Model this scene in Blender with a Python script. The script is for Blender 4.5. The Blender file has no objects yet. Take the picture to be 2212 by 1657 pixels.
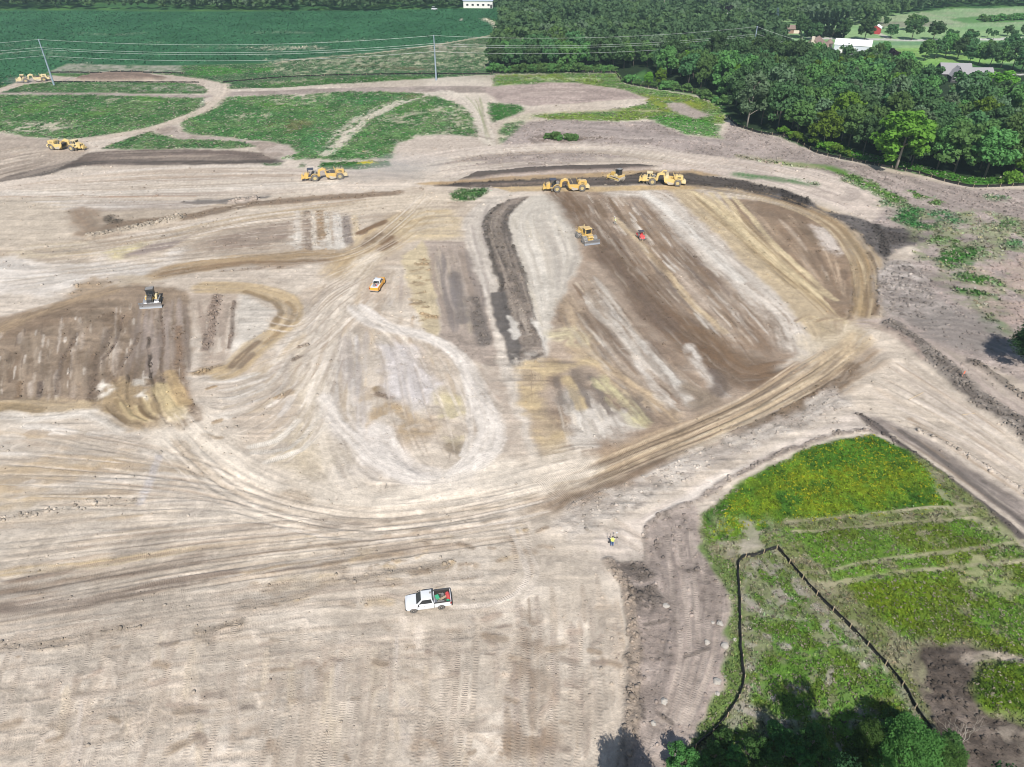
import bpy, bmesh, math, random
import numpy as np
from mathutils import Vector, Matrix, Quaternion
R = math.radians
sc = bpy.context.scene
col = sc.collection

# ------------------------------------------------------------------ camera, sky, sun, exposure
CAM_H = 70.0
PITCH = R(34.5)
cam_data = bpy.data.cameras.new("camera")
cam = bpy.data.objects.new("camera", cam_data)
col.objects.link(cam)
cam.location = (0, 0, CAM_H)
cam.rotation_euler = (R(90) - PITCH, 0, 0)
cam_data.sensor_width = 36.0
cam_data.sensor_fit = 'HORIZONTAL'
cam_data.lens = 36.0 * 0.6936
cam_data.clip_start = 0.5
cam_data.clip_end = 6000
sc.camera = cam

SUN_EL, SUN_AZ = R(47), R(-2.0)          # azimuth of the shadows, measured from +Y towards +X
world = bpy.data.worlds.new("World")
sc.world = world
world.use_nodes = True
nt = world.node_tree
bg = nt.nodes['Background']
sky = nt.nodes.new('ShaderNodeTexSky')
sky.sky_type = 'NISHITA'
sky.sun_disc = False
sky.sun_elevation = SUN_EL
sky.sun_rotation = R(180) + SUN_AZ
nt.links.new(sky.outputs['Color'], bg.inputs['Color'])
bg.inputs['Strength'].default_value = 0.09
sun_data = bpy.data.lights.new("sun", 'SUN')
sun_data.energy = 4.8
sun_data.angle = R(0.5)
sun_data.color = (1.0, 0.95, 0.88)
sun = bpy.data.objects.new("sun", sun_data)
col.objects.link(sun)
sd = Vector((math.sin(SUN_AZ) * math.cos(SUN_EL), math.cos(SUN_AZ) * math.cos(SUN_EL), -math.sin(SUN_EL)))
sun.rotation_euler = sd.to_track_quat('-Z', 'Y').to_euler()
sun.location = (-20, -80, 160)
sc.view_settings.view_transform = 'Standard'
sc.view_settings.look = 'None'
sc.view_settings.exposure = 0.34
sc.view_settings.gamma = 1.0

# ------------------------------------------------------------------ survey: photo pixel (2211 wide) -> ground point in metres
F_P, CX, CY = 1533.5, 1105.5, 828.5
CT, ST = math.cos(PITCH), math.sin(PITCH)
def gp(px, py, z=0.0):
    a = (np.asarray(px, float) - CX) / F_P
    b = (np.asarray(py, float) - CY) / F_P
    dz = -ST - b * CT
    t = (CAM_H - z) / (-dz)
    return a * t, (CT - b * ST) * t
def P(s, view=0):
    """pixel list 'x,y x,y ...' -> world xy array; view 1-4 = quarter enlargements"""
    a = np.array([[float(v) for v in q.split(',')] for q in s.split()])
    if view:
        ox, oy = {1: (0, 302.3), 2: (1105.5, 302.3), 3: (0, 620.7), 4: (1105.5, 620.7)}[view]
        a = a / 2.0 + (ox, oy)
    x, y = gp(a[:, 0], a[:, 1])
    return np.stack([x, y], 1)

E_LIGHT = 1.45      # display value of a white ground in this light
def lin(c):
    c = np.asarray(c, float) / 255.0
    return np.where(c <= 0.04045, c / 12.92, ((c + 0.055) / 1.055) ** 2.4)
def alb(c):
    return np.clip(lin(c) / E_LIGHT, 0.002, 0.85)

# ------------------------------------------------------------------ value noise
def _hash(ix, iy, seed):
    h = (ix.astype(np.int64) * 374761393 + iy.astype(np.int64) * 668265263 + seed * 974711) & 0xffffffff
    h = ((h ^ (h >> 13)) * 1274126177) & 0xffffffff
    return ((h ^ (h >> 16)) & 0xffff).astype(np.float32) / 65535.0
def vnoise(x, y, seed=0):
    x0 = np.floor(x); y0 = np.floor(y)
    fx = (x - x0).astype(np.float32); fy = (y - y0).astype(np.float32)
    fx = fx * fx * (3 - 2 * fx); fy = fy * fy * (3 - 2 * fy)
    a = _hash(x0, y0, seed); b = _hash(x0 + 1, y0, seed)
    c = _hash(x0, y0 + 1, seed); d = _hash(x0 + 1, y0 + 1, seed)
    return (a + (b - a) * fx) * (1 - fy) + (c + (d - c) * fx) * fy
def fbm(x, y, s, seed=0, o=3):
    v = 0; amp = 1; tot = 0
    for k in range(o):
        v = v + amp * vnoise(x / s + 17.3 * k, y / s - 9.1 * k, seed + k); tot += amp
        amp *= 0.55; s = s / 2.1
    return v / tot
def sstep(a, b, v):
    t = np.clip((v - a) / (b - a + 1e-9), 0, 1)
    return t * t * (3 - 2 * t)
# ------------------------------------------------------------------ the ground: one sheet, soil colours laid out in metres
rows = [20.0]
while rows[-1] < 760:
    y = rows[-1]
    rows.append(y + max(0.14, 0.8 * (y * y + CAM_H ** 2) / (CAM_H * 710.0)))
while rows[-1] < 2400:
    rows.append(rows[-1] * 1.03)
YR = np.array(rows)
NC = 1150
U = np.linspace(-1.22, 1.22, NC)
HW = 0.7209 * (YR * CT + CAM_H * ST) + 2.0
X = (U[None, :] * HW[:, None]).astype(np.float32)
Y = np.repeat(YR[:, None], NC, 1).astype(np.float32)
NR = len(YR)
C = np.zeros((NR, NC, 3), np.float32)
VEG = np.zeros((NR, NC), np.float32)      # how much grows here
TRK = np.zeros((NR, NC), np.float32)      # crawler / pad marks
TS = np.zeros((NR, NC), np.float32)       # distance along a track
CLD = np.zeros((NR, NC), np.float32)      # cloddy soil
Z = np.zeros((NR, NC), np.float32)
N_BIG = fbm(X, Y, 26.0, 1); N_MID = fbm(X, Y, 6.0, 11); N_SML = fbm(X, Y, 1.5, 21, 2); N_FIN = vnoise(X / 0.45, Y / 0.45, 31)
WX = (fbm(X, Y, 9.0, 41, 3) - 0.5) * 2; WY = (fbm(X, Y, 9.0, 51, 3) - 0.5) * 2
WX2 = (vnoise(X / 1.6, Y / 1.6, 61) - 0.5) * 2; WY2 = (vnoise(X / 1.6, Y / 1.6, 62) - 0.5) * 2
GRIT = 0.35 * N_SML + 0.35 * N_FIN + 0.30 * vnoise(X / 3.0, Y / 3.4, 33)
STK = 0.5 * vnoise(X / 9.0 + N_MID * 2, Y / 0.9, 34) + 0.5 * vnoise(X / 22.0, Y / 2.4 + N_BIG * 3, 35)
rng = random.Random(7)
PALE, WHITE, BEIGE, TAN, BROWN, DBROWN = (209, 199, 187), (216, 210, 202), (196, 185, 172), (190, 171, 138), (146, 127, 107), (118, 100, 82)
GREY, DGREY, BLACK, ROSE = (164, 155, 149), (114, 108, 104), (74, 70, 68), (208, 196, 188)
GRN, GRN2, GRND, LIME, STRAW = (66, 112, 56), (84, 130, 62), (50, 92, 50), (122, 142, 36), (168, 163, 152)

def window(pts, m):
    x0, y0 = pts.min(0) - m; x1, y1 = pts.max(0) + m
    r0 = max(0, np.searchsorted(YR, y0) - 1); r1 = min(NR, np.searchsorted(YR, y1) + 1)
    if r1 <= r0: return None
    h0, h1 = HW[r0], HW[r1 - 1]
    us = [x0 / h0, x0 / h1, x1 / h0, x1 / h1]
    c0 = max(0, np.searchsorted(U, min(us)) - 1); c1 = min(NC, np.searchsorted(U, max(us)) + 1)
    if c1 <= c0: return None
    return slice(r0, r1), slice(c0, c1)
def blend(w, a, c, var=0.10, veg=0.0, cld=0.0, h=0.0, seed=0, c2=None, c2s=3.0):
    """mix soil colour c (and c2 in blotches) into window w with cover a"""
    a = np.clip(a, 0, 1)
    a = np.clip(a + (GRIT[w] - 0.5) * 4.2 * a * (1 - a), 0, 1)
    base = alb(c)[None, None, :]
    if c2 is not None:
        k = sstep(0.4, 0.62, fbm(X[w], Y[w], c2s, 900 + seed, 2))[..., None]
        base = base * (1 - k) + alb(c2)[None, None, :] * k
    v = 1 + var * 2.2 * (0.45 * N_MID[w] + 0.35 * N_SML[w] + 0.2 * N_FIN[w] - 0.5)
    C[w] = C[w] * (1 - a[..., None]) + base * v[..., None] * a[..., None]
    VEG[w] = VEG[w] * (1 - a) + veg * a
    CLD[w] = CLD[w] * (1 - a) + cld * a
    if h: Z[w] += h * a
OPN = [0]
def poly(pts, c, soft=1.5, op=1.0, warp=1.2, brk=0.0, var=0.10, veg=0.0, cld=0.0, h=0.0, c2=None, c2s=3.0, bs=5.0):
    OPN[0] += 1; sd_ = OPN[0]
    w = window(pts, soft + warp + 1)
    if w is None: return
    x = X[w] + WX[w] * warp + WX2[w] * warp * 0.35; y = Y[w] + WY[w] * warp + WY2[w] * warp * 0.35
    inside = np.zeros(x.shape, bool); d2 = np.full(x.shape, 1e9, np.float32)
    n = len(pts)
    for i in range(n):
        ax, ay = pts[i]; bx, by = pts[(i + 1) % n]
        ex, ey = bx - ax, by - ay
        t = np.clip(((x - ax) * ex + (y - ay) * ey) / (ex * ex + ey * ey + 1e-9), 0, 1)
        d2 = np.minimum(d2, (x - ax - t * ex) ** 2 + (y - ay - t * ey) ** 2)
        cr = ((ay > y) != (by > y))
        if ey != 0:
            inside ^= cr & (x < (y - ay) * ex / ey + ax)
    d = np.sqrt(d2) * np.where(inside, 1, -1)
    a = sstep(-soft * 0.5, soft * 0.5, d) * op
    if brk:
        nz = fbm(X[w], Y[w], bs, 300 + sd_, 4)
        a = a * sstep(brk - 0.09, brk + 0.09, nz)
    blend(w, a, c, var, veg, cld, h, sd_, c2, c2s)
def smooth(pts, step=2.5):
    pts = np.asarray(pts, float)
    if len(pts) == 2:
        q = pts
    else:
        e = np.vstack([2 * pts[0] - pts[1], pts, 2 * pts[-1] - pts[-2]])
        out = []
        for i in range(1, len(e) - 2):
            p0, p1, p2, p3 = e[i - 1:i + 3]
            k = max(2, int(np.hypot(*(p2 - p1)) / step))
            t = np.linspace(0, 1, k, endpoint=False)[:, None]
            out.append(0.5 * (2 * p1 + (p2 - p0) * t + (2 * p0 - 5 * p1 + 4 * p2 - p3) * t ** 2 + (3 * p1 - p0 - 3 * p2 + p3) * t ** 3))
        q = np.vstack(out + [pts[-1:]])
    return q
FC = np.ones((NR, NC), np.float32); FS = np.zeros((NR, NC), np.float32)   # direction of travel (double angle)
AC_ = np.ones((NR, NC), np.float32); AS_ = np.zeros((NR, NC), np.float32)
D_ = np.full((NR, NC), 1e9, np.float32); S_ = np.zeros((NR, NC), np.float32); T_ = np.zeros((NR, NC), np.float32)
def stroke(pts, w_, c=None, op=1.0, soft=0.5, warp=0.0, brk=0.0, streak=0.0, var=0.08, veg=0.0, cld=0.0, h=0.0, trk=0.0, taper=0.0, c2=None, c2s=3.0, bs=5.0, w2=None):
    """a strip w_ metres wide along pts"""
    OPN[0] += 1; sd_ = OPN[0]
    q = smooth(pts); L = 0.0
    seg = np.hypot(*(q[1:] - q[:-1]).T); tot = seg.sum()
    wmax = max(w_, w2 or 0)
    big = window(q, wmax + warp + 1)
    if big is None: return
    for i in range(len(q) - 1):
        w = window(q[i:i + 2], wmax * 0.5 + soft * wmax + warp * 1.4 + 0.3)
        if w is None: L += seg[i]; continue
        x = X[w]; y = Y[w]
        if warp: x = x + WX[w] * warp + WX2[w] * warp * 0.3; y = y + WY[w] * warp + WY2[w] * warp * 0.3
        ex, ey = (q[i + 1] - q[i]) / (seg[i] + 1e-9)
        s = (x - q[i][0]) * ex + (y - q[i][1]) * ey
        sc_ = np.clip(s, 0, seg[i])
        t = (x - q[i][0]) * -ey + (y - q[i][1]) * ex
        d = np.hypot(s - sc_, t)
        m = d < D_[w]
        D_[w] = np.where(m, d, D_[w]); S_[w] = np.where(m, L + sc_, S_[w]); T_[w] = np.where(m, t, T_[w])
        c2a, s2a = ex * ex - ey * ey, 2 * ex * ey
        AC_[w] = np.where(m, c2a, AC_[w]); AS_[w] = np.where(m, s2a, AS_[w])
        L += seg[i]
    w = big
    d = D_[w]; s = S_[w]; t = T_[w]
    half = w_ * 0.5
    if w2 is not None: half = half + (w2 - w_) * 0.5 * s / tot
    if taper: half = half * (1 - taper * (2 * np.abs(s / tot - 0.5)) ** 3)
    a = 1 - sstep(half * (1 - soft), half * (1 + soft * 0.6) + 0.05, d)
    if taper: a = a * sstep(0, 0.12 * taper, s / tot) * sstep(0, 0.12 * taper, 1 - s / tot)
    prof = a.copy()
    fl = np.clip(a * 1.5 * (op if c is not None else 1), 0, 1)
    FC[w] = FC[w] * (1 - fl) + AC_[w] * fl; FS[w] = FS[w] * (1 - fl) + AS_[w] * fl
    if streak:
        nz = 0.5 * vnoise(s / 14.0, t / 0.55, sd_) + 0.3 * vnoise(s / 30.0, t / 1.5, sd_ + 1) + 0.2 * vnoise(s / 4.0, t / 0.3, sd_ + 2)
        a = a * np.clip(1 - streak + streak * 2.4 * sstep(0.30, 0.75, nz), 0, 1)
    if brk:
        nz = 0.6 * fbm(X[w], Y[w], bs, 300 + sd_, 3) + 0.4 * vnoise(s / 12.0, t / 0.8, sd_)
        a = a * sstep(brk - 0.1, brk + 0.1, nz)
    if c is not None:
        blend(w, a * op, c, var, veg, cld, 0, sd_, c2, c2s)
    if h: Z[w] += h * prof
    if trk:
        tsk = .75 + .5 * ((sd_ * .618) % 1)
        m = (prof * trk) > TRK[w]
        TS[w] = np.where(m, s * tsk, TS[w]); TRK[w] = np.maximum(TRK[w], prof * trk)
    D_[w] = 1e9
def resample(q, n):
    q = smooth(q, 3.0); L = np.concatenate([[0], np.cumsum(np.hypot(*(q[1:] - q[:-1]).T))])
    t = np.linspace(0, L[-1], n)
    return np.stack([np.interp(t, L, q[:, 0]), np.interp(t, L, q[:, 1])], 1)
def fan(A, B, n, pal, w_=(0.5, 2.0), op=(0.4, 0.8), span=(0.25, 0.8), soft=0.7, streak=0.5, jit=0.03, cld=0.0, trk=0.0, brk=0.0, warp=0.3, k=9):
    """n soil streaks lying between guide lines A and B"""
    a = resample(A, 25); b = resample(B, 25)
    for i in range(n):
        f = (i + rng.random()) / n
        f1 = min(1, max(0, f + rng.uniform(-jit, jit)))
        f2 = min(1, max(0, f + rng.uniform(-jit, jit)))
        ln = rng.uniform(*span); s0 = rng.uniform(0, 1 - ln) if ln < 1 else 0
        ff = np.linspace(f1, f2, 25)[:, None]
        line = a * (1 - ff) + b * ff
        i0 = int(s0 * 24); i1 = max(i0 + 2, int((s0 + ln) * 24))
        stroke(line[i0:i1 + 1:2] if i1 - i0 > 5 else line[i0:i1 + 1], rng.uniform(*w_), rng.choice(pal), rng.uniform(*op), soft, warp, brk, streak, 0.08, 0, cld, 0, trk, 0.9)
def ruts(A, B, n, pal=None, gauge=2.3, w_=(.32, .6), op=(.16, .46), span=(.4, 1.0), jit=.02, k=25, trk=.3):
    """n vehicle passes between guide lines A and B, each a pair of sharp wheel tracks"""
    a = resample(A, k); b = resample(B, k); pal = pal or [(222, 214, 203), (168, 154, 138), (214, 204, 190), (156, 142, 126), (226, 219, 209)]
    for i in range(n):
        f = rng.random(); f2 = min(1, max(0, f + rng.uniform(-jit, jit) * 6)); ln = rng.uniform(*span); s0 = rng.uniform(0, 1 - ln) if ln < 1 else 0
        ff = np.linspace(f, f2, k)[:, None]; q = (a * (1 - ff) + b * ff)[int(s0 * (k - 1)):max(int(s0 * (k - 1)) + 3, int((s0 + ln) * (k - 1))) + 1]
        d = np.gradient(q, axis=0); nn = np.stack([-d[:, 1], d[:, 0]], 1) / (np.hypot(d[:, 0], d[:, 1])[:, None] + 1e-6)
        c = rng.choice(pal); ww = rng.uniform(*w_); o = rng.uniform(*op)
        for sg in (-1, 1): stroke(q + nn * sg * gauge / 2, ww, c, o, .28, .06, .0, .25, .06, 0, 0, -.05, trk, .7)
def spots(region, n, r, c, op=(0.5, 0.9), veg=0.0, cld=0.0, asp=(1, 2.2), brk=0.42, soft=0.8, var=0.12, bs=1.5):
    """irregular blotches inside the bounding box of region"""
    lo, hi = region.min(0), region.max(0); k = 0
    for _ in range(n * 6):
        if k >= n: break
        x, y = rng.uniform(lo[0], hi[0]), rng.uniform(lo[1], hi[1])
        ins = False; m = len(region)
        for i in range(m):
            ax, ay = region[i]; bx, by = region[(i + 1) % m]
            if (ay > y) != (by > y) and x < (y - ay) * (bx - ax) / (by - ay) + ax: ins = not ins
        if not ins: continue
        k += 1
        rr = rng.uniform(*r); an = rng.gauss(0, 0.35); l = rr * rng.uniform(*asp)
        dx, dy = math.cos(an) * l, math.sin(an) * l
        cc = c[rng.randrange(len(c))] if isinstance(c, list) else c
        stroke(np.array([[x - dx, y - dy], [x, y + rng.uniform(-.2, .2) * rr], [x + dx, y + dy]]), rr * 2, cc, rng.uniform(*op), soft, rr * 0.4, brk, 0, var, veg, cld, bs=bs)

def lookup(x, y):
    r = np.clip(np.searchsorted(YR, y.ravel()) - 1, 0, NR - 2).reshape(y.shape)
    c = np.clip(np.round((x / HW[r] + 1.22) / 2.44 * (NC - 1)).astype(np.int32), 0, NC - 1)
    return r, c
def comb_noise(seed):
    """noise drawn out along the direction of travel, two widths"""
    mpp = ((Y * Y + CAM_H ** 2) / (CAM_H * 710.0)).astype(np.float32)
    th = 0.5 * np.arctan2(FS, FC); dx0, dy0 = np.cos(th), np.sin(th)
    st = np.clip(mpp * 1.3, .45, 4.0)
    def base(x, y): return .6 * vnoise(x / .55, y / .55, seed) + .4 * vnoise(x / 1.7, y / 1.7, seed + 1)
    acc = base(X, Y); n = 1
    for sg in (1, -1):
        x = X.copy(); y = Y.copy(); px_, py_ = dx0 * sg, dy0 * sg
        for k in range(7):
            x = x + px_ * st; y = y + py_ * st
            r, c = lookup(x, y); nx, ny = dx0[r, c], dy0[r, c]
            f = np.where(nx * px_ + ny * py_ < 0, -1, 1); px_, py_ = nx * f, ny * f
            acc = acc + base(x, y); n += 1
    acc = acc / n
    lm = acc.mean(); ls = acc.std()
    return np.clip(.5 + (acc - lm) / ls * .22, 0, 1).astype(np.float32)
p = P
V1 = lambda s: P(s, 1)
V2 = lambda s: P(s, 2)
V3 = lambda s: P(s, 3)
V4 = lambda s: P(s, 4)
ALL = (slice(0, NR), slice(0, NC))
def paint():
    global GRIT
    blend(ALL, np.ones_like(X), PALE, 0.12, c2=BEIGE, c2s=30)
    blend(ALL, sstep(330, 420, Y) * 1.0, (66, 106, 64), 0.2, veg=1)
    # --- woods floor, fields and verges far off
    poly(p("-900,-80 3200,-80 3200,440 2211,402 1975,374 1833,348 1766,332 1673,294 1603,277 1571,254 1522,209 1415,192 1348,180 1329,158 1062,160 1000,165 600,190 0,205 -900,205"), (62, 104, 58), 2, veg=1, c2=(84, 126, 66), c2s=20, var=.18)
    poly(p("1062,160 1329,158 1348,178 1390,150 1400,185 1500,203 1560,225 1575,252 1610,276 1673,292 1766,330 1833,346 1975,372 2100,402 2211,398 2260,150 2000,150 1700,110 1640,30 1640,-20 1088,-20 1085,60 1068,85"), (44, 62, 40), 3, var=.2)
    poly(p("-900,23 0,22 500,26 1085,17 1090,45 1047,42 1063,50 1082,66 1052,79 937,98 808,115 655,127 594,137 403,141 268,141 142,138 99,158 40,180 0,186 -900,215"), (60, 110, 74), 1.5, 1, .5, var=.14, veg=.6, c2=(52, 100, 66), c2s=16)
    for s in ["0,117 60,114 130,117", "118,125 160,130 190,134", "540,72 620,70 675,73", "160,72 240,75 300,73", "420,102 520,104 660,101", "540,109 600,104 690,105", "545,119 600,117 640,118", "290,94 340,95", "700,92 760,88 830,86", "20,98 90,104", "700,115 760,108"]:
        stroke(p(s), 9, (120, 140, 116), .5, .8, 2, brk=.5, bs=2.5)
    stroke(p("545,106 600,105 680,104"), 14, (178, 176, 158), .75, .8, 2, brk=.54, bs=2)
    poly(p("142,138 268,141 395,142 394,161 300,158 120,159 99,158"), (160, 160, 148), 2, c2=(138, 146, 126), c2s=3)
    spots(p("150,139 390,142 390,160 120,158"), 120, (.4, 1.0), (66, 100, 66))
    poly(p("392,142 594,138 655,128 808,116 937,99 1052,80 1068,84 1070,162 900,166 700,170 560,180 484,192 440,170 395,161"), (76, 114, 72), 2, veg=.9, c2=(98, 126, 88), c2s=5, var=.25)
    poly(p("395,146 470,145 530,150 590,146 594,155 500,163 430,166 400,158"), (84, 146, 62), 3, .75, 2, brk=.35, veg=1)
    poly(p("560,130 700,125 900,118 1068,95 1068,150 800,158 600,165"), (176, 178, 152), 4, .8, 3, brk=.56, bs=2.2)
    poly(p("700,120 780,116 960,100 1065,90 1065,118 900,130 720,140"), (170, 168, 148), 4, .6, 3, brk=.56, bs=3)
    stroke(p("770,143 850,146 910,150"), 8, (122, 108, 88), .7, .8, 2, brk=.45)
    poly(p("560,176 700,168 760,168 600,184"), (176, 172, 150), 3, .7, 2, brk=.54, bs=2)
    stroke(p("594,138 655,128 808,115 937,98 1050,79 1075,73"), 3.2, (184, 174, 156), .9, .6, .8, brk=.25)
    poly(p("925,99 1000,94 1010,108 935,112"), (180, 172, 158), 4, .7, 3, brk=.5, bs=2)
    poly(p("1063,108 1075,100 1080,116 1066,115"), PALE, 2)
    poly(p("1045,41 1063,46 1135,45 1135,60 1085,66 1063,50"), (96, 140, 78), 3, veg=1)
    stroke(p("1045,41 1063,50 1076,62 1082,68"), 6, (190, 186, 168), .8, .6, 2, brk=.4)
    poly(p("990,43 997,41 997.5,44.5"), PALE, 2)
    # --- haul track and pile by the first pole
    poly(p("100,163 165,167 230,158 300,157 370,163 440,171 470,178 482,192 476,205 452,209 440,195 420,182 300,178 180,178 118,177 60,183 0,201 -60,215 -60,200 0,190 55,172"), (192, 180, 167), 2)
    poly(p("163,172 200,162 250,158 310,160 365,170 300,176 220,177 170,176"), (142, 124, 112), 3, .95, 2, h=1.2, var=.25)
    stroke(p("180,172 260,165 350,172"), 4, (112, 98, 88), .7, .7, 1, streak=.5)
    poly(p("25,196 60,187 118,180 300,181 420,185 446,197 440,203 300,203 100,200"), (84, 124, 72), 2, veg=1, c2=(104, 134, 88), c2s=5, var=.25, brk=.2, bs=3)
    poly(p("220,183 420,187 440,197 300,199"), STRAW, 3, .7, 2, brk=.52, bs=2)
    poly(p("-60,198 0,199.5 200,200.5 450,206 476,200 560,197 700,191 950,186 1070,187 1200,200 1060,200 900,199 700,202 480,209 440,213 200,206 0,204.5 -60,204"), (174, 163, 156), 2, c2=(156, 146, 138), c2s=8)
    # --- left meadow
    poly(p("-80,206 200,206 440,213 435,233 380,258 330,277 260,290 150,301 60,297 0,285 -80,280"), (82, 124, 70), 2.5, veg=1, c2=(104, 138, 84), c2s=7, var=.3, brk=.16, bs=3)
    poly(p("0,262 40,266 130,262 165,275 100,290 20,288"), (190, 184, 166), 4, .9, 3, brk=.5, bs=2.5)
    poly(p("210,210 300,212 330,224 240,224"), (184, 180, 158), 4, .7, 3, brk=.54, bs=2.5)
    poly(p("280,208 345,208 350,222 300,222"), (92, 146, 58), 4, .5, 3)
    for s in ["160,240 240,238 300,246 200,258", "20,225 100,222 130,240 40,246"]:
        poly(p(s), (96, 136, 58), 5, .5, 4, brk=.4)
    # --- middle meadow
    poly(p("388,265 395,250 456,222 490,212 600,207 700,203 800,198 920,203 960,215 1000,232 1020,255 1028,278 1024,296 960,290 900,293 862,308 852,325 846,342 760,344 690,345 600,343 640,330 622,312 560,302 430,292 400,283"), (82, 126, 70), 3, 1, 2.5, veg=1, c2=(106, 140, 86), c2s=6, var=.3, brk=.2, bs=3)
    for s, cc in [("560,222 660,226 720,236 600,236", (92, 146, 56)), ("820,225 930,225 960,240 860,250", (88, 140, 60)), ("700,215 800,206 880,210 760,228", (84, 140, 84)), ("860,300 940,285 930,300 870,320", (78, 140, 58)), ("640,300 700,290 720,330 650,335", (84, 136, 84)), ("430,240 520,225 560,250 450,265", (72, 124, 66))]:
        poly(p(s), cc, 6, .6, 5, brk=.38, veg=1)
    for s in ["575,215 660,211 705,220 640,229 590,226", "470,250 560,245 600,256 500,262", "940,232 1010,240 1020,280 960,282", "800,250 900,240 960,262 860,275", "860,300 960,280 1000,295 880,312", "630,205 720,203 700,210 600,212"]:
        poly(p(s), (186, 182, 160), 4, .8, 3, brk=.54, bs=2.2)
    for s in ["570,262 660,258 680,272 600,290", "850,205 940,206 900,215"]:
        poly(p(s), (124, 112, 78), 5, .6, 4, brk=.45)
    for s, wd in [("950,202 900,212 850,226 800,248 760,270 730,300 700,334", 6), ("870,222 820,245 790,262 760,285 735,315", 4)]:
        stroke(p(s), wd, (206, 199, 184), .9, .6, 1.5, brk=.38, bs=1.6)
    for s in ["935,240 970,231 1005,240", "830,262 890,248 930,243"]:
        stroke(p(s), 3, (198, 192, 172), .7, .6, 1, brk=.42, bs=2)
    poly(p("965,198 1048,206 1056,260 1070,320 1038,320 1030,262 1010,225 985,208"), (210, 201, 188), 2, .95, 1.5)
    stroke(p("925,203 965,199 1000,212 1025,235 1042,270 1056,318"), 6, (212, 204, 192), .9, .6, 1, streak=.3)
    fan(p("960,200 1005,222 1035,262 1050,318"), p("1046,206 1046,240 1052,280 1066,318"), 14, [(196, 186, 170), (218, 210, 198), (150, 156, 120)], (.6, 1.6))
    poly(p("1075,312 1073,290 1090,262 1130,246 1220,240 1400,235 1400,243 1200,250 1140,258 1110,280 1085,312"), (192, 188, 166), 3, .9, 2, brk=.3, bs=3)
    poly(p("1052,224 1120,227 1130,240 1090,256 1062,264"), (70, 122, 56), 3, veg=1, var=.25)
    poly(p("1075,285 1100,268 1130,262 1145,272 1120,300 1085,316"), (84, 122, 70), 3, .9, 2, brk=.4, veg=.8)
    poly(p("1040,190 1180,178 1260,180 1330,190 1400,212 1330,217 1250,223 1150,229 1080,222 1052,205"), (180, 166, 159), 3, c2=(164, 150, 144), c2s=8)
    fan(p("1050,196 1180,182 1320,192"), p("1080,222 1200,224 1390,212"), 18, [(196, 182, 174), (160, 146, 140), (188, 172, 166)], (1, 3))
    # --- grassy rise towards the woods
    poly(p("1070,165 1200,160 1330,160 1348,182 1415,195 1496,206 1560,235 1570,258 1560,268 1500,264 1440,263 1400,259 1340,263 1250,261 1180,259 1150,250 1300,240 1400,226 1402,212 1330,190 1250,180 1180,178 1070,186"), (100, 138, 66), 3, .95, 2, veg=.9, c2=(120, 146, 58), c2s=9, var=.2)
    poly(p("1400,205 1480,212 1540,240 1500,250 1420,240 1390,225"), (138, 148, 56), 4, .7, 3, brk=.4)
    poly(p("1420,252 1520,258 1555,275 1556,300 1480,290 1420,266"), (78, 138, 50), 4, .9, 2, veg=1)
    poly(p("1440,222 1470,222 1540,250 1500,257 1450,240"), (170, 160, 152), 3)
    poly(p("1120,166 1250,168 1320,172 1250,176 1130,174"), (186, 196, 160), 3, .7, 2, brk=.5, bs=2)
    stroke(p("1180,246 1300,240 1420,240"), 4, (178, 174, 142), .7, .6, 1, brk=.35)
    poly(p("1140,264 1200,259 1340,265 1410,263 1480,293 1560,302 1577,264 1610,281 1680,299 1770,336 1840,353 2100,409 2400,412 2400,900 1950,720 1900,620 1990,540 1880,490 1900,440 1800,400 1700,370 1560,340 1350,322 1200,316 1075,319 1090,305"), (176, 165, 160), 3, c2=(158, 148, 143), c2s=9, var=.2, cld=.35)
    fan(p("1080,312 1250,300 1500,305 1700,330"), p("1150,270 1300,272 1450,290 1600,300"), 22, [(190, 178, 172), (154, 144, 140), (168, 158, 154), (196, 188, 180)], (1.5, 4))
    poly(p("1150,290 1230,300 1330,296 1340,310 1230,318 1140,310"), (124, 112, 104), 4, .7, 3, brk=.48, cld=1, bs=3)
    poly(p("846,343 862,310 900,295 960,291 1025,298 1060,319 1000,326 930,346 870,353"), (196, 185, 174), 3)
    stroke(p("1010,290 1060,300"), 2, (140, 128, 120), .6)
    # --- small meadow triangle, loop track, road
    poly(p("330,279 372,267 390,284 430,294 560,303 622,313 640,330 600,343 560,333 560,318 520,306 400,300 345,290"), (182, 171, 162), 2, c2=(164, 152, 142), c2s=6)
    poly(p("222,322 268,302 320,284 345,292 400,302 520,306 556,316 500,321 350,323"), (84, 122, 72), 2, veg=1, var=.3, c2=(108, 136, 88), c2s=4, brk=.18, bs=3)
    stroke(p("482,183 480,205 448,234 385,260 330,278 250,293 170,304 90,312 0,318"), 6.5, (200, 188, 174), .95, .4, .8, streak=.25)
    poly(p("445,176 475,180 486,195 478,210 455,206 440,190"), (204, 193, 180), 2)
    # --- dark strip and slope on the left
    poly(p("-80,290 0,292 60,298 170,304 200,318 180,335 60,395 -80,420"), (180, 168, 156), 3)
    fan(p("-40,330 40,316 100,312"), p("-40,400 60,375 150,352"), 26, [(150, 136, 122), (200, 188, 174), (130, 118, 108), (176, 162, 146)], (1, 3.5))
    poly(p("190,330 300,323 500,325 560,331 600,344 592,353 450,353 300,354 180,360 120,368"), (132, 120, 112), 2, c2=(116, 105, 98), c2s=6)
    fan(p("180,331 400,326 580,332"), p("150,362 400,353 600,352"), 30, [(112, 100, 94), (150, 138, 128), (98, 90, 86), (168, 156, 145)], (1, 3), span=(.3, .9))
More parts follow.
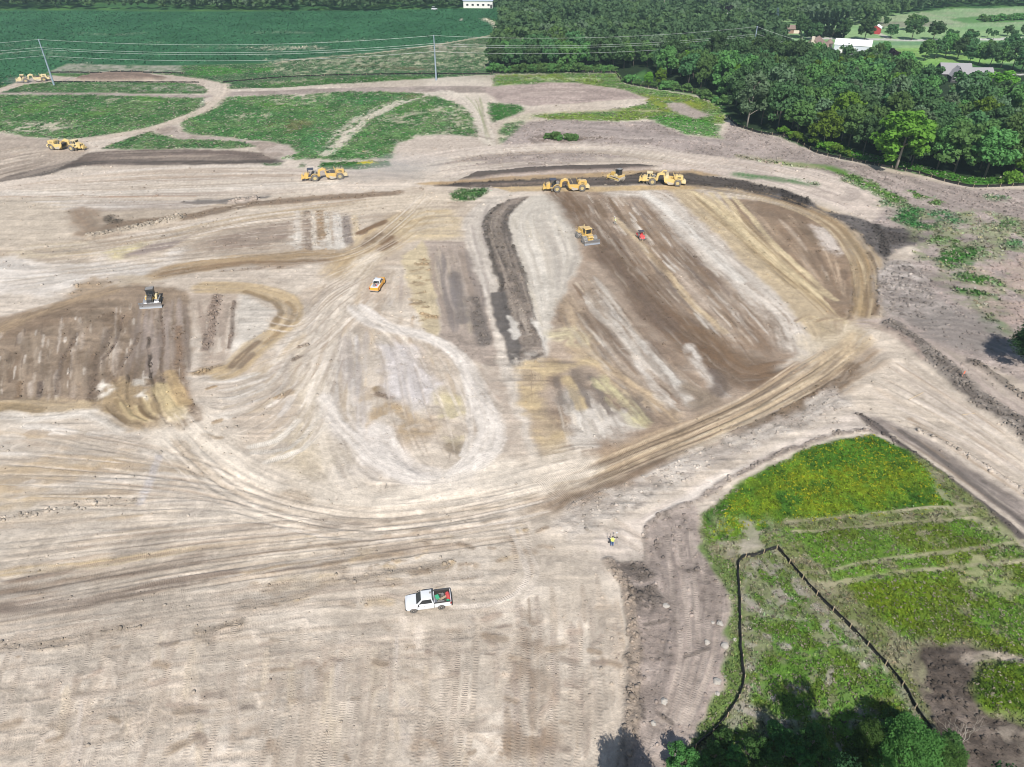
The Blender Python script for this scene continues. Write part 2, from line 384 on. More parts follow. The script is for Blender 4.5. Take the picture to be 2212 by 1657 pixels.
    stroke(p("-20,405 60,385 120,368 170,356 260,350 400,352 600,350"), 5, (84, 78, 75), .85, .6, 1, streak=.4)
    stroke(p("0,395 60,375 120,360 160,352"), 6, (96, 88, 84), .7, .8, 1.5, streak=.4)
    # --- long pale haul road
    poly(p("-80,404 150,373 400,357 620,357 760,371 880,372 900,386 700,421 400,426 0,433 -80,436"), (210, 199, 187), 2)
    fan(p("-20,406 200,375 400,360 650,358 850,372"), p("-20,432 300,425 600,420 850,392"), 46, [(218, 210, 200), (192, 178, 164), (180, 165, 150), (214, 204, 190), (172, 160, 150)], (.8, 3), span=(.3, .9))
    stroke(p("0,418 200,418 400,410 600,400 720,394"), 5, (222, 216, 207), .8, .7, .6, streak=.3)
    stroke(p("-20,426 150,424 300,425 420,424"), 1.2, (166, 142, 122), .7, .6, .5, brk=.3)
    stroke(p("600,365 700,372 860,380"), 3, (180, 168, 160), .6, .7, 1, streak=.5)
    poly(p("692,350 840,349 846,358 770,366 690,364"), (66, 112, 52), 2, veg=1, var=.3)
    poly(p("560,353 655,352 650,361 570,360"), (96, 122, 84), 2, .8, 1.5, brk=.45, veg=.7)
    spots(p("770,350.5 818,350.5 815,353.5 775,353.5"), 16, (.35, .8), (196, 186, 40), (.8, 1), asp=(1, 1.4))
    # --- ditch, ridges and bands of the left middle
    poly(p("-60,436 400,428 760,420 1000,400 1040,470 1000,540 900,640 760,620 600,570 300,580 -60,560"), (200, 188, 173), 6, .9, 4, c2=(184, 171, 155), c2s=9)
    poly(p("600,620 900,560 1080,760 1180,1000 1000,1040 800,1080 600,1060 420,960 440,820 560,760"), (206, 196, 183), 8, .8, 4, c2=(194, 181, 166), c2s=8)
    poly(p("-60,890 380,930 600,1060 800,1090 1200,1010 1280,1180 1340,1300 1340,1700 -60,1700"), (206, 197, 185), 6, .85, 4, c2=(196, 186, 173), c2s=7)
    fan(p("-60,450 300,440 700,430 1000,410"), p("-60,560 300,545 700,490 980,470"), 70, [(172, 157, 140), (206, 196, 182), (184, 168, 148), (160, 148, 136), (198, 184, 164)], (.8, 2.6), (.35, .75), (.1, .35))
    fan(p("700,600 620,760 520,900 420,950"), p("1000,560 1040,760 1150,1000"), 90, [(184, 170, 154), (214, 206, 195), (196, 180, 158), (176, 165, 156), (208, 202, 196)], (.5, 2), (.3, .65), (.1, .4))
    poly(V1("0,250 300,250 340,330 330,400 300,440 0,472 -200,480 -200,255"), (200, 189, 174), 4, .9)
    poly(V1("330,295 480,295 700,280 900,300 760,350 500,400 390,410 360,360"), (184, 172, 157), 4, .8, 2)
    fan(V1("0,265 400,262 800,262 1200,240"), V1("300,310 700,300 1000,275 1300,255"), 26, [(200, 190, 178), (160, 150, 142), (176, 166, 158), (208, 202, 195)], (.8, 2.5))
    stroke(V1("800,268 1000,275 1200,262"), 2.2, (124, 118, 114), .8, .6, .8, streak=.5)
    stroke(V1("860,262 960,266 1040,255 1140,246"), 3.4, (108, 105, 103), .85, .6, 1, streak=.45)
    stroke(V1("480,372 560,358 700,346 820,332 920,312 1020,292 1100,277 1250,264 1500,246 1720,230"), 5, (134, 118, 102), .9, .5, 1.2, brk=.25, cld=.4)
    stroke(V1("1200,262 1500,245 1720,232"), 3, (156, 138, 120), .6, .6, 1, streak=.5)
    stroke(V1("350,315 370,350 400,380 440,408"), 8, (144, 127, 110), .8, .7, 2, brk=.35)
    stroke(V1("470,335 480,350 500,352"), 3.5, (100, 92, 84), .8, .6, 1, brk=.35, cld=1)
    stroke(V1("410,412 480,402 600,382 700,357 770,338"), 4, (180, 170, 156), .9, .5, 1, cld=1, h=.5)
    stroke(V1("1005,272 1100,258"), 2.5, (186, 174, 164), .9, .5, .6, cld=1, h=.4)
    fan(V1("300,440 500,420 700,392 1000,332 1500,262 1850,228"), V1("480,475 800,425 1100,355 1500,315 1850,268"), 40, [(170, 152, 130), (194, 182, 164), (208, 198, 186), (186, 168, 138), (212, 204, 194)], (1, 3.2), span=(.2, .7))
    fan(V1("0,470 300,445 500,430"), V1("0,505 250,500 520,480"), 16, [(180, 164, 138), (200, 188, 166), (204, 194, 180)], (1, 3))
    poly(V1("455,480 560,458 630,448 590,500 500,515"), (198, 188, 152), 4, .8, 2)
    poly(V1("820,460 850,430 1000,390 1200,360 1280,340 1300,320 1520,320 1545,340 1545,470 1480,482 1300,478 1100,492 900,502 760,522 740,500"), (184, 172, 158), 2.5, .95, 1.5, c2=(170, 157, 143), c2s=5)
    poly(V1("870,445 1000,402 1270,345 1275,425 1100,465 900,485"), (160, 146, 134), 3, .8, 2, c2=(146, 131, 120), c2s=3)
    poly(V1("545,496 620,465 740,440 800,425 740,462 640,492 560,506"), (150, 138, 133), 2.5, .9, 1.5)
    for x_, w_, c_ in [(1285, 1.6, (204, 196, 186)), (1330, 2.4, (150, 136, 124)), (1355, 1.5, (206, 198, 186)), (1392, 3.0, (160, 138, 112)), (1412, 1.4, (206, 200, 190)), (1460, 2.6, (208, 204, 198)), (1497, 2.2, (144, 136, 132)), (1537, 1.6, (206, 192, 168))]:
        stroke(V1(f"{x_-3},312 {x_},390 {x_+6},472"), w_, c_, .85, .5, .6, brk=.25, cld=.5, bs=2.5)
    poly(V1("1240,470 1300,400 1330,440 1400,420 1470,440 1490,478 1300,477"), (210, 205, 197), 3, .75, 2, brk=.45)
    poly(V1("-200,500 180,520 400,520 560,520 700,530 740,480 800,470 780,500 700,560 560,600 400,592 330,620 200,662 0,682 -200,700"), (216, 210, 203), 5, .95, 3)
    fan(V1("-60,515 200,540 500,540 720,520"), V1("-60,670 150,635 300,605 500,592"), 40, [(222, 218, 212), (202, 194, 184), (212, 205, 197), (190, 182, 172)], (1, 3), span=(.2, .6))
    poly(V1("310,622 400,600 470,620 420,660 330,690 240,702 300,650"), (164, 146, 124), 3, .8, 2, brk=.4, cld=.4)
    poly(V1("480,600 640,590 720,600 640,640 560,680 470,691 480,640"), (190, 176, 154), 4, .7, 3)
    stroke(V1("700,577 800,556 900,541 1000,526 1150,511 1300,500 1450,495 1540,488"), 7, (166, 146, 118), .95, .4, 1, streak=.35)
    stroke(V1("710,582 850,561 1000,541 1200,530 1400,530 1480,526"), 3.2, (130, 110, 90), .85, .6, .8, streak=.45)
    stroke(V1("900,575 1050,560 1200,550 1300,548"), 1.5, (128, 110, 94), .7, .6, .6, brk=.35, cld=.5)
    poly(V1("1060,560 1300,545 1480,535 1540,500 1600,520 1500,600 1300,640 1200,600"), (206, 196, 184), 4, .7, 2)
    stroke(V1("1500,560 1560,500 1660,420 1780,330"), 12, (184, 164, 132), .9, .6, 1.2, streak=.3)
    for s, w_ in [("1655,445 1700,402 1745,362", 3.2), ("1560,402 1620,372 1665,350", 2.6), ("1600,432 1645,404", 2.6), ("1640,472 1695,440", 2.8), ("1560,455 1600,425", 2), ("1680,420 1720,390", 1.5), ("1745,380 1790,340", 2.2)]:
        stroke(V1(s), w_, (124, 103, 83), .85, .6, .8, brk=.3, bs=3)
    poly(V1("1700,330 1820,290 1960,300 2000,340 2000,420 1900,440 1760,430 1700,400"), (202, 186, 156), 4, .75, 2)
    poly(V1("1400,300 1700,240 1900,228 1970,258 1900,290 1700,310 1500,330"), (210, 198, 181), 4, .8, 2)
    fan(V1("1700,330 1850,290 1980,290"), V1("1720,430 1860,400 2000,400"), 14, [(214, 202, 182), (186, 168, 138), (206, 194, 176)], (1, 2.5))
    poly(V1("1935,237 1960,217 2080,208 2104,215 2055,257 2000,264 1950,252"), (70, 110, 56), 2, .95, 1.5, brk=.3, veg=1, bs=2)
    # --- black earth lane and grey strips of the centre
    poly(p("870,555 915,520 935,585 945,650 951,737 920,724 897,680 885,622"), (198, 185, 157), 1.5, .95, 1)
    spots(p("880,560 930,560 950,720 900,690"), 25, (.3, .8), (160, 142, 116), cld=.8)
    poly(p("915,522 1003,522 1020,560 1050,650 1062,700 1078,770 1080,800 1000,772 975,757 951,737 945,650 935,585"), (174, 162, 152), 1.5, 1, 1)
    fan(p("920,525 940,620 957,735"), p("1000,525 1030,620 1068,765"), 36, [(150, 138, 128), (188, 176, 165), (198, 186, 168), (138, 130, 126), (168, 154, 142)], (.5, 2), span=(.3, .9), jit=.015)
    stroke(p("984,590 990,650 1000,692"), 3.4, (128, 122, 120), .85, .6, .8, brk=.25)
    stroke(V3("2040,50 2060,110 2072,180 2092,240"), 3.6, (118, 112, 108), .85, .6, .8, brk=.3, cld=.7)
    stroke(p("1012,540 1035,600 1050,660"), 1.2, (130, 122, 118), .7, .6, .4, brk=.3, cld=.6)
    poly(p("1080,770 1120,880 1150,1000 1080,1000 1060,880 1020,800"), (184, 172, 160), 3, .6, 2, c2=(164, 150, 138), c2s=4)
    poly(p("1003,522 1000,480 1020,450 1060,425 1105,418 1075,440 1048,475 1050,520 1065,570 1082,630 1056,632 1070,700 1100,770 1140,860 1172,1000 1150,1002 1118,900 1085,800 1062,700 1050,640 1020,560"), (204, 196, 186), 1.5, .95, .8)
    fan(p("1004,500 1010,525 1040,600 1056,690"), p("1060,430 1046,480 1052,540 1076,620"), 14, [(182, 174, 166), (214, 207, 198), (168, 160, 154)], (.6, 1.6), span=(.4, 1))
    poly(p("1100,430 1142,424 1112,447 1096,474 1100,505 1122,570 1145,630 1162,690 1181,765 1165,776 1130,792 1112,760 1095,700 1082,630 1062,570 1047,515 1046,478 1070,448"), (146, 136, 127), 1.4, 1, 1.2, c2=(118, 110, 104), c2s=2.5, var=.25, cld=.35)
    fan(p("1072,448 1050,480 1052,520 1070,575 1098,680 1118,760"), p("1120,435 1094,470 1098,505 1120,570 1160,690 1178,762"), 40, [(100, 94, 90), (160, 150, 140), (120, 112, 105), (178, 168, 157), (104, 98, 94)], (.4, 1.4), span=(.15, .5), jit=.02, cld=.5)
    for s in ["1100,432 1068,450 1048,478 1050,520 1066,570 1084,628", "1132,432 1104,455 1096,478 1101,505 1124,570 1147,630 1166,690 1184,762"]:
        stroke(p(s), 1.3, (84, 79, 76), .8, .7, .8, cld=.7, h=.05, brk=.3, bs=2)
    poly(p("1058,632 1097,630 1112,700 1126,760 1120,802 1095,762 1072,700"), (102, 98, 96), 1, .95, .8, var=.2)
    poly(V4("0,290 50,270 130,278 165,300 90,330 20,352 0,350"), (176, 170, 163), 2, .8, 1.5, brk=.42, cld=.7)
    for s in ["0,130 14,160 22,200 10,215", "100,140 130,200 160,290", "2,185 20,205"]:
        stroke(V4(s), 1.6, (208, 204, 197), .9, .6, .8, brk=.35)
    # --- pale combed strip
    poly(p("1112,447 1145,424 1207,416 1228,455 1258,515 1262,560 1235,605 1205,660 1190,735 1186,767 1164,690 1147,630 1124,570 1101,505 1097,475"), (205, 199, 189), 1.5, 1, .8)
    fan(p("1150,425 1104,470 1106,505 1130,580 1186,750"), p("1205,418 1226,460 1256,520 1256,560 1200,660"), 46, [(214, 209, 200), (190, 183, 173), (198, 191, 178), (180, 174, 166)], (.5, 2), span=(.2, .6), jit=.02, trk=.45)
    # --- combed brown field
    poly(p("1207,416 1300,408 1440,408 1530,500 1640,610 1720,690 1742,720 1722,762 1640,832 1500,907 1370,962 1230,1008 1172,1005 1150,930 1128,850 1130,810 1182,768 1190,735 1205,660 1235,605 1262,560"), (158, 141, 125), 2, 1, 1, c2=(174, 159, 144), c2s=6)
    BR = [DBROWN, DBROWN, (146, 127, 107), (146, 127, 107), (134, 114, 94), (178, 163, 148), (198, 187, 175), (208, 202, 193), (126, 116, 110), (170, 152, 132)]
    fan(p("1225,420 1262,500 1320,580 1420,690 1510,790 1570,862"), p("1440,410 1540,505 1640,610 1722,700"), 120, BR, (.7, 3.2), (.4, .8), (.12, .5), jit=.02, trk=.5)
    fan(p("1215,420 1262,500 1330,600 1420,700 1560,865"), p("1440,410 1540,505 1640,610 1725,705"), 260, [(205, 196, 184), (112, 96, 82), (190, 178, 164), (124, 108, 94), (216, 210, 201)], (.3, .9), (.4, .85), (.03, .14), jit=.02)
    fan(p("1190,690 1250,745 1330,830 1440,925"), p("1262,572 1340,660 1430,770 1560,872"), 150, [(208, 201, 191), (112, 98, 86), (196, 184, 166), (124, 110, 98)], (.3, .8), (.4, .85), (.03, .14), jit=.02)
    stroke(p("1212,418 1250,460 1300,520 1340,570 1400,650 1470,720 1540,770 1600,812 1665,806"), 9, (112, 93, 76), .85, .7, 1, streak=.4, trk=.5)
    stroke(p("1300,540 1345,598 1400,665 1440,705"), 6, (116, 102, 92), .7, .8, 1.2, streak=.4)
    stroke(p("1380,430 1440,500 1520,600 1600,690 1660,760"), 5, (128, 110, 94), .6, .8, 1, streak=.6)
    stroke(p("1330,470 1400,545 1480,640 1560,720"), 2, (196, 178, 148), .7, .7, .8, streak=.5)
    fan(p("1200,660 1250,740 1330,830 1440,925"), p("1262,572 1340,660 1430,770 1560,872"), 90, [(150, 135, 120), (206, 199, 189), (178, 162, 144), (118, 104, 92), (134, 116, 98), (192, 180, 166), (210, 205, 197)], (.6, 2.6), (.4, .85), (.15, .5), jit=.02, trk=.5)
    for s, w_, c_ in [("600,250 680,350 740,430 800,485", 6, (122, 107, 95)), ("480,110 560,200 640,290", 3.5, (124, 110, 99)), ("420,60 520,190 620,300 720,410 780,500", 2.6, (208, 204, 197)), ("330,90 430,250 520,350", 4, (130, 114, 100)),
                      ("760,260 830,360 900,450", 2.4, (212, 207, 200)), ("260,258 330,300 420,370 500,420 620,490 700,560", 4, (190, 171, 143)), ("230,60 270,160 300,250", 5, (184, 166, 142)), ("540,330 620,420 680,500", 2.4, (206, 200, 192))]:
        stroke(V4(s), w_, c_, .62, .8, 1.2, streak=.55, trk=.4, brk=.26, bs=3)
    poly(V4("780,180 860,200 960,270 1080,280 1140,330 1140,360 1090,385 1000,350 900,290"), (124, 104, 85), 4, .75, 2, trk=0) if False else poly(V4("780,180 860,200 960,270 1080,280 1140,330 1140,360 1090,385 1000,350 900,290"), (124, 104, 85), 4, .7, 2)
    stroke(V4("880,370 908,420 880,448"), 3, (108, 97, 90), .8, .6, .8)
    stroke(V4("770,440 830,460 840,490 800,510"), 3.5, (142, 130, 116), .8, .7, 1)
    poly(V4("40,345 140,312 260,330 330,262 380,335 250,352 160,400 130,470 160,560 210,620 240,745 130,752 100,620 50,500"), (194, 176, 143), 3, .85, 1.5, c2=(182, 166, 142), c2s=3)
    poly(V4("200,470 300,430 400,510 500,520 570,600 450,642 300,702 262,745 222,625"), (200, 194, 186), 3, .9, 2)
    fan(V4("190,470 220,620 262,740"), V4("480,470 560,560 600,610"), 40, [(212, 207, 199), (184, 177, 168), (166, 156, 146), (206, 198, 186)], (.4, 1.2), span=(.2, .5), trk=.5)
    for s, w_ in [("270,370 300,430 330,510", 2.6), ("340,395 385,465 430,540", 2.6), ("190,400 200,450 215,500", 2), ("540,480 570,530 585,560", 3)]:
        stroke(V4(s), w_, (118, 109, 102), .7, .8, .9, brk=.34, bs=2)
    stroke(V4("395,405 440,450 500,520 555,575"), 3.6, (202, 196, 156), .6, .8, 1, brk=.36, bs=2)
    stroke(V4("240,400 270,450 290,520"), 2.4, (194, 176, 140), .8, .6, .8)
    stroke(V4("200,210 260,200 280,230"), 5, (202, 194, 162), .5, .8, 1, brk=.36, bs=2)
    # --- bands right of the brown field
    stroke(p("1330,411 1420,425 1500,505 1560,560 1620,612 1700,690 1725,740"), 10, (206, 199, 190), .85, .5, 1.2, streak=.35)
    stroke(p("1390,416 1450,460 1530,540 1600,605"), 3, (216, 212, 205), .8, .6, .8, streak=.4)
    poly(p("1440,408 1485,402 1560,440 1650,520 1760,610 1830,680 1852,700 1822,762 1760,742 1700,660 1600,560 1520,480"), (190, 174, 147), 2, .95, 1)
    poly(p("1560,430 1640,432 1720,450 1790,480 1832,530 1850,600 1846,660 1820,697 1760,640 1680,560 1600,480"), (146, 127, 108), 3, .95, 1.5, c2=(134, 115, 97), c2s=5)
    fan(p("1480,412 1560,480 1650,560 1760,660 1820,730"), p("1570,432 1680,545 1790,655 1845,700"), 44, [(206, 190, 156), (172, 152, 120), (186, 168, 134), (150, 130, 104), (210, 196, 168)], (.5, 1.8), (.5, .85), (.25, .8), jit=.02)
    fan(p("1590,436 1690,550 1790,650"), p("1740,462 1815,540 1836,670"), 46, [(132, 114, 97), (176, 158, 138), (150, 132, 113), (190, 176, 160), (122, 106, 92)], (.5, 2), (.4, .8), (.15, .5), jit=.03, trk=.4)
    poly(V2("1290,370 1340,370 1425,420 1425,490 1380,502 1340,440"), (204, 195, 187), 4, .85, 2, brk=.35)
    for s in ["780,225 900,310 1000,410 1150,530 1300,640 1400,691", "960,250 1040,340 1150,470 1280,590 1390,690", "860,230 940,320 1010,400 1120,520 1250,620 1330,680", "900,225 960,300 1000,400 1020,430"]:
        stroke(V2(s), 1.6, (210, 195, 162), .85, .6, .3, streak=.25)
    for s in ["800,250 900,340 1000,440 1130,550 1280,660", "990,430 1100,540 1220,640"]:
        stroke(V2(s), 1.2, (136, 118, 92), .7, .6, .4, streak=.5)
    stroke(p("1470,400 1560,404 1640,417 1720,439 1790,469 1840,509 1872,560 1885,620 1880,680 1866,715"), 7.5, (186, 168, 140), .95, .4, .8, streak=.35)
    stroke(p("1700,432 1790,470 1842,515 1872,570 1880,640"), 2.2, (160, 138, 106), .7, .7, .5, streak=.5)
    stroke(p("1858,560 1866,610 1868,650 1858,695"), 1.6, (122, 102, 80), .85, .6, .4)
    stroke(p("1876,545 1892,600 1893,650 1884,690"), 1.6, (120, 102, 84), .8, .6, .5, cld=.6)
    stroke(p("1838,560 1846,610 1842,660 1832,690"), 1.2, (126, 108, 88), .8, .6, .4, brk=.25, cld=.6)
    stroke(p("1815,500 1848,545 1858,600 1852,680"), 3, (168, 148, 116), .6, .6, .5, streak=.4)
    fan(p("1700,700 1740,680 1760,720"), p("1790,700 1840,690 1830,740"), 14, [(200, 184, 152), (150, 130, 108), (212, 200, 176)], (.4, 1.2), trk=.6)
    poly(V4("1250,220 1380,200 1480,130 1560,120 1600,200 1540,260 1400,310 1300,330 1240,380"), (206, 194, 174), 4, .8, 2)
    # --- black and ochre bands by the scrapers
    fan(p("870,352 1000,332 1150,320 1300,318 1500,330"), p("950,384 1100,364 1290,354 1450,358"), 44, [(178, 167, 161), (198, 187, 178), (142, 132, 126), (206, 195, 185), (162, 151, 145)], (.8, 3), span=(.2, .6), cld=.3)
    poly(p("1000,332 1150,326 1300,330 1350,342 1250,350 1080,352 980,345"), (160, 150, 145), 3, .7, 2, brk=.4, cld=.5)
    stroke(p("880,350 980,331 1100,319 1250,315 1400,322 1520,345 1650,355 1750,375 1850,405 1905,440"), 9, (208, 197, 187), .9, .5, 1, streak=.3)
    poly(p("1450,335 1560,338 1700,368 1800,395 1900,430 1917,452 1880,482 1800,442 1740,425 1700,405 1600,385 1480,372 1420,365"), (204, 192, 182), 2.5, .95, 1.2)
    fan(p("1480,340 1600,352 1750,388 1900,440"), p("1450,362 1600,384 1740,424 1870,476"), 24, [(214, 203, 193), (186, 174, 166), (174, 163, 156)], (.8, 2.5), span=(.2, .6))
    for rr_ in (8, 14, 20, 27):
        stroke(V2(" ".join(f"{1440+rr_*2.2*math.cos(a_/10):.0f},{235+rr_*math.sin(a_/10):.0f}" for a_ in range(-14, 20, 4))), 1.2, (160, 150, 144), .5, .6)
    poly(p("1020,384 1100,372 1290,362 1400,364 1420,372 1290,378 1100,388 990,394"), (190, 176, 167), 2, .9)
    poly(p("900,398 1000,388 1100,380 1290,372 1400,368 1440,372 1500,368 1560,380 1400,384 1290,384 1100,392 950,402"), (180, 157, 122), 2, .9, 1.2, c2=(166, 144, 114), c2s=5)
    poly(p("990,389 1030,373 1150,362 1290,357 1380,357 1428,362 1330,368 1200,370 1080,379 1010,388"), (94, 86, 82), 1.5, .95, .8, h=.6)
    poly(p("940,402 1000,393 1100,389 1290,383 1400,374 1500,376 1600,390 1700,412 1745,432 1742,449 1680,433 1600,411 1500,401 1400,399 1280,401 1150,404 1000,405"), (92, 86, 82), 2, .97, 1.2, c2=(78, 72, 69), c2s=5, var=.2, cld=.4)
    fan(p("960,402 1150,392 1290,386 1420,380 1600,396"), p("1000,406 1150,404 1290,400 1450,398 1700,436"), 26, [(70, 65, 63), (118, 108, 102), (100, 92, 88), (136, 122, 110)], (.6, 2.2), span=(.15, .5))
    poly(p("1060,404 1300,402 1480,401 1520,408 1300,413 1100,414"), (192, 170, 132), 1.5, .9, .8)
    for s, cc, o_ in [("1690,352 1780,362 1850,385 1905,418 1935,432", (96, 136, 54), .9), ("1600,340 1700,352 1760,362", (158, 156, 122), .7), ("1590,378 1650,384 1750,396", (92, 128, 80), .8), ("1840,392 1900,420 1950,440", (84, 130, 56), .7)]:
        stroke(p(s), 5.5, cc, o_, .7, 1.8, brk=.36, veg=1, bs=2.5)
    poly(p("1640,425 1700,414 1745,432 1770,455 1850,470 1890,485 1960,495 2002,515 1987,531 1930,546 1905,562 1885,540 1850,500 1790,465 1720,440"), (110, 106, 105), 2, .97, 1.5, c2=(96, 92, 92), c2s=3, var=.2, cld=.5)
    poly(p("1680,408 1745,431 1742,450 1680,432"), (70, 65, 63), 2, .9, 1.5, cld=.7)
    stroke(p("1894,488 1908,518 1914,548"), 2.2, (70, 66, 64), .8, .6, .8, cld=1)
    poly(p("1905,500 1990,505 2000,520 1930,540"), (84, 79, 77), 3, .8, 2, brk=.4, cld=1)
    # --- rough grey ground on the right
    fan(p("1800,350 1950,420 2100,480 2240,530"), p("2050,405 2211,440 2300,470"), 30, [(188, 176, 170), (154, 144, 139), (168, 157, 150), (140, 130, 124)], (1, 3), span=(.15, .5), cld=.4)
    poly(p("1950,440 2240,470 2240,760 2120,700 1990,560"), (140, 148, 112), 5, .75, 3, brk=.46, veg=.55)
    poly(p("1905,562 1960,560 2010,600 2030,650 2085,690 2010,722 1900,690 1888,620"), (176, 169, 164), 3, .95, 2, cld=.6, c2=(158, 151, 146), c2s=3, var=.2)
    fan(p("1905,580 1960,580 2010,610"), p("1900,690 1990,700 2060,690"), 24, [(184, 177, 172), (128, 121, 117), (150, 143, 139)], (.6, 1.8), cld=.8)
    poly(p("2090,590 2240,540 2240,770 2140,722"), (184, 167, 159), 4, .8, 3, brk=.42, cld=.4)
    for s, cc in [("1640,335 1690,285 1720,280 1770,300 1782,350 1860,370 1780,382 1650,347", (70, 124, 66)), ("1810,315 1880,308 1942,345 1900,362 1830,347", (84, 132, 84)), ("1848,502 1930,460 2032,468 2032,510 1950,558 1890,542", (64, 116, 44)), ("1800,408 1880,414 1892,440 1820,452", (92, 136, 56)),
                  ("1898,568 2010,578 2132,620 2100,632 1960,612", (78, 124, 50)), ("1920,640 2000,648 2062,680 2040,695 1960,680", (74, 118, 52)), ("2120,438 2200,434 2212,455 2130,462", (84, 130, 80)), ("1600,270 1640,268 1650,290 1605,292", (92, 130, 78)), ("1700,215 1770,235 1850,270 1830,280 1740,250", (92, 132, 58)), ("2040,250 2100,240 2160,260 2080,270", (98, 130, 84)), ("2090,360 2190,350 2200,372 2110,380", (96, 130, 76))]:
        poly(V2(s), cc, 3, .95, 3, brk=.33, veg=1, var=.3, bs=4)
    for s, cc in [("2008,152 2080,118 2142,190 2100,204 2030,172", (84, 130, 48)), ("1880,0 2000,8 2085,50 2040,62 1930,28", (74, 120, 52))]:
        poly(V4(s), cc, 3, .95, 2.5, brk=.35, veg=1, var=.3, bs=4)
    poly(p("1640,288 1690,290 1740,303 1790,330 1860,346 1990,378 2100,400 2211,396 2240,380 2100,385 1900,340 1760,300"), (78, 130, 48), 2, .95, 1.5, veg=1, var=.3)
    # --- haul road, berm and lanes lower right
    stroke(p("1870,700 1960,704 2030,750 2110,812 2211,892 2300,960"), 6, (174, 162, 155), .9, .6, 1.2, streak=.4)
    poly(p("1950,690 2060,668 2150,690 2190,740 2120,770 2020,742"), (146, 140, 136), 4, .8, 2, cld=.3)
    for i in range(5):
        stroke(p(f"{1960+i*8},{692+i*9} {2060+i*10},{690+i*12} {2160+i*8},{715+i*16}"), 1.1, (134, 128, 124), .5, .5, .2, trk=.9)
    poly(p("1868,705 1900,714 1945,725 2000,790 2080,850 2211,955 2300,1020 2300,1130 2211,1068 2100,985 1990,930 1895,897 1850,886 1832,830"), (210, 199, 185), 2, 1, .8)
    fan(p("1895,720 2000,800 2100,872 2260,990"), p("1860,860 1990,925 2100,980 2260,1095"), 34, [(218, 208, 195), (196, 183, 168), (204, 194, 184), (186, 175, 164)], (.6, 2.4), span=(.2, .7))
    stroke(p("1925,706 1965,738 2010,778 2060,820 2120,866 2211,933 2300,1000"), 5.2, (142, 135, 129), .97, .5, 1.2, cld=.8, h=.45, c2=(116, 109, 104), c2s=1.5)
    stroke(p("2100,785 2150,815 2211,857 2300,915"), 2.2, (124, 116, 109), .8, .6, .8, cld=1, h=.4)
    stroke(p("1885,700 1950,735 1990,775"), 2, (176, 160, 150), .6, .7)
    poly(p("1848,893 1905,903 1990,938 2080,998 2211,1083 2300,1145 2300,1240 2211,1174 2100,1087 2010,1012 1940,957 1880,927"), (156, 147, 141), 1.5, 1, .6)
    fan(p("1900,905 2000,950 2100,1010 2260,1115"), p("1880,925 1990,1000 2100,1085 2260,1210"), 26, [(132, 125, 120), (188, 178, 167), (116, 110, 106), (172, 160, 148), (146, 132, 118)], (.35, 1.1), span=(.3, .9), jit=.01, trk=.3)
    stroke(p("1850,896 1885,915 1930,946 2000,1001 2100,1077 2211,1166 2300,1235"), 1.7, (92, 86, 84), .9, .5, .5, cld=.8, h=.08)
    stroke(p("1945,930 2010,975 2100,1045 2211,1130 2280,1185"), 1.1, (106, 100, 97), .85, .5, .2)
    stroke(p("1925,938 2000,988 2090,1053 2211,1146 2280,1200"), .8, (196, 186, 173), .8, .5, .2)
    stroke(p("1970,908 2060,965 2130,1012 2211,1067 2280,1115"), 1.8, (154, 137, 118), .75, .6, .4, streak=.4)
    stroke(p("1985,928 2100,990 2211,1066 2290,1120"), 1.1, (200, 190, 179), .85, .5, .3, cld=1, h=.2)
    poly(V4("1485,540 1500,540 1560,580 1610,620 1560,610 1500,570"), (120, 112, 108), 1, .9, .6, cld=.6)
    # --- pale gravel bench and brown haul band above it
    stroke(p("1190,1072 1300,1024 1400,986 1500,950 1600,912 1700,868 1780,822 1852,765"), 10, (156, 138, 118), .95, .5, 1, streak=.3, trk=.8)
    stroke(p("1230,1042 1400,975 1550,915 1700,845 1800,780 1850,730"), 5.5, (198, 180, 152), .8, .6, .8, streak=.5)
    stroke(p("1260,1010 1400,962 1530,905 1640,850 1730,790"), 3.5, (140, 123, 106), .75, .6, .8, streak=.55, trk=.5)
    fan(p("1200,1050 1400,960 1600,875 1780,760"), p("1250,1075 1450,990 1650,905 1835,800"), 50, [(128, 110, 94), (180, 162, 138), (204, 192, 174), (140, 122, 104), (196, 178, 150)], (.4, 1.4), (.4, .8), (.12, .45), jit=.02, trk=.4)
    stroke(p("1600,940 1680,902 1740,870 1800,832 1850,795"), 4, (116, 100, 84), .8, .6, .8, streak=.3, cld=.5, trk=.5)
    stroke(p("1200,1090 1300,1040 1420,990"), 3, (126, 110, 96), .8, .7, .8, streak=.5)
    poly(p("1840,868 1790,890 1640,962 1500,1030 1380,1095 1290,1145 1240,1165 1200,1130 1260,1080 1400,1020 1560,950 1700,890 1800,840"), (198, 191, 183), 2, .9, 1.2, c2=(182, 174, 166), c2s=2, cld=.5)
    poly(p("1300,1055 1420,1000 1440,1010 1330,1075 1260,1100"), (156, 140, 124), 3, .7, 2, brk=.45, cld=.5)
    poly(p("1862,885 1790,912 1640,982 1500,1052 1380,1117 1300,1152 1283,1180 1310,1214 1400,1206 1406,1132 1500,1085 1560,1045 1700,975 1850,930 1890,936 1850,897"), (215, 205, 195), 1.2, 1, .5)
    fan(p("1300,1165 1400,1115 1560,1035 1850,905"), p("1400,1130 1500,1078 1700,970 1850,925"), 14, [(222, 214, 206), (202, 191, 182)], (.4, 1.2), span=(.2, .5))
    for s in ["1310,1140 1360,1175 1395,1195", "1330,1125 1380,1160 1400,1170"]:
        stroke(p(s), 1.0, (186, 174, 162), .5, .5, .1, trk=.8)
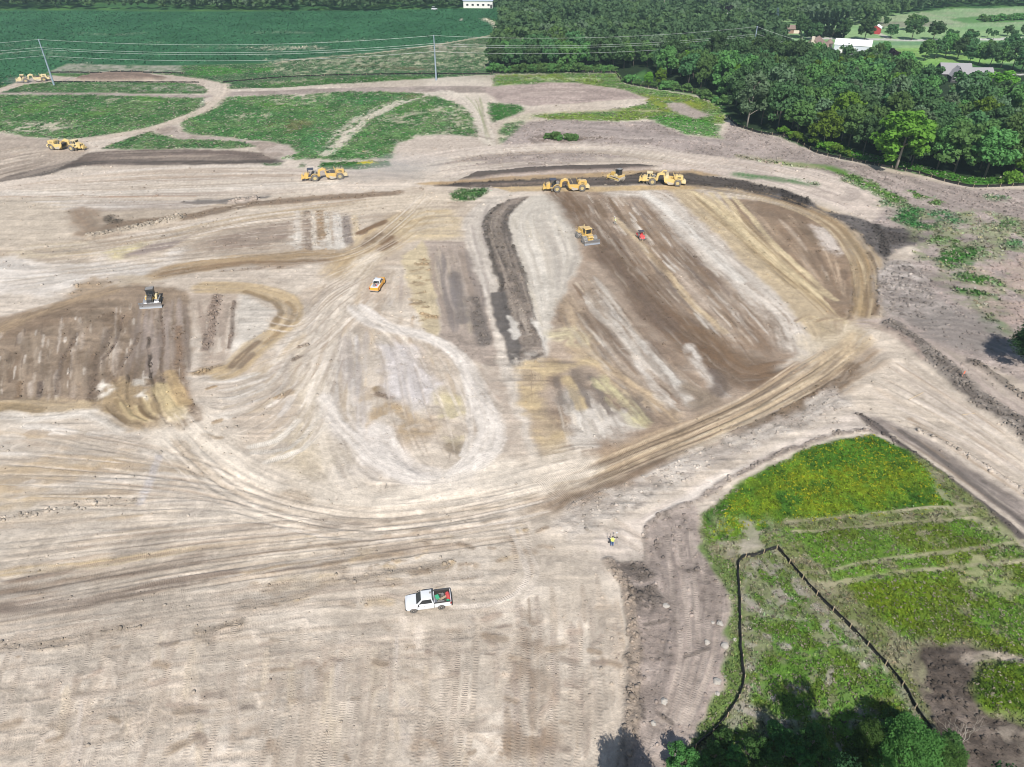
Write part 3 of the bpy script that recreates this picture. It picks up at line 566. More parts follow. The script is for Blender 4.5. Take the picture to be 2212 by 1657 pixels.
    stroke(p("1400,1204 1405,1132 1500,1084 1560,1044 1700,974 1850,929 1892,936"), 1.1, (150, 140, 132), .8, .8, .7, cld=1, h=.06, brk=.28, bs=2)
    # --- centre: worn pale ground
    fan(V3("1300,180 1150,330 1000,430 860,520"), V3("1400,150 1330,300 1290,450 1100,560 860,610"), 50, [(216, 209, 199), (200, 189, 174), (192, 178, 158), (212, 204, 195), (186, 176, 166)], (.7, 2.4), span=(.15, .5))
    fan(V3("880,400 1000,400 1200,340"), V3("860,560 1000,560 1200,480"), 20, [(216, 211, 204), (194, 185, 175)], (.6, 2))
    poly(V3("1290,420 1400,350 1420,700 1470,740 1380,862 1250,852 1200,700 1270,560"), (202, 189, 166), 5, .75, 3)
    fan(V3("1390,160 1410,400 1430,600 1520,780"), V3("1590,180 1590,400 1580,600 1565,760 1500,900"), 44, [(204, 199, 196), (186, 177, 170), (214, 209, 204), (196, 182, 162), (176, 168, 162)], (.6, 2), span=(.15, .5))
    poly(V3("1660,250 1800,270 1830,360 1900,420 1880,500 1700,470 1680,380"), (206, 201, 200), 4, .8, 2)
    poly(V3("1600,470 1640,438 1720,470 1800,520 1900,600 1820,652 1700,642 1620,592"), (178, 159, 132), 4, .85, 2.5, brk=.4)
    poly(V3("1900,440 2010,470 2022,560 2000,690 1930,642 1920,530"), (194, 184, 152), 3, .75, 2, brk=.4)
    stroke(V3("1640,440 1670,460 1690,470"), 2, (140, 124, 100), .8, .6, .8, brk=.3)
    stroke(V3("1960,690 1990,700 2020,720"), 2.6, (140, 128, 112), .7, .6, .8, brk=.3, trk=.6)
    for s, w_ in [("1520,90 1600,150 1750,190 1880,230 1980,300 2060,420 2120,540 2142,650 2100,730 2000,812", 3.2), ("1560,80 1700,170 1850,220 1950,280 2010,380 2050,500 2080,620 2040,720 1950,800", 1.8), ("2030,470 2030,560 2035,640 2000,720", 1.2)]:
        stroke(V3(s), w_, (219, 213, 206), .8, .6, .4, streak=.2, trk=.4)
    stroke(V3("1400,480 1450,580 1550,680 1650,760 1800,830 1950,842"), 5, (216, 210, 205), .8, .7, 1, streak=.3)
    stroke(V3("1650,620 1662,700 1750,790 1900,832 2000,830"), 4.5, (220, 214, 210), .85, .7, 1, streak=.25)
    fan(V3("1480,640 1560,760 1700,850"), V3("1400,780 1450,880 1560,930"), 20, [(196, 190, 184), (210, 204, 198), (184, 174, 164)], (.5, 1.6))
    stroke(p("380,915 430,970 500,1025 600,1072 750,1096 900,1086 1050,1050 1220,1010"), 11, (224, 214, 200), .92, .5, 1, streak=.2)
    stroke(V3("760,640 900,760 1020,850 1200,920 1500,950 1800,915 2212,820"), 7, (226, 218, 206), .85, .6, .8, streak=.3)
    fan(p("380,930 520,1045 750,1105 950,1095 1200,1040"), p("330,960 500,1090 750,1150 1000,1130 1230,1075"), 40, [(218, 209, 197), (196, 183, 165), (208, 197, 182), (204, 196, 188)], (.6, 2), span=(.15, .5))
    for s, w_ in [("775,670 830,740 865,800", 2.2), ("1195,940 1250,890 1310,905", 3.5), ("880,640 960,650", 1.2), ("930,585 960,575", 1), ("1060,545 1110,515", 1.2), ("1195,478 1245,458", 1.6), ("900,440 925,432", .8)]:
        stroke(V3(s), w_, (160, 140, 114), .75, .6, .8, brk=.35, cld=.6)
    for c_ in ["1300,255 1322,248", "1275,312 1298,300", "1640,462 1690,470", "880,650 900,655"]:
        stroke(V3(c_), 1.4, (128, 112, 98), .85, .6, .6, brk=.3, cld=.8)
    for s in ["1080,690 1200,660 1285,575", "1090,712 1250,690 1345,600 1385,540", "1150,752 1300,702 1405,600"]:
        stroke(V3(s), 1.1, (222, 216, 206), .8, .5, .2, trk=.9)
    # --- dozer cut on the left
    poly(V3("-120,150 160,92 330,42 500,0 560,-10 700,-10 800,20 832,50 820,260 832,420 852,572 800,612 700,602 620,612 520,606 460,560 400,502 250,502 0,547 -120,565"), (154, 138, 121), 2.5, 1, 1.5, c2=(142, 125, 108), c2s=5)
    fan(V3("10,150 -40,500"), V3("800,30 832,560"), 80, [(142, 128, 114), (188, 177, 166), (150, 136, 120), (120, 107, 96), (176, 162, 146), (160, 145, 128)], (.25, 1.6), (.35, .75), (.12, .6), jit=.012)
    fan(V3("10,150 -40,500"), V3("800,30 832,560"), 110, [(124, 110, 98), (196, 186, 174), (136, 122, 108), (206, 198, 188)], (.2, .6), (.4, .8), (.04, .2), jit=.012)
    fan(V3("600,20 560,300 480,480"), V3("800,30 810,260 830,420"), 26, [(142, 130, 122), (160, 148, 140), (128, 116, 107)], (.6, 1.8), span=(.4, .9), jit=.01)
    for s, w_, c_ in [("470,180 440,260 415,330 405,420 398,500", 2.4, (116, 102, 90)), ("638,215 650,300 660,400 690,520 722,585", .9, (66, 58, 52)), ("555,380 553,470 580,540 640,572", .7, (80, 70, 60)), ("330,190 280,300 250,400 232,462", 1.3, (122, 108, 96)), ("532,125 490,250 455,305", 1.1, (118, 104, 94)),
                      ("705,90 703,300 720,420 792,545", 1, (122, 106, 94)), ("770,170 775,320 800,470 845,572", 2.6, (134, 114, 96)), ("500,400 530,480 580,550", 1, (108, 92, 76)), ("180,410 160,480", 1.3, (116, 104, 96)), ("90,410 70,480", 1.6, (130, 112, 94)), ("600,200 560,290 520,350", 1.2, (130, 116, 104))]:
        stroke(V3(s), w_ * .7, c_, .75, .7, .6, brk=.28, cld=.6, h=-.15, bs=2)
    poly(V3("405,490 500,402 640,420 700,560 792,592 700,606 600,612 500,602 430,545"), (180, 160, 128), 3, .8, 1.5)
    fan(V3("430,500 480,560 560,600"), V3("640,430 690,540 780,590"), 24, [(200, 183, 146), (150, 132, 104), (170, 150, 118), (122, 104, 82)], (.4, 1.4), span=(.3, .8))
    stroke(V3("700,430 735,490 765,555"), 3.4, (206, 189, 150), .9, .5, .5)
    stroke(V3("735,370 770,440 800,500"), 2.4, (184, 162, 126), .8, .6, .6)
    for s in ["412,440 440,400 470,415 505,440 470,470 430,482", "570,398 620,398 655,440 620,482 580,462", "600,470 640,460 650,500", "590,400 640,380 660,400"]:
        poly(V3(s), (226, 220, 210), 1.5, .9, 1.5, brk=.33)
    poly(V3("-40,500 150,488 380,490 425,522 300,542 160,557 60,542 -40,545"), (184, 167, 140), 2, .9, 1)
    for i in range(4):
        stroke(V3(f"{-20},{505+i*10} {80},{508+i*11} {180},{520+i*11}"), 1, (160, 142, 114), .7, .5, .2, trk=1)
    stroke(V3("-40,200 60,150 160,110 260,78 380,42 480,12"), 4.5, (166, 147, 122), .85, .6, .6, streak=.4, trk=.5)
    stroke(V3("-40,553 150,565 350,545 440,562 520,612"), 2.4, (219, 213, 204), .8, .7, .8)
    poly(V3("818,40 880,10 1040,10 1032,100 1002,222 972,292 962,352 880,377 868,340 880,250 838,150"), (180, 167, 154), 2, .95, 1.2)
    fan(V3("850,30 870,180 880,330"), V3("1030,30 1005,180 965,330"), 22, [(150, 136, 125), (200, 190, 178), (164, 150, 138)], (.5, 1.6), jit=.02)
    stroke(V3("930,40 920,120 905,200 890,262"), 2.2, (142, 128, 118), .85, .6, .8, brk=.25, cld=.8)
    stroke(V3("1012,60 1002,180 990,262"), .9, (128, 114, 104), .8, .5, .3, cld=.6)
    stroke(V3("872,362 955,346"), 3, (148, 131, 108), .9, .6, .8, cld=.8)
    poly(V3("1042,30 1130,60 1182,100 1172,152 1100,232 1000,282 1022,120"), (212, 206, 197), 2, .9, 1.2)
    stroke(V3("880,0 1050,2 1150,20 1230,50 1262,92 1240,152 1180,202 1100,262 1020,342 968,367"), 5.5, (188, 169, 138), .95, .4, .5, streak=.25)
    stroke(V3("1060,18 1180,60 1212,112 1180,162"), 1.5, (140, 121, 95), .8, .6, .4, brk=.2)
    stroke(V3("1240,66 1272,102 1230,172 1150,240"), 1.4, (150, 131, 104), .7, .6, .4)
    stroke(V3("1115,238 1050,290 1000,337"), 1.8, (130, 114, 98), .85, .6, .6, brk=.32)
    stroke(V3("1090,290 1040,340"), 1.6, (136, 120, 104), .8, .6, .6, brk=.35)
    # --- foreground: bands
    fan(p("-60,905 150,932 360,950"), p("-60,1145 200,1122 500,1102 800,1122"), 90, [(210, 202, 192), (188, 175, 160), (174, 159, 141), (217, 211, 203), (200, 190, 178), (182, 166, 144)], (.7, 2.4), (.35, .75), (.12, .45))
    poly(p("-40,1012 150,985 285,984 250,1012 100,1037 -40,1065"), (180, 162, 136), 5, .7, 3, brk=.35)
    poly(p("-40,1060 120,1050 80,1085 -40,1100"), (190, 174, 148), 4, .6, 3, brk=.4)
    stroke(p("300,1080 330,1020 345,985"), 1.4, (196, 192, 192), .8, .6, .5)
    stroke(p("-40,1127 60,1111 180,1091 275,1074"), 2.4, (184, 174, 161), .8, .8, 1.0, cld=.9, brk=.3, bs=2)
    fan(p("-60,1185 300,1142 700,1112 1150,1085"), p("-60,1372 300,1295 700,1222 1180,1160"), 130, [(152, 137, 122), (150, 136, 124), (180, 163, 140), (200, 188, 172), (134, 121, 110), (210, 200, 188), (206, 196, 182), (186, 172, 156)], (.4, 1.6), (.35, .8), (.1, .4), jit=.015)
    for s, w_, c_ in [("-30,1277 150,1251 300,1226 430,1205", 2.6, (118, 104, 92)), ("-30,1316 200,1291 350,1263 500,1243", 2.4, (132, 119, 109)), ("-30,1345 120,1321 330,1291", 1.6, (136, 124, 114)), ("-30,1238 200,1215 420,1180", 1.4, (186, 168, 138)), ("200,1300 330,1275 400,1262", 1.6, (120, 108, 100))]:
        stroke(p(s), w_, c_, .8, .7, .8, streak=.55, trk=.5)
    for s in ["-30,1402 150,1386 290,1351 338,1342", "535,1312 640,1296 700,1271 830,1241 965,1214", "430,1372 520,1355"]:
        stroke(p(s), 1.8, (150, 138, 124), .7, .8, 1.0, cld=.8, brk=.36, bs=2)
    for s in ["640,1260 700,1262 720,1275 640,1280", "770,1200 840,1195 830,1210 760,1215", "905,1090 960,1075 960,1110 910,1118"]:
        poly(p(s), (150, 134, 114), 2, .7, 1.5, brk=.38)
    poly(p("560,1270 700,1245 720,1270 600,1290"), (192, 176, 150), 3, .6, 2)
    poly(p("300,1120 900,1100 1200,1090 1250,1130 1200,1170 700,1190 400,1170"), (216, 205, 191), 6, .35, 3)
    spots(p("600,1150 1150,1110 1250,1180 900,1300 500,1330"), 60, (.25, .8), [(150, 134, 116), (164, 148, 130), (196, 178, 150)], (.4, .8), cld=.5)
    # --- foreground: crawler tracks
    def tracks(n, f, w_=.62, cc=(186, 175, 163), op=.45, gauge=2.0):
        for i in range(n):
            a = f(i)
            q = smooth(P(a), 2.0); d = np.gradient(q, axis=0); nn = np.stack([-d[:, 1], d[:, 0]], 1) / (np.hypot(d[:, 0], d[:, 1])[:, None] + 1e-6)
            for s_ in (-1, 1):
                stroke(q + nn * s_ * gauge / 2, w_, rng.choice([cc, (178, 166, 152), (196, 184, 170), (170, 158, 146)]), op * rng.uniform(.5, 1), .35, .05, trk=1)
    def ns(i):
        x0 = rng.uniform(-80, 1290); b = rng.uniform(-10, 10); y0 = rng.uniform(1330, 1420)
        k = (1105 - x0) * 0.10
        return f"{x0-30},{1760} {x0+k*.4+b},{1560} {x0+k+b+8},{y0}"
    tracks(34, ns)
    def ew(i):
        y0 = rng.uniform(1290, 1640); x0 = rng.uniform(-60, 300)
        return f"{x0},{y0+30+x0*-.05} {x0+400},{y0-rng.uniform(20,40)} {x0+rng.uniform(600,1000)},{y0-rng.uniform(60,90)}"
    tracks(22, ew)
    for s in ["560,1560 640,1480 760,1455 860,1480 940,1570 960,1660", "540,1420 620,1410 700,1440 720,1500", "-20,1600 150,1590 280,1560 320,1500", "800,1560 900,1570 1000,1600 1100,1660", "-30,1500 100,1490 250,1470 330,1440", "840,1270 960,1300 1080,1280 1130,1230 1120,1150", "700,1385 800,1372 900,1385 1000,1370", "-40,1650 120,1640 250,1610 300,1560"]:
        tracks(1, lambda i: s, op=.5)
    fan(p("1060,1290 1075,1480 1080,1700"), p("1330,1225 1345,1450 1340,1700"), 60, [(208, 197, 183), (180, 166, 150), (154, 141, 128), (196, 184, 170), (170, 158, 148)], (.4, 1.3), (.35, .7), (.12, .5), cld=.35, trk=.3)
    fan(p("-60,1400 -90,1700"), p("1060,1290 1075,1700"), 110, [(206, 196, 184), (184, 173, 160), (176, 164, 152), (198, 186, 168), (190, 182, 174)], (.4, 1.6), (.25, .6), (.12, .5))
    for s in ["1110,1330 1170,1340 1190,1440 1130,1420", "1090,1420 1180,1440 1200,1500 1130,1480", "900,1600 960,1580 990,1657 900,1657", "480,1600 560,1570 590,1640", "640,1440 690,1430 700,1460", "1030,1660 1100,1560 1200,1600 1180,1660"]:
        poly(p(s), (142, 126, 110), 2.5, .65, 2, brk=.46, bs=2)
    spots(p("-20,1420 1330,1300 1330,1640 -20,1640"), 110, (.2, .6), [(150, 136, 120), (166, 152, 140), (140, 128, 118)], (.35, .75))
    stroke(p("1098,1130 1124,1190 1140,1240 1115,1282 1050,1306 975,1309"), .8, (217, 208, 197), .8, .5, .15)
    stroke(p("1120,1140 1150,1200 1160,1240 1135,1290"), .6, (212, 203, 192), .6, .5, .15)
    stroke(p("800,555 730,640 695,750 690,880 715,990 760,1085"), 6.5, (220, 211, 198), .65, .7, 1, streak=.3)
    R1 = [(222, 214, 204), (170, 157, 142), (214, 205, 192), (160, 146, 131)]
    ruts(p("380,930 520,1045 750,1105 950,1095 1250,1030"), p("330,950 500,1085 750,1150 1000,1130 1260,1075"), 16, R1)
    ruts(V3("1400,150 1300,350 1100,530 860,600"), V3("1560,120 1480,420 1420,700 1300,900"), 18, R1, span=(.3, .8))
    ruts(V3("1560,80 1640,300 1660,560 1760,780 2000,840"), V3("1600,110 1900,230 2090,470 2120,680 1990,820"), 9, R1, span=(.4, .9))
    ruts(p("-40,900 200,940 420,1000 600,1090"), p("-40,1140 250,1120 500,1110 750,1140"), 16, R1, span=(.2, .7))
    ruts(p("-40,1180 400,1130 800,1100 1250,1060"), p("-40,1360 400,1270 800,1210 1250,1140"), 18, [(150, 136, 122), (216, 207, 195), (140, 127, 114), (206, 196, 182)], span=(.2, .6))
    ruts(p("-20,400 300,385 600,372 900,372"), p("-20,434 300,426 600,420 900,390"), 18, R1, w_=(.6, 1.0))
    ruts(p("880,348 1100,318 1300,315 1520,342 1750,372 1900,440"), p("900,360 1100,335 1300,330 1500,360 1700,395 1880,470"), 14, R1, w_=(.5, .9))
    ruts(p("1470,402 1640,418 1790,470 1872,560 1882,680"), p("1480,412 1640,432 1770,480 1842,570 1850,690"), 16, [(206, 190, 160), (150, 131, 106), (214, 200, 174), (132, 114, 92)], w_=(.4, .8))
    ruts(p("1450,412 1560,500 1680,600 1800,700"), p("1540,420 1680,540 1790,650 1850,720"), 18, [(212, 197, 166), (146, 126, 98), (204, 188, 156), (134, 114, 90)], span=(.3, .8), w_=(.3, .6))
    ruts(p("1200,1070 1400,985 1600,910 1780,822 1860,750"), p("1210,1040 1400,960 1600,870 1740,780 1850,715"), 18, [(128, 111, 95), (206, 192, 170), (140, 122, 104), (196, 180, 154)], span=(.3, .9))
    ruts(p("1900,715 2000,795 2100,868 2260,985"), p("1862,880 1990,928 2100,982 2260,1090"), 12, R1, span=(.3, .9))
    ruts(p("600,560 760,540 860,470 930,400"), p("640,640 800,560 900,500 980,420"), 14, [(206, 194, 174), (150, 132, 108), (214, 205, 192)], span=(.3, .8))
    ruts(V1("0,480 400,440 900,360 1500,290 1850,240"), V1("0,640 300,600 700,560 1200,520 1560,470"), 30, R1, span=(.2, .6), w_=(.4, .8))
    ruts(p("560,640 640,680 700,620 820,560"), p("480,900 600,820 720,740 860,600"), 16, R1, span=(.3, .8))
    for s, w_ in [("1520,90 1600,150 1750,190 1880,230 1980,300 2060,420 2120,540 2142,650 2100,730 2000,812", 2.8), ("1560,80 1700,170 1850,220 1950,280 2010,380 2050,500 2080,620 2040,720 1950,800", 1.6), ("1650,620 1662,700 1750,790 1900,832 2000,830", 4.0), ("1400,480 1450,580 1550,680 1650,760 1800,830 1950,842", 3.2)]:
        stroke(V3(s), w_, (222, 216, 209), .7, .6, .6, streak=.3, brk=.15, trk=.4)
    stroke(p("380,915 430,970 500,1025 600,1072 750,1096 900,1086 1050,1050 1220,1010"), 8, (224, 214, 200), .55, .6, 1, streak=.45)
    poly(V3("1660,250 1800,270 1830,360 1900,420 1880,500 1700,470 1680,380"), (204, 199, 198), 4, .45, 2)
    # --- grey earth lower middle
    poly(p("1400,1132 1500,1088 1512,1150 1548,1212 1582,1262 1577,1400 1557,1502 1492,1602 1440,1700 1330,1700 1358,1550 1368,1400 1350,1262 1318,1214 1400,1206"), (172, 161, 154), 1.2, 1, .6, c2=(160, 149, 142), c2s=3, cld=.4)
    fan(p("1412,1140 1440,1300 1400,1500 1370,1690"), p("1505,1100 1560,1260 1560,1400 1470,1640"), 50, [(150, 141, 135), (184, 173, 165), (164, 152, 145), (140, 131, 126)], (.3, 1.1), (.4, .7), (.12, .5), cld=.4, trk=.3)
    for i in range(5):
        stroke(p(f"{1440+i*26},{1150} {1455+i*24},{1290} {1470+i*18},{1420} {1430+i*14},{1560}"), .6, (180, 169, 160), .6, .4, .05, trk=1)
    for s in ["1340,1212 1400,1210 1420,1235 1390,1260 1345,1240", "1350,1285 1420,1270 1445,1300 1410,1330 1360,1315", "1350,1480 1390,1500 1380,1560 1345,1560", "1470,1215 1530,1220 1520,1235 1480,1232"]:
        poly(p(s), (112, 105, 100), 1.5, .9, 1.2, brk=.33, cld=1, bs=2)
    stroke(p("1320,1214 1352,1265 1370,1400 1358,1550 1330,1690"), 1.6, (158, 146, 134), .8, .6, .8, cld=1, h=.2)
    for s in ["1395,1350 1440,1340", "1480,1420 1530,1400", "1420,1540 1450,1560"]:
        stroke(p(s), .5, (120, 112, 106), .7, .5, .3, cld=.6)
    # --- weed ground lower right
    poly(p("1512,1110 1600,1042 1742,966 1882,936 1990,988 2100,1073 2211,1182 2320,1270 2320,1760 1430,1760 1500,1600 1560,1500 1582,1400 1588,1262 1548,1212 1514,1150"), (122, 132, 84), 1.2, 1, .6, veg=.6, c2=(146, 144, 116), c2s=2)
    poly(p("1514,1112 1600,1044 1742,968 1882,938 1960,972 1992,1008 2062,1072 2070,1100 1850,1110 1700,1126 1640,1160 1530,1172"), (108, 142, 46), 1.2, 1, .8, brk=.2, veg=1, c2=(76, 116, 42), c2s=3, var=.3)
    poly(p("1560,1090 1700,1020 1800,1000 1950,1010 2010,1060 1900,1100 1700,1120 1600,1140"), (128, 148, 36), 4, .7, 3, brk=.4, veg=1, bs=2)
    poly(p("1700,1010 1760,975 1890,945 1960,980 1900,1000"), (84, 130, 44), 3, .7, 2, brk=.4, veg=1)
    poly(p("1640,1168 1720,1150 1900,1140 2120,1120 2211,1190 2320,1270 2320,1460 2211,1420 2060,1370 1960,1392 1900,1332 1800,1242 1720,1180"), (106, 142, 54), 1.5, .97, 1.5, brk=.30, veg=1, c2=(106, 128, 44), c2s=4, var=.3, bs=2)
    poly(p("1830,1262 2000,1240 2070,1300 1990,1372 1890,1340"), (112, 134, 34), 4, .7, 3, brk=.32, veg=1)
    poly(p("1540,1120 1640,1130 1720,1180 1660,1190 1590,1205 1550,1180"), (160, 155, 142), 3, .8, 2, brk=.45, bs=2)
    poly(p("2000,1010 2080,1080 2180,1160 2211,1195 2120,1150 2040,1085"), (150, 150, 122), 2, .8, 2, brk=.45, bs=1.3)
    poly(p("2100,1180 2211,1240 2300,1320 2200,1300 2080,1260 2040,1210"), (150, 150, 118), 3, .7, 2, brk=.5, bs=1.3)
    for s, w_ in [("1695,1130 1850,1113 2000,1099 2112,1096", .8), ("1715,1152 1850,1140 1980,1128 2110,1120", .8), ("1765,1238 1900,1213 2050,1191 2240,1168", 1.0), ("1785,1264 1950,1237 2100,1222 2240,1206", 1.0), ("1600,1250 1700,1240 1760,1235", .8), ("1610,1285 1700,1275 1780,1262", .8)]:
        stroke(p(s), w_ * .75, (164, 160, 134), .75, .6, .4, brk=.3, trk=.6, bs=2)
    poly(p("1602,1216 1675,1190 1760,1290 1850,1370 1940,1470 2010,1560 2070,1700 1470,1700 1545,1580 1607,1490"), (162, 158, 146), 1.2, .97, .6, veg=.35, c2=(128, 136, 100), c2s=1.3)
    for s, b_ in [("1610,1220 1680,1200 1740,1270 1760,1330 1700,1330 1620,1270", .46), ("1610,1330 1700,1320 1800,1340 1860,1390 1780,1420 1640,1400", .46), ("1640,1420 1800,1400 1900,1440 1960,1520 1900,1600 1700,1540 1620,1500", .36), ("1560,1560 1700,1560 1900,1560 2020,1600 2050,1700 1480,1700", .3)]:
        poly(p(s), (100, 138, 56), 2, .95, 2, brk=b_ + .01, veg=1, c2=(100, 128, 48), c2s=2, var=.3, bs=1.3)
    poly(p("1840,1440 1950,1480 1990,1560 1900,1560 1840,1500"), (100, 116, 30), 3, .8, 2, brk=.35, veg=1)
    poly(p("1516,1152 1560,1190 1602,1216 1607,1484 1562,1562 1500,1614 1440,1690 1420,1690 1500,1592 1562,1482 1590,1302 1544,1216"), (108, 130, 72), .9, .95, 1.6, veg=.8, brk=.3, var=.25, bs=1.5)
    poly(p("1955,1445 1985,1397 2060,1390 2135,1400 2105,1440 2087,1490 2112,1532 2211,1562 2330,1610 2330,1800 2090,1800 2050,1657 2010,1560 1975,1482"), (112, 103, 96), 1.2, 1, .8, c2=(90, 82, 76), c2s=1.5, var=.25, cld=.7)
    poly(p("2090,1475 2130,1442 2211,1430 2330,1440 2330,1560 2211,1548 2140,1540 2100,1512"), (96, 122, 34), 1.2, 1, .8, veg=1, h=.5, c2=(80, 108, 36), c2s=2, var=.3)
    stroke(p("2030,1385 2090,1368 2150,1380 2240,1412"), 1.4, (108, 130, 44), .9, .6, .6, veg=1)
    stroke(p("2085,1425 2140,1412 2211,1425"), 1.2, (176, 166, 154), .8, .6, .5, cld=.6)
    poly(p("2110,1560 2211,1570 2330,1620 2330,1700 2200,1660"), (140, 132, 122), 2, .6, 1.5, brk=.5, bs=1.5)
    poly(p("1955,1450 1975,1420 1985,1470 1990,1490"), (150, 150, 120), 1, .7)
    # --- beyond the woods: lawns, road, rough pasture, lake shore
    poly(p("1640,20 1900,30 2300,10 2300,140 1800,130 1700,110"), (134, 172, 118), 4, .95, 2, veg=.6, c2=(150, 182, 128), c2s=25)
    poly(p("1900,38 2050,20 2300,15 2300,50 2150,58 1900,60"), (140, 170, 126), 5, .9, 5, c2=(158, 174, 140), c2s=14, var=.2)
    poly(p("1890,48 2000,46 2060,52 2000,58 1890,60"), (140, 142, 126), 4, .8, 4)
    poly(p("2040,40 2230,32 2230,48 2080,50"), (78, 136, 66), 4, .8, 4)
    stroke(p("1755,83 1900,86 2060,87 2211,83 2400,78"), 7, (206, 208, 204), 1, .2, .3)
    stroke(p("1880,68 1905,76 1920,85"), 4, (206, 204, 196), .9, .4, .3)
    poly(p("1760,92 2300,88 2300,96 1900,98"), (104, 148, 112), 3, .7, 3)
    poly(p("1780,108 2211,100 2211,130 1990,150 1890,140"), (136, 184, 96), 4, .8, 3, c2=(126, 164, 84), c2s=12)
    poly(p("1805,110 1860,112 1865,124 1815,122"), (190, 186, 178), 2, .8)
    stroke(p("2110,158 2160,161 2260,161"), 4, (206, 206, 202), 1, .3, .3)
    poly(p("2050,185 2090,180 2100,190 2060,196"), (140, 154, 92), 2)
    OPN[0] = 0
# first pass finds the direction of travel everywhere, second pass lays the soil with that grain
paint()
COMB = comb_noise(501)
GRIT = np.clip(.62 * COMB + .38 * GRIT, 0, 1)
rng.seed(7); VEG[:] = 0; TRK[:] = 0; TS[:] = 0; CLD[:] = 0; Z[:] = 0
paint()
# fine overall unevenness of the soil
bare = 1 - np.clip(VEG, 0, 1)
spk = vnoise(X / .62, Y / .62, 91) * .6 + vnoise(X / 1.9, Y / 1.6, 92) * .4
gl = 1 + (0.12 * (N_MID - .5) + 0.22 * (N_SML - .5) + 0.20 * (N_FIN - .5)) * (0.75 + 0.7 * CLD) * (.6 + .4 * bare)
gl += bare * (0.06 * (STK - .5) + 0.40 * (COMB - .5) * (.55 + .9 * N_BIG))
gl -= bare * (0.10 + .30 * CLD) * sstep(.66, .80, spk) * sstep(.38, .6, N_MID)
gl += bare * 0.12 * sstep(.70, .82, vnoise(X / .8, Y / .8, 93))
gl *= 1.0
C *= gl[..., None]
C *= 1 + bare[..., None] * np.array([.03, .0, -.035], np.float32)
jump = np.zeros_like(TS, bool)
for ax_, sp_ in ((0, np.gradient(YR)[:, None]), (1, (HW * (U[1] - U[0]))[:, None])):
    dd = np.abs(np.diff(TS, axis=ax_))
    big_ = dd > 1.6 * (sp_[1:] if ax_ == 0 else sp_) + .12
    if ax_ == 0: jump[1:] |= big_; jump[:-1] |= big_
    else: jump[:, 1:] |= big_; jump[:, :-1] |= big_
TRK[jump] = 0
near = 1 - sstep(250, 420, Y)
Z += (0.05 * (N_MID - .5) + 0.05 * (N_SML - .5)) * near
Z += CLD * near * 0.28 * np.clip(vnoise(X / .7, Y / .7, 77) - .52, 0, 1) * 1.6
Z -= TRK * 0.03
Z += bare * near * 0.15 * (COMB - .5)

def grid_mesh(name):
    me = bpy.data.meshes.new(name)
    nv = NR * NC
    co = np.stack([X.ravel(), Y.ravel(), Z.ravel()], 1).astype(np.float32)
    me.vertices.add(nv); me.vertices.foreach_set("co", co.ravel())
    i = np.arange(NR - 1)[:, None] * NC + np.arange(NC - 1)[None, :]
    q = np.stack([i, i + 1, i + NC + 1, i + NC], -1).reshape(-1, 4).astype(np.int32)
    nf = len(q)
    me.loops.add(nf * 4); me.loops.foreach_set("vertex_index", q.ravel())
    me.polygons.add(nf)
    me.polygons.foreach_set("loop_start", np.arange(0, nf * 4, 4, dtype=np.int32))
    me.polygons.foreach_set("use_smooth", np.ones(nf, bool))
    me.update()
    at = me.attributes.new("soil", 'FLOAT_COLOR', 'POINT')
    c4 = np.ones((nv, 4), np.float32); c4[:, :3] = np.clip(C.reshape(-1, 3), 0.004, .8)
    at.data.foreach_set("color", c4.ravel())
    for nm, a in (("veg", VEG), ("trk", TRK), ("ts", TS), ("cld", CLD)):
        at = me.attributes.new(nm, 'FLOAT', 'POINT'); at.data.foreach_set("value", a.ravel().astype(np.float32))
    return me
def ground_z(x, y):
    r = np.clip(np.searchsorted(YR, np.asarray(y)) - 1, 0, NR - 2)
    h = HW[r] + (HW[r + 1] - HW[r]) * (np.asarray(y) - YR[r]) / (YR[r + 1] - YR[r])
    c = np.clip(np.round((np.asarray(x) / h + 1.22) / 2.44 * (NC - 1)).astype(int), 0, NC - 1)
    return Z[r, c]
def sample(A, x, y):
    r = np.clip(np.searchsorted(YR, np.asarray(y)) - 1, 0, NR - 2)
    c = np.clip(np.round((np.asarray(x) / HW[r] + 1.22) / 2.44 * (NC - 1)).astype(int), 0, NC - 1)
    return A[r, c]

class NT:
    def __init__(s, name, rough=.9, spec=.2):
        s.m = bpy.data.materials.new(name); s.m.use_nodes = True
        s.t = s.m.node_tree; s.b = s.t.nodes['Principled BSDF']
        s.b.inputs['Roughness'].default_value = rough
        s.b.inputs['Specular IOR Level'].default_value = spec
    def n(s, kind, **kw):
        nd = s.t.nodes.new(kind)
        for k, v in kw.items():
            if k.startswith('_'): setattr(nd, k[1:], v)
            else: nd.inputs[k].default_value = v
        return nd
    def l(s, a, b): s.t.links.new(a, b)
    def math(s, op, a, b=None):
        nd = s.t.nodes.new('ShaderNodeMath'); nd.operation = op
        for i, v in enumerate((a, b)):
            if v is None: continue
            if isinstance(v, (int, float)): nd.inputs[i].default_value = v
            else: s.l(v, nd.inputs[i])
        return nd.outputs[0]
    def attr(s, name):
        nd = s.t.nodes.new('ShaderNodeAttribute'); nd.attribute_name = name; return nd
G = NT("soil_and_grass", .95, .12)
tc = G.n('ShaderNodeNewGeometry')
n1 = G.n('ShaderNodeTexNoise', Scale=3.2, Detail=5.0, Roughness=.65); G.l(tc.outputs['Position'], n1.inputs['Vector'])
n2 = G.n('ShaderNodeTexNoise', Scale=11.0, Detail=3.0, Roughness=.6); G.l(tc.outputs['Position'], n2.inputs['Vector'])
n3 = G.n('ShaderNodeTexNoise', Scale=.28, Detail=3.0, Roughness=.6); G.l(tc.outputs['Position'], n3.inputs['Vector'])
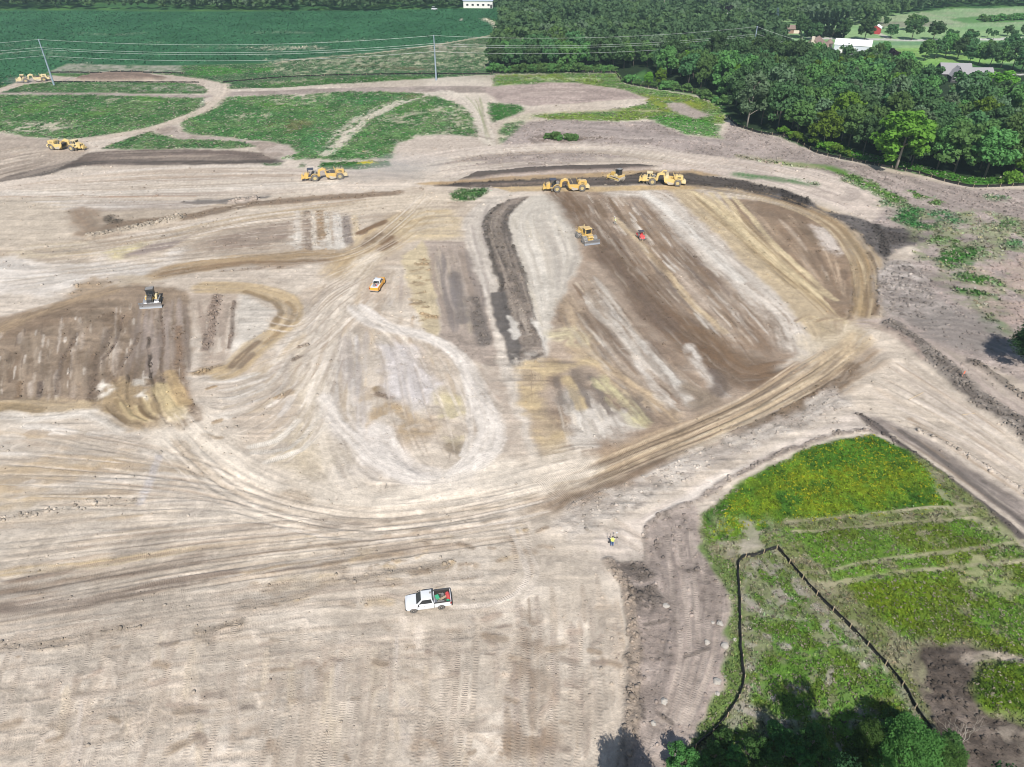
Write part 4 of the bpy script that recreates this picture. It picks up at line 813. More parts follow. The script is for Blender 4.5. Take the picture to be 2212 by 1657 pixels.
ac = G.attr("soil"); av = G.attr("veg"); at_ = G.attr("trk"); as_ = G.attr("ts"); ad = G.attr("cld")
ph = G.math('SINE', G.math('MULTIPLY', as_.outputs['Fac'], 2 * math.pi / .30))
cleat = G.math('MULTIPLY', ph, at_.outputs['Fac'])
k1 = G.math('MULTIPLY', G.math('SUBTRACT', n1.outputs['Fac'], .5), .55)
k2 = G.math('MULTIPLY', G.math('SUBTRACT', n2.outputs['Fac'], .5), .40)
gain = G.math('ADD', 1.0, G.math('ADD', k1, k2))
gain = G.math('ADD', gain, G.math('MULTIPLY', G.math('MULTIPLY', G.math('SUBTRACT', n2.outputs['Fac'], .5), av.outputs['Fac']), .9))
mx = G.n('ShaderNodeVectorMath', _operation='SCALE'); G.l(ac.outputs['Color'], mx.inputs[0]); G.l(gain, mx.inputs['Scale'])
G.l(mx.outputs[0], G.b.inputs['Base Color'])
hh = G.math('ADD', G.math('MULTIPLY', n1.outputs['Fac'], .10), G.math('MULTIPLY', G.math('MULTIPLY', cleat, G.math('POWER', n3.outputs['Fac'], 2.0)), .05))
hh = G.math('ADD', hh, G.math('MULTIPLY', G.math('MULTIPLY', n1.outputs['Fac'], ad.outputs['Fac']), .13))
bp = G.n('ShaderNodeBump', Strength=1.0, Distance=1.0); G.l(hh, bp.inputs['Height']); G.l(bp.outputs['Normal'], G.b.inputs['Normal'])
ground = bpy.data.objects.new("ground", grid_mesh("ground")); col.objects.link(ground)
ground.data.materials.append(G.m); ground['kind'] = 'structure'
# ------------------------------------------------------------------ builders
sc.cycles.filter_width = 1.0
def tag(o, label=None, cat=None, group=None, kind=None):
    if label: o['label'] = label
    if cat: o['category'] = cat
    if group: o['group'] = group
    if kind: o['kind'] = kind
    return o
def thing(name, loc, rz=0.0, label=None, cat=None, group=None):
    o = bpy.data.objects.new(name, None); col.objects.link(o)
    o.empty_display_size = .5
    o.location = loc; o.rotation_euler = (0, 0, rz)
    return tag(o, label, cat, group)
def dup(root, loc, rz, label=None, group=None, scale=None):
    r = root.copy(); col.objects.link(r); r.location = loc; r.rotation_euler = (0, 0, rz)
    if scale is not None: r.scale = scale
    if label: r['label'] = label
    if group: r['group'] = group
    for ch in root.children:
        c = ch.copy(); col.objects.link(c); c.parent = r
        for g in ch.children:
            d = g.copy(); col.objects.link(d); d.parent = c
    return r
class MB:
    def __init__(s): s.v = []; s.f = []
    def add(s, vs, fs):
        n = len(s.v); s.v += [tuple(map(float, q)) for q in vs]; s.f += [tuple(i + n for i in f) for f in fs]; return s
    def box(s, a, b, top=None):
        """a,b opposite corners; top = (dx0, dx1, dy0, dy1) shifts of the upper face"""
        x0, y0, z0 = a; x1, y1, z1 = b
        t = top or (0, 0, 0, 0)
        return s.add([(x0, y0, z0), (x1, y0, z0), (x1, y1, z0), (x0, y1, z0), (x0 + t[0], y0 + t[2], z1), (x1 + t[1], y0 + t[2], z1), (x1 + t[1], y1 + t[3], z1), (x0 + t[0], y1 + t[3], z1)],
                     [(0, 3, 2, 1), (4, 5, 6, 7), (0, 1, 5, 4), (1, 2, 6, 5), (2, 3, 7, 6), (3, 0, 4, 7)])
    def prism(s, poly, y0, y1, ax='y', k=1.0):
        """outline in xz (ax y) or xy (ax z) or yz (ax x) pushed from y0 to y1; k scales the second end about the centroid"""
        n = len(poly); cx = sum(q[0] for q in poly) / n; cy = sum(q[1] for q in poly) / n
        def at(q, t): return {'y': (q[0], t, q[1]), 'z': (q[0], q[1], t), 'x': (t, q[0], q[1])}[ax]
        vs = [at(q, y0) for q in poly] + [at((cx + (q[0] - cx) * k, cy + (q[1] - cy) * k), y1) for q in poly]
        return s.add(vs, [tuple(range(n))[::-1], tuple(range(n, 2 * n))] + [(i, (i + 1) % n, n + (i + 1) % n, n + i) for i in range(n)])
    def tube(s, pts, r, n=8, r1=None, cap=True):
        pts = [Vector(q) for q in pts]; m = len(pts); vs = []; fs = []
        up = None
        for i, q in enumerate(pts):
            d = (pts[min(i + 1, m - 1)] - pts[max(i - 1, 0)]).normalized()
            if up is None or abs(d.dot(up)) > .95: up = Vector((0, 0, 1)) if abs(d.z) < .9 else Vector((1, 0, 0))
            a = d.cross(up).normalized(); b = a.cross(d).normalized()
            rr = r[i] if isinstance(r, (list, tuple)) else (r + ((r1 if r1 is not None else r) - r) * i / max(1, m - 1))
            for k in range(n):
                t = 2 * math.pi * k / n
                vs.append(q + a * math.cos(t) * rr + b * math.sin(t) * rr)
        for i in range(m - 1):
            for k in range(n):
                fs.append((i * n + k, i * n + (k + 1) % n, (i + 1) * n + (k + 1) % n, (i + 1) * n + k))
        if cap: fs += [tuple(range(n))[::-1], tuple(range((m - 1) * n, m * n))]
        return s.add(vs, fs)
    def lathe(s, prof, c=(0, 0, 0), ax='y', n=20, cap=True):
        """prof = [(r, t)] turned about an axis through c"""
        m = len(prof); vs = []
        for r, t in prof:
            for k in range(n):
                a = 2 * math.pi * k / n; u, w = r * math.cos(a), r * math.sin(a)
                vs.append({'y': (c[0] + u, c[1] + t, c[2] + w), 'z': (c[0] + u, c[1] + w, c[2] + t), 'x': (c[0] + t, c[1] + u, c[2] + w)}[ax])
        fs = [(i * n + k, i * n + (k + 1) % n, (i + 1) * n + (k + 1) % n, (i + 1) * n + k) for i in range(m - 1) for k in range(n)]
        if cap: fs += [tuple(range(n))[::-1], tuple(range((m - 1) * n, m * n))]
        return s.add(vs, fs)
    def loft(s, secs):
        n = len(secs[0]); vs = [q for sct in secs for q in sct]; fs = []
        for i in range(len(secs) - 1):
            for k in range(n):
                fs.append((i * n + k, i * n + (k + 1) % n, (i + 1) * n + (k + 1) % n, (i + 1) * n + k))
        fs += [tuple(range(n))[::-1], tuple(range((len(secs) - 1) * n, len(secs) * n))]
        return s.add(vs, fs)
    def quad(s, *q): return s.add(q, [tuple(range(len(q)))])
    def move(s, M):
        s.v = [tuple(M @ Vector(q)) for q in s.v]; return s
    def build(s, name, mat, parent=None, bevel=0.0, smooth=False, seg=2):
        me = bpy.data.meshes.new(name); me.from_pydata(s.v, [], s.f); me.update()
        b = bmesh.new(); b.from_mesh(me); bmesh.ops.recalc_face_normals(b, faces=b.faces); b.to_mesh(me); b.free()
        o = bpy.data.objects.new(name, me); col.objects.link(o)
        for m_ in (mat if isinstance(mat, list) else [mat]): me.materials.append(m_)
        if parent: o.parent = parent
        if smooth:
            me.polygons.foreach_set("use_smooth", [True] * len(me.polygons))
            try: me.set_sharp_from_angle(angle=R(38))
            except Exception: pass
        if bevel:
            md = o.modifiers.new("bevel", 'BEVEL'); md.width = bevel; md.segments = seg; md.limit_method = 'ANGLE'; md.angle_limit = R(35)
        return o
MATS = {}
DUSTC = (.40, .35, .29)
def mat(name, c, rough=.6, metal=0.0, dust=.25, spec=.4, scale=1.2, trans=0.0):
    if name in MATS: return MATS[name]
    g = NT(name, rough, spec); g.b.inputs['Metallic'].default_value = metal
    tcn = g.n('ShaderNodeTexCoord')
    nz = g.n('ShaderNodeTexNoise', Scale=scale, Detail=6.0, Roughness=.65); g.l(tcn.outputs['Object'], nz.inputs['Vector'])
    ge = g.n('ShaderNodeNewGeometry'); sp = g.n('ShaderNodeSeparateXYZ'); g.l(ge.outputs['Normal'], sp.inputs[0])
    up = g.math('MAXIMUM', sp.outputs['Z'], 0.0)
    f = g.math('MULTIPLY', g.math('ADD', .5, g.math('MULTIPLY', up, .5)), dust * 2)
    f = g.math('MULTIPLY', f, nz.outputs['Fac'])
    mxn = g.n('ShaderNodeMix', _data_type='RGBA'); mxn.clamp_factor = True
    g.l(f, mxn.inputs[0]); mxn.inputs[6].default_value = (*c, 1); mxn.inputs[7].default_value = (*DUSTC, 1)
    g.l(mxn.outputs[2], g.b.inputs['Base Color'])
    MATS[name] = g.m
    return g.m
M_YEL = mat("machine_yellow", (.64, .40, .05), .5, dust=.55)
M_YELP = mat("faded_yellow", (.66, .48, .16), .55, dust=.35)
M_CREAM = mat("bleached_yellow", (.68, .56, .30), .6, dust=.35)
M_TYRE = mat("dusty_tyre", (.07, .07, .075), .85, dust=.5)
M_RIM = mat("rim_yellow", (.55, .43, .16), .6, dust=.5)
M_DARK = mat("dark_steel", (.03, .032, .035), .6, dust=.12)
M_NAVY = mat("canopy_navy", (.02, .028, .06), .5, dust=.12)
M_STEEL = mat("worn_steel", (.42, .43, .45), .32, .7, dust=.1, spec=.5)
M_WORN = mat("scoured_plate", (.55, .50, .42), .5, .3, dust=.4)
M_GLASS = mat("dark_glass", (.015, .02, .025), .08, dust=.04, spec=.6)
M_GREYM = mat("grey_metal", (.25, .25, .25), .5, .3, dust=.3)
M_EARTH = mat("dark_load", (.06, .052, .048), .95, dust=.05)
M_WHITE = mat("white_paint", (.60, .63, .66), .35, dust=.08, spec=.5)
M_ORANGE = mat("orange_paint", (.72, .34, .03), .4, dust=.1, spec=.5)
M_RED = mat("red_plastic", (.55, .045, .05), .45, dust=.15)
M_BLACKP = mat("black_plastic", (.018, .018, .02), .6, dust=.12)
M_CHROME = mat("bright_metal", (.6, .6, .6), .3, .8, dust=.15)
M_GREENP = mat("green_plastic", (.03, .38, .20), .5, dust=.1)
M_REDL = mat("tail_lamp", (.25, .01, .01), .3, dust=.05)
M_LAMP = mat("lamp_glass", (.6, .6, .58), .2, dust=.1)
M_WOOD = mat("pale_wood", (.42, .33, .22), .8, dust=.2)
M_BARK = mat("bark", (.10, .085, .07), .9, dust=.15)
M_BARKP = mat("pale_bark", (.30, .27, .23), .9, dust=.1)
M_BLACKF = mat("black_fabric", (.008, .008, .009), .8, dust=.03)

def leafmat(name, c, var=.35, trans=.38):
    g = NT(name, .75, .15)
    oi = g.n('ShaderNodeObjectInfo'); ge = g.n('ShaderNodeNewGeometry')
    nz = g.n('ShaderNodeTexNoise', Scale=.55, Detail=3.0); g.l(ge.outputs['Position'], nz.inputs['Vector'])
    n2_ = g.n('ShaderNodeTexNoise', Scale=4.0, Detail=2.0); g.l(ge.outputs['Position'], n2_.inputs['Vector'])
    hs = g.n('ShaderNodeHueSaturation'); hs.inputs['Color'].default_value = (*c, 1)
    g.l(g.math('ADD', .478, g.math('MULTIPLY', oi.outputs['Random'], .044)), hs.inputs['Hue'])
    v = g.math('ADD', 1 - var * .9, g.math('MULTIPLY', nz.outputs['Fac'], var))
    v = g.math('MULTIPLY', v, g.math('ADD', .5, n2_.outputs['Fac']))
    v = g.math('MULTIPLY', v, g.math('ADD', .72, g.math('MULTIPLY', oi.outputs['Random'], .75)))
    g.l(v, hs.inputs['Value'])
    g.l(hs.outputs[0], g.b.inputs['Base Color'])
    tr = g.n('ShaderNodeBsdfTranslucent'); g.l(hs.outputs[0], tr.inputs['Color'])
    ms = g.n('ShaderNodeMixShader'); ms.inputs[0].default_value = trans
    out = [q for q in g.t.nodes if q.type == 'OUTPUT_MATERIAL'][0]
    g.l(g.b.outputs[0], ms.inputs[1]); g.l(tr.outputs[0], ms.inputs[2]); g.l(ms.outputs[0], out.inputs['Surface'])
    return g.m
L_DARK = leafmat("leaf_dark", (.084, .172, .066))
L_MID = leafmat("leaf_mid", (.120, .240, .070))
L_LIME = leafmat("leaf_lime", (.14, .27, .035))
L_GREY = leafmat("leaf_grey", (.15, .245, .13))
L_PURP = leafmat("leaf_purple", (.026, .014, .024))
L_BLUE = leafmat("needle_blue", (.10, .16, .17))
L_EVER = leafmat("needle_dark", (.022, .046, .026))

nrg = np.random.default_rng(5)
def unit(n):
    d = nrg.normal(size=(n, 3)); return d / np.linalg.norm(d, axis=1)[:, None]
def leaf_quads(c, nrm, size):
    n = len(c)
    t = np.cross(nrm, unit(n)); t /= np.linalg.norm(t, axis=1)[:, None] + 1e-9
    b = np.cross(nrm, t)
    s = (size * nrg.uniform(.6, 1.3, n))[:, None]
    asp = nrg.uniform(.55, 1.0, n)[:, None]
    v = np.stack([c - t * s - b * s * asp * .6, c + t * s * .7 - b * s * asp, c + t * s + b * s * asp * .7, c - t * s * .6 + b * s * asp], 1)
    return v.reshape(-1, 3)
def quads_mesh(name, v, mats, matidx=None):
    me = bpy.data.meshes.new(name); n = len(v) // 4
    me.vertices.add(n * 4); me.vertices.foreach_set("co", v.astype(np.float32).ravel())
    me.loops.add(n * 4); me.loops.foreach_set("vertex_index", np.arange(n * 4, dtype=np.int32))
    me.polygons.add(n); me.polygons.foreach_set("loop_start", np.arange(0, n * 4, 4, dtype=np.int32))
    if matidx is not None: me.polygons.foreach_set("material_index", matidx.astype(np.int32))
    me.update()
    for m_ in (mats if isinstance(mats, list) else [mats]): me.materials.append(m_)
    return me
def crown_pts(rx, rz, zc, nc, nl, leaf, shape='round', flat=.0):
    """clump centres and leaf quads of a crown"""
    d = unit(nc); d[:, 2] = np.where(d[:, 2] < -.55, -d[:, 2], d[:, 2])
    rr = nrg.uniform(.45, 1.0, nc) ** .6
    lob = 1 + .22 * np.sin(3 * np.arctan2(d[:, 1], d[:, 0]) + nrg.uniform(0, 6)) * nrg.uniform(.4, 1)
    c = d * (rr * lob)[:, None] * np.array([rx, rx, rz]); cr = nrg.uniform(.20, .34, nc) * rx
    if shape == 'cone':
        h = nrg.uniform(0, 1, nc); a = nrg.uniform(0, 6.283, nc); q = rx * (1 - h) * nrg.uniform(.5, 1, nc)
        c = np.stack([np.cos(a) * q, np.sin(a) * q, (h * 2 - 1) * rz], 1); cr = (.16 + .22 * (1 - h)) * rx
    c[:, 2] += zc
    dd = unit(nc * nl); ci = np.repeat(np.arange(nc), nl)
    pos = c[ci] + dd * (cr[ci] * nrg.uniform(.55, 1.08, nc * nl))[:, None] * np.array([1, 1, .8])
    nn = dd * .8 + unit(nc * nl) * .75 + np.array([0, 0, .25]); nn /= np.linalg.norm(nn, axis=1)[:, None]
    return c, leaf_quads(pos, nn, leaf)
def trunk_mb(h, r, cs, nb=7):
    m = MB(); top = h
    m.tube([(0, 0, -.3), (.05 * h * .1, 0, h * .35), (0, .02 * h, h * .7), (0, 0, top)], [r * 1.25, r, r * .7, r * .25], 7)
    idx = nrg.permutation(len(cs))[:nb]
    for i in idx:
        q = cs[i]; z0 = min(max(.16 * h, q[2] - .35 * math.hypot(q[0], q[1]) - .8), top * .9)
        m.tube([(0, 0, z0), (q[0] * .5, q[1] * .5, (z0 + q[2]) / 2 + .1), tuple(q)], [r * .5, r * .33, r * .12], 5)
    return m
TREE_P = {}
def tree_proto(key, rx, rz, zc, nc, nl, leaf, lm, bark, r=.2, shape='round', nb=7):
    c, v = crown_pts(rx, rz, zc, nc, nl, leaf, shape)
    cm = quads_mesh("crown", v, lm)
    t = trunk_mb(zc + rz * .5, r, c, nb)
    tm = bpy.data.meshes.new("trunk"); tm.from_pydata(t.v, [], t.f); tm.materials.append(bark)
    tm.polygons.foreach_set("use_smooth", [True] * len(tm.polygons)); tm.update()
    TREE_P[key] = (tm, cm)
def put_tree(key, x, y, s=1.0, sz=None, name="tree", label=None, cat="tree", group=None, rz=None, z=None):
    tm, cm = TREE_P[key]
    o = thing(name, (x, y, float(ground_z(x, y)) if z is None else z), nrg.uniform(0, 6.28) if rz is None else rz, label, cat, group)
    o.scale = (s, s, sz or s)
    for nm, me in (("trunk", tm), ("crown", cm)):
        q = bpy.data.objects.new(nm, me); col.objects.link(q); q.parent = o
    return o
# ------------------------------------------------------------------ the woods
def inpoly(pts, x, y):
    ins = np.zeros(np.shape(x), bool); n = len(pts)
    for i in range(n):
        ax, ay = pts[i]; bx, by = pts[(i + 1) % n]
        if ay != by: ins ^= ((ay > y) != (by > y)) & (x < (y - ay) * (bx - ax) / (by - ay) + ax)
    return ins
for i in range(5): tree_proto(f"dark{i}", nrg.uniform(3.9, 5.0), nrg.uniform(4.8, 5.6), nrg.uniform(6.4, 7.2), 60, 48, .40, L_DARK, M_BARK, .22)
for i in range(3): tree_proto(f"mid{i}", nrg.uniform(3.8, 4.8), nrg.uniform(4.8, 5.4), nrg.uniform(6.2, 7.0), 60, 48, .40, L_MID, M_BARK, .22)
for i in range(2): tree_proto(f"grey{i}", nrg.uniform(3.6, 4.4), nrg.uniform(5.6, 6.4), nrg.uniform(7.6, 8.4), 50, 40, .38, L_GREY, M_BARKP, .2, nb=12)
for i in range(2): tree_proto(f"lime{i}", nrg.uniform(3.8, 4.6), nrg.uniform(4.8, 5.4), nrg.uniform(6.0, 6.8), 66, 52, .36, L_LIME, M_BARKP, .2)
tree_proto("purple", 4.2, 4.6, 6.6, 50, 50, .38, L_PURP, M_BARK, .2)
tree_proto("spruce", 3.0, 6.0, 6.6, 60, 40, .32, L_BLUE, M_BARK, .16, 'cone')
tree_proto("cedar", 2.4, 5.0, 5.2, 50, 40, .32, L_EVER, M_BARK, .16, 'cone')
tree_proto("lolly", 1.7, 1.9, 3.1, 26, 40, .24, L_DARK, M_BARK, .08)
tree_proto("shrub", 1.7, 1.1, 1.0, 22, 36, .24, L_MID, M_BARK, .05)
tree_proto("shrublime", 1.8, 1.2, 1.0, 22, 36, .24, L_LIME, M_BARK, .05)

WOOD = p("1068,152 1150,154 1320,154 1342,150 1362,146 1400,150 1430,170 1490,188 1540,200 1580,222 1604,258 1640,274 1690,284 1730,290 1780,315 1840,335 1900,348 1975,362 2040,378 2100,388 2211,386 2330,380 2330,228 2110,236 2085,256 2015,250 1990,206 1940,176 1900,158 1830,152 1760,150 1715,146 1690,122 1640,100 1560,66 1300,66 1200,60 1090,64 1078,90")
CLEAR = [p("1995,140 2140,140 2140,238 2080,262 1995,264"), p("1712,90 1900,95 1900,150 1860,166 1712,166")]
def scatter(pl, sp, ymin=0, clear=CLEAR, n=60000):
    lo, hi = pl.min(0), pl.max(0)
    q = nrg.uniform(lo, hi, (n, 2)); q = q[inpoly(pl, q[:, 0], q[:, 1])]
    for c in clear: q = q[~inpoly(c, q[:, 0], q[:, 1])]
    cell = {}; out = []
    for x, y in q:
        k = (int(x // sp), int(y // sp)); ok = True
        for i in (-1, 0, 1):
            for j in (-1, 0, 1):
                for (u, w) in cell.get((k[0] + i, k[1] + j), ()):
                    if (u - x) ** 2 + (w - y) ** 2 < sp * sp: ok = False
        if ok: cell.setdefault(k, []).append((x, y)); out.append((x, y))
    return np.array(out)
SPECIAL = []      # (x, y, radius) kept free of ordinary trees
def special(key, px, py, s, label, name="tree", sz=None, rad=3.5):
    x, y = gp(px, py); SPECIAL.append((float(x), float(y), rad * s))
    return put_tree(key, float(x), float(y), s, sz, name, label)
special("lime0", 1934, 366, 1.75, "largest lime green tree leaning over the silt fence at the wood edge", sz=1.45)
special("lime1", 1776, 318, 1.05, "slim lime green tree at the wood edge left of the largest lime tree", sz=1.0)
special("mid0", 1720, 293, 1.15, "rounded fresh green tree in front of pale grey trees at the wood edge", sz=1.0)
special("grey0", 1612, 277, 1.35, "tall pale grey green tree with bare white trunk where the fence corner meets the wood", sz=1.4)
special("grey1", 1668, 262, 1.3, "tall silvery tree just behind the fence right of the white trunked tree", sz=1.35)
special("lime0", 1424, 186, .55, "bright yellow green small tree at the tip of the grassy clearing", sz=.62)
special("lime1", 1399, 186, .42, "smaller of the two bright yellow green trees by the grassy clearing", sz=.5)
special("lime1", 1573, 196, .95, "domed yellow green tree rising among dark trees", sz=1.05)
special("purple", 1916, 166, 1.0, "dark purple leaved round tree among the green trees left of the grey house", sz=1.0)
special("purple", 1951, 168, .5, "small purple leaved tree right of the larger purple tree", sz=.6)
special("purple", 1569, 52, .9, "purple leaved tree in front of a half hidden grey roof")
special("dark0", 2080, 236, 1.35, "broad dark tree with pale forked trunk in front of the grey house", sz=1.15)
special("grey1", 2108, 214, .8, "thin crowned pale tree directly in front of the grey roofed house", sz=.75)
special("lime0", 2145, 238, 1.5, "wide yellow green tree right of the dark forked trunk tree", sz=1.2)
special("mid1", 2060, 372, 1.25, "large fresh green tree at the wood edge right of the largest lime tree", sz=1.15)
special("mid2", 2125, 384, 1.35, "broad bushy green tree by the fence near the right picture edge", sz=1.2)
special("lime1", 2206, 390, .8, "yellow green tree cut by the right picture edge beside the fence", sz=.9)
special("spruce", 1671, 64, .95, "blue grey spruce left of the brown ranch house", "spruce_tree")
special("lime1", 1073, 96, .5, "light green bush tree at the left corner of the wood by the crop field", sz=.6)
special("shrublime", 2180, 398, 1.6, "low lime green thicket along the fence near the right edge", "shrub")
W1 = scatter(WOOD, 6.4)
W1 = np.array([q for q in W1 if all((q[0] - a) ** 2 + (q[1] - b) ** 2 > r * r for a, b, r in SPECIAL)])
dist = np.hypot(W1[:, 0], W1[:, 1]); W1 = W1[np.argsort(dist)]
NEAR_N = 255
KLAB = {"dark": ("dense dark green broadleaf tree in the wood behind the black silt fence", "dark broadleaf trees of the wood"),
        "lime": ("light yellowish green tree rising among the darker trees of the wood", "light green trees of the wood"),
        "mid": ("fresher green broadleaf tree standing among darker trees of the wood", "fresh green trees of the wood"),
        "grey": ("thin crowned grey green tree among darker trees of the wood", "grey green trees of the wood")}
for i, (x, y) in enumerate(W1[:NEAR_N]):
    u = nrg.random(); g_ = vnoise(np.array([x / 30.0]), np.array([y / 30.0]), 7)[0]
    k = "lime" if (u > .955 and x > 60) else "grey" if (x > 95 and u < .2 and y < 300) else ("mid" if u < .16 + .3 * g_ + (.25 if x > 110 and y < 320 else 0) else "dark")
    n_ = {"dark": 5, "mid": 3, "grey": 2, "lime": 2}[k]; s = nrg.uniform(.8, 1.2)
    put_tree(f"{k}{nrg.integers(n_)}", x, y, s, s * nrg.uniform(.9, 1.2), "tree", KLAB[k][0], "tree", KLAB[k][1])
# farther trees: one wood that reads as a mass, each tree still with its own lumps of leaves
FAR = [scatter(p("-160,21.5 0,21 200,20.5 420,22 620,24 800,25 850,22 930,20 1005,19 1085,17 1090,-6 -160,-6"), 7.0, clear=[p("185,20 345,20 330,8 200,8"), p("1005,20 1060,20 1062,-2 1005,-2"), p("640,24 690,24 690,15 650,15")]),
       scatter(p("1086,64 1200,60 1300,66 1560,66 1640,98 1676,110 1682,84 1650,64 1690,54 1850,52 1880,60 1900,62 1905,40 1960,30 2040,18 2110,16 2211,15 2400,13 2400,-4 1780,-4 1765,8 1655,8 1650,-4 1088,-4"), 6.6, clear=CLEAR + [p("1690,73 1720,73 1720,55 1690,55"), p("1536,84 1584,84 1578,32 1536,32"), p("1768,34 1812,34 1812,18 1768,18")]),
       W1[NEAR_N:]]
FAR = np.vstack([q for q in FAR if len(q)])
allv = []; allm = []
for x, y in FAR:
    d = math.hypot(x, y); s = nrg.uniform(.75, 1.15); lod = d > 430
    nc, nl, lf = (16, 14, .95) if lod else (26, 20, .70)
    rz_ = 5.0 * s * nrg.uniform(.85, 1.2)
    c, v = crown_pts(4.3 * s, rz_, 1.5 + rz_ * .9, nc, nl, lf * s)
    v = v + np.array([x, y, 0])
    allv.append(v); g_ = vnoise(np.array([x / 28.0]), np.array([y / 28.0]), 9)[0] * .6 + nrg.random() * .4
    allm.append(np.full(len(v) // 4, 0 if g_ < .52 else (1 if g_ < .72 else (2 if g_ < .84 else 3))))
L_FD = leafmat("leaf_far_dark", (.104, .206, .092)); L_FM = leafmat("leaf_far_mid", (.128, .245, .095)); L_FG = leafmat("leaf_far_grey", (.165, .265, .15)); L_FL = leafmat("leaf_far_light", (.14, .275, .075))
wd = bpy.data.objects.new("distant_woods", quads_mesh("distant_woods", np.vstack(allv), [L_FD, L_FM, L_FG, L_FL], np.concatenate(allm)))
col.objects.link(wd); tag(wd, "distant green woods and hedgerow reading as one mass along the top", "woods", kind='stuff')
# roadside, garden and pasture trees
def rp(z): return 1916.3 + z[0] / 7.505, z[1] / 7.505
row = [(985, 622), (1080, 652), (1300, 622), (1405, 657), (1615, 612), (1710, 647), (2035, 642)]
for i, z in enumerate(row):
    x, y = gp(*rp(z)); put_tree("lolly", float(x), float(y), 1.0, 1.05, "roadside_tree", "small round young tree on the lawn beside the far white road", "tree", "young trees along the far road")
for z, s, key, lab in [((385, 655), 1.0, "dark1", "wide bushy tree at the far road below a taller lawn tree"), ((735, 655), .95, "dark2", "wide double crowned tree at the far road before the row of young trees"), ((1930, 592), .62, "dark3", "taller egg shaped lawn tree behind the far road near the right edge"),
                       ((2212, 592), .6, "dark4", "lawn tree behind the far road cut by the right edge"), ((45, 625), .75, "dark0", "round tree at the far road beside the gravel drive"), ((350, 500), .85, "mid1", "tall loose tree on the lawn beyond the far road"), ((600, 400), .4, "dark2", "narrow small tree at the edge of the rough pasture")]:
    x, y = gp(*rp(z)); put_tree(key, float(x), float(y), s, s * .85, "roadside_tree", lab)
for px, py, s, key, lab in [(1817, 86, .9, "dark2", "leafy tree at the far road left of the red shed"), (1866, 88, 1.05, "dark3", "larger leafy tree at the far road in front of the red shed"), (1728, 84, 1.0, "dark1", "big dark tree between the brown ranch house and the brown roofed house"), (1758, 88, .8, "dark0", "dark tree just behind the brown roofed house"),
                            (1828, 116, .5, "cedar", "small conical evergreen among cars at the white metal building"), (1905, 130, .75, "mid0", "bushy tree at the right corner of the white metal building"), (1890, 136, .7, "mid1", "low bright tree below the gable of the white metal building")]:
    x, y = gp(px, py); put_tree(key, float(x), float(y), s, None, "tree", lab)
for i, px in enumerate(range(1742, 1826, 11)):
    x, y = gp(px, 79 + (i % 2)); put_tree("cedar", float(x), float(y), 1.35, 1.3, "cedar_tree", "dark cedar in the evergreen row behind the far road", "tree", "evergreen row behind the far road")
for i, (px, py) in enumerate([(1995, 132), (2018, 128), (2040, 126), (2066, 130), (2092, 138), (2112, 140), (2136, 146), (2160, 148), (2185, 150), (2204, 156), (2050, 118), (2080, 120), (2130, 128), (2170, 130), (2200, 128)]):
    x, y = gp(px, py); k = ["mid0", "dark2", "mid2", "dark1", "dark3"][i % 5]
    put_tree(k, float(x), float(y), nrg.uniform(.75, 1.05), None, "tree", "leafy garden tree in the belt behind the grey roofed house", "tree", "garden trees behind the grey house")
for i, (px, py) in enumerate([(2125, 47), (2133, 46), (2142, 46.5), (2151, 46), (2160, 45), (2172, 44), (2184, 44), (2196, 43), (2206, 43), (1990, 50), (1978, 47), (2120, 44)]):
    x, y = gp(px, py); put_tree("shrub", float(x), float(y), nrg.uniform(1.2, 1.9), None, "shrub", "scrub bush in the rough pasture beyond the far road", "shrub", "pasture scrub")
# bush on the grey mound, weedy thickets along the fence foot
def bush_row(pts, key, lab, grp, n, s=(.5, 1.0)):
    q = resample(pts, n)
    for x, y in q:
        x += nrg.normal() * .8; y += nrg.normal() * .8
        put_tree(key, float(x), float(y), nrg.uniform(*s), None, "shrub", lab, "shrub", grp)
bush_row(p("1182,300 1215,303 1240,304"), "shrub", "scrubby green bush on the grey mound behind the curved haul road", "bushes on the grey mound", 7, (.8, 1.15))
bush_row(p("1066,156 1150,155 1250,155 1325,155"), "shrub", "dark undergrowth bush at the foot of the straight wood edge", "undergrowth of the straight wood edge", 34, (1.0, 1.9))
bush_row(p("1350,178 1415,189 1490,200 1560,228"), "shrub", "dark undergrowth bush behind the curved silt fence", "undergrowth of the curved wood edge", 16, (.9, 1.7))
bush_row(p("1690,294 1760,318 1830,338"), "shrublime", "lime green underwood bush at the foot of the wood by the fence", "underwood bushes at the fence", 9, (.8, 1.4))
# the near trees at the lower edge and the one at the right edge
tree_proto("big", 3.4, 4.0, 6.0, 90, 240, .10, leafmat("leaf_near", (.085, .20, .045), .5), M_BARKP, .2, nb=20)
tree_proto("bigdark", 4.2, 4.6, 7.2, 140, 130, .14, leafmat("leaf_near_dark", (.036, .090, .034), .5), M_BARK, .25, nb=14)
tree_proto("sap", 1.5, 1.6, 2.0, 34, 130, .08, leafmat("leaf_sap", (.085, .19, .05), .5), M_BARKP, .06, nb=16)
def near_tree(key, px, py, s, lab, sz=None, name="tree", cat="tree"):
    x, y = gp(px, py); return put_tree(key, float(x), float(y), s, sz, name, lab, cat)
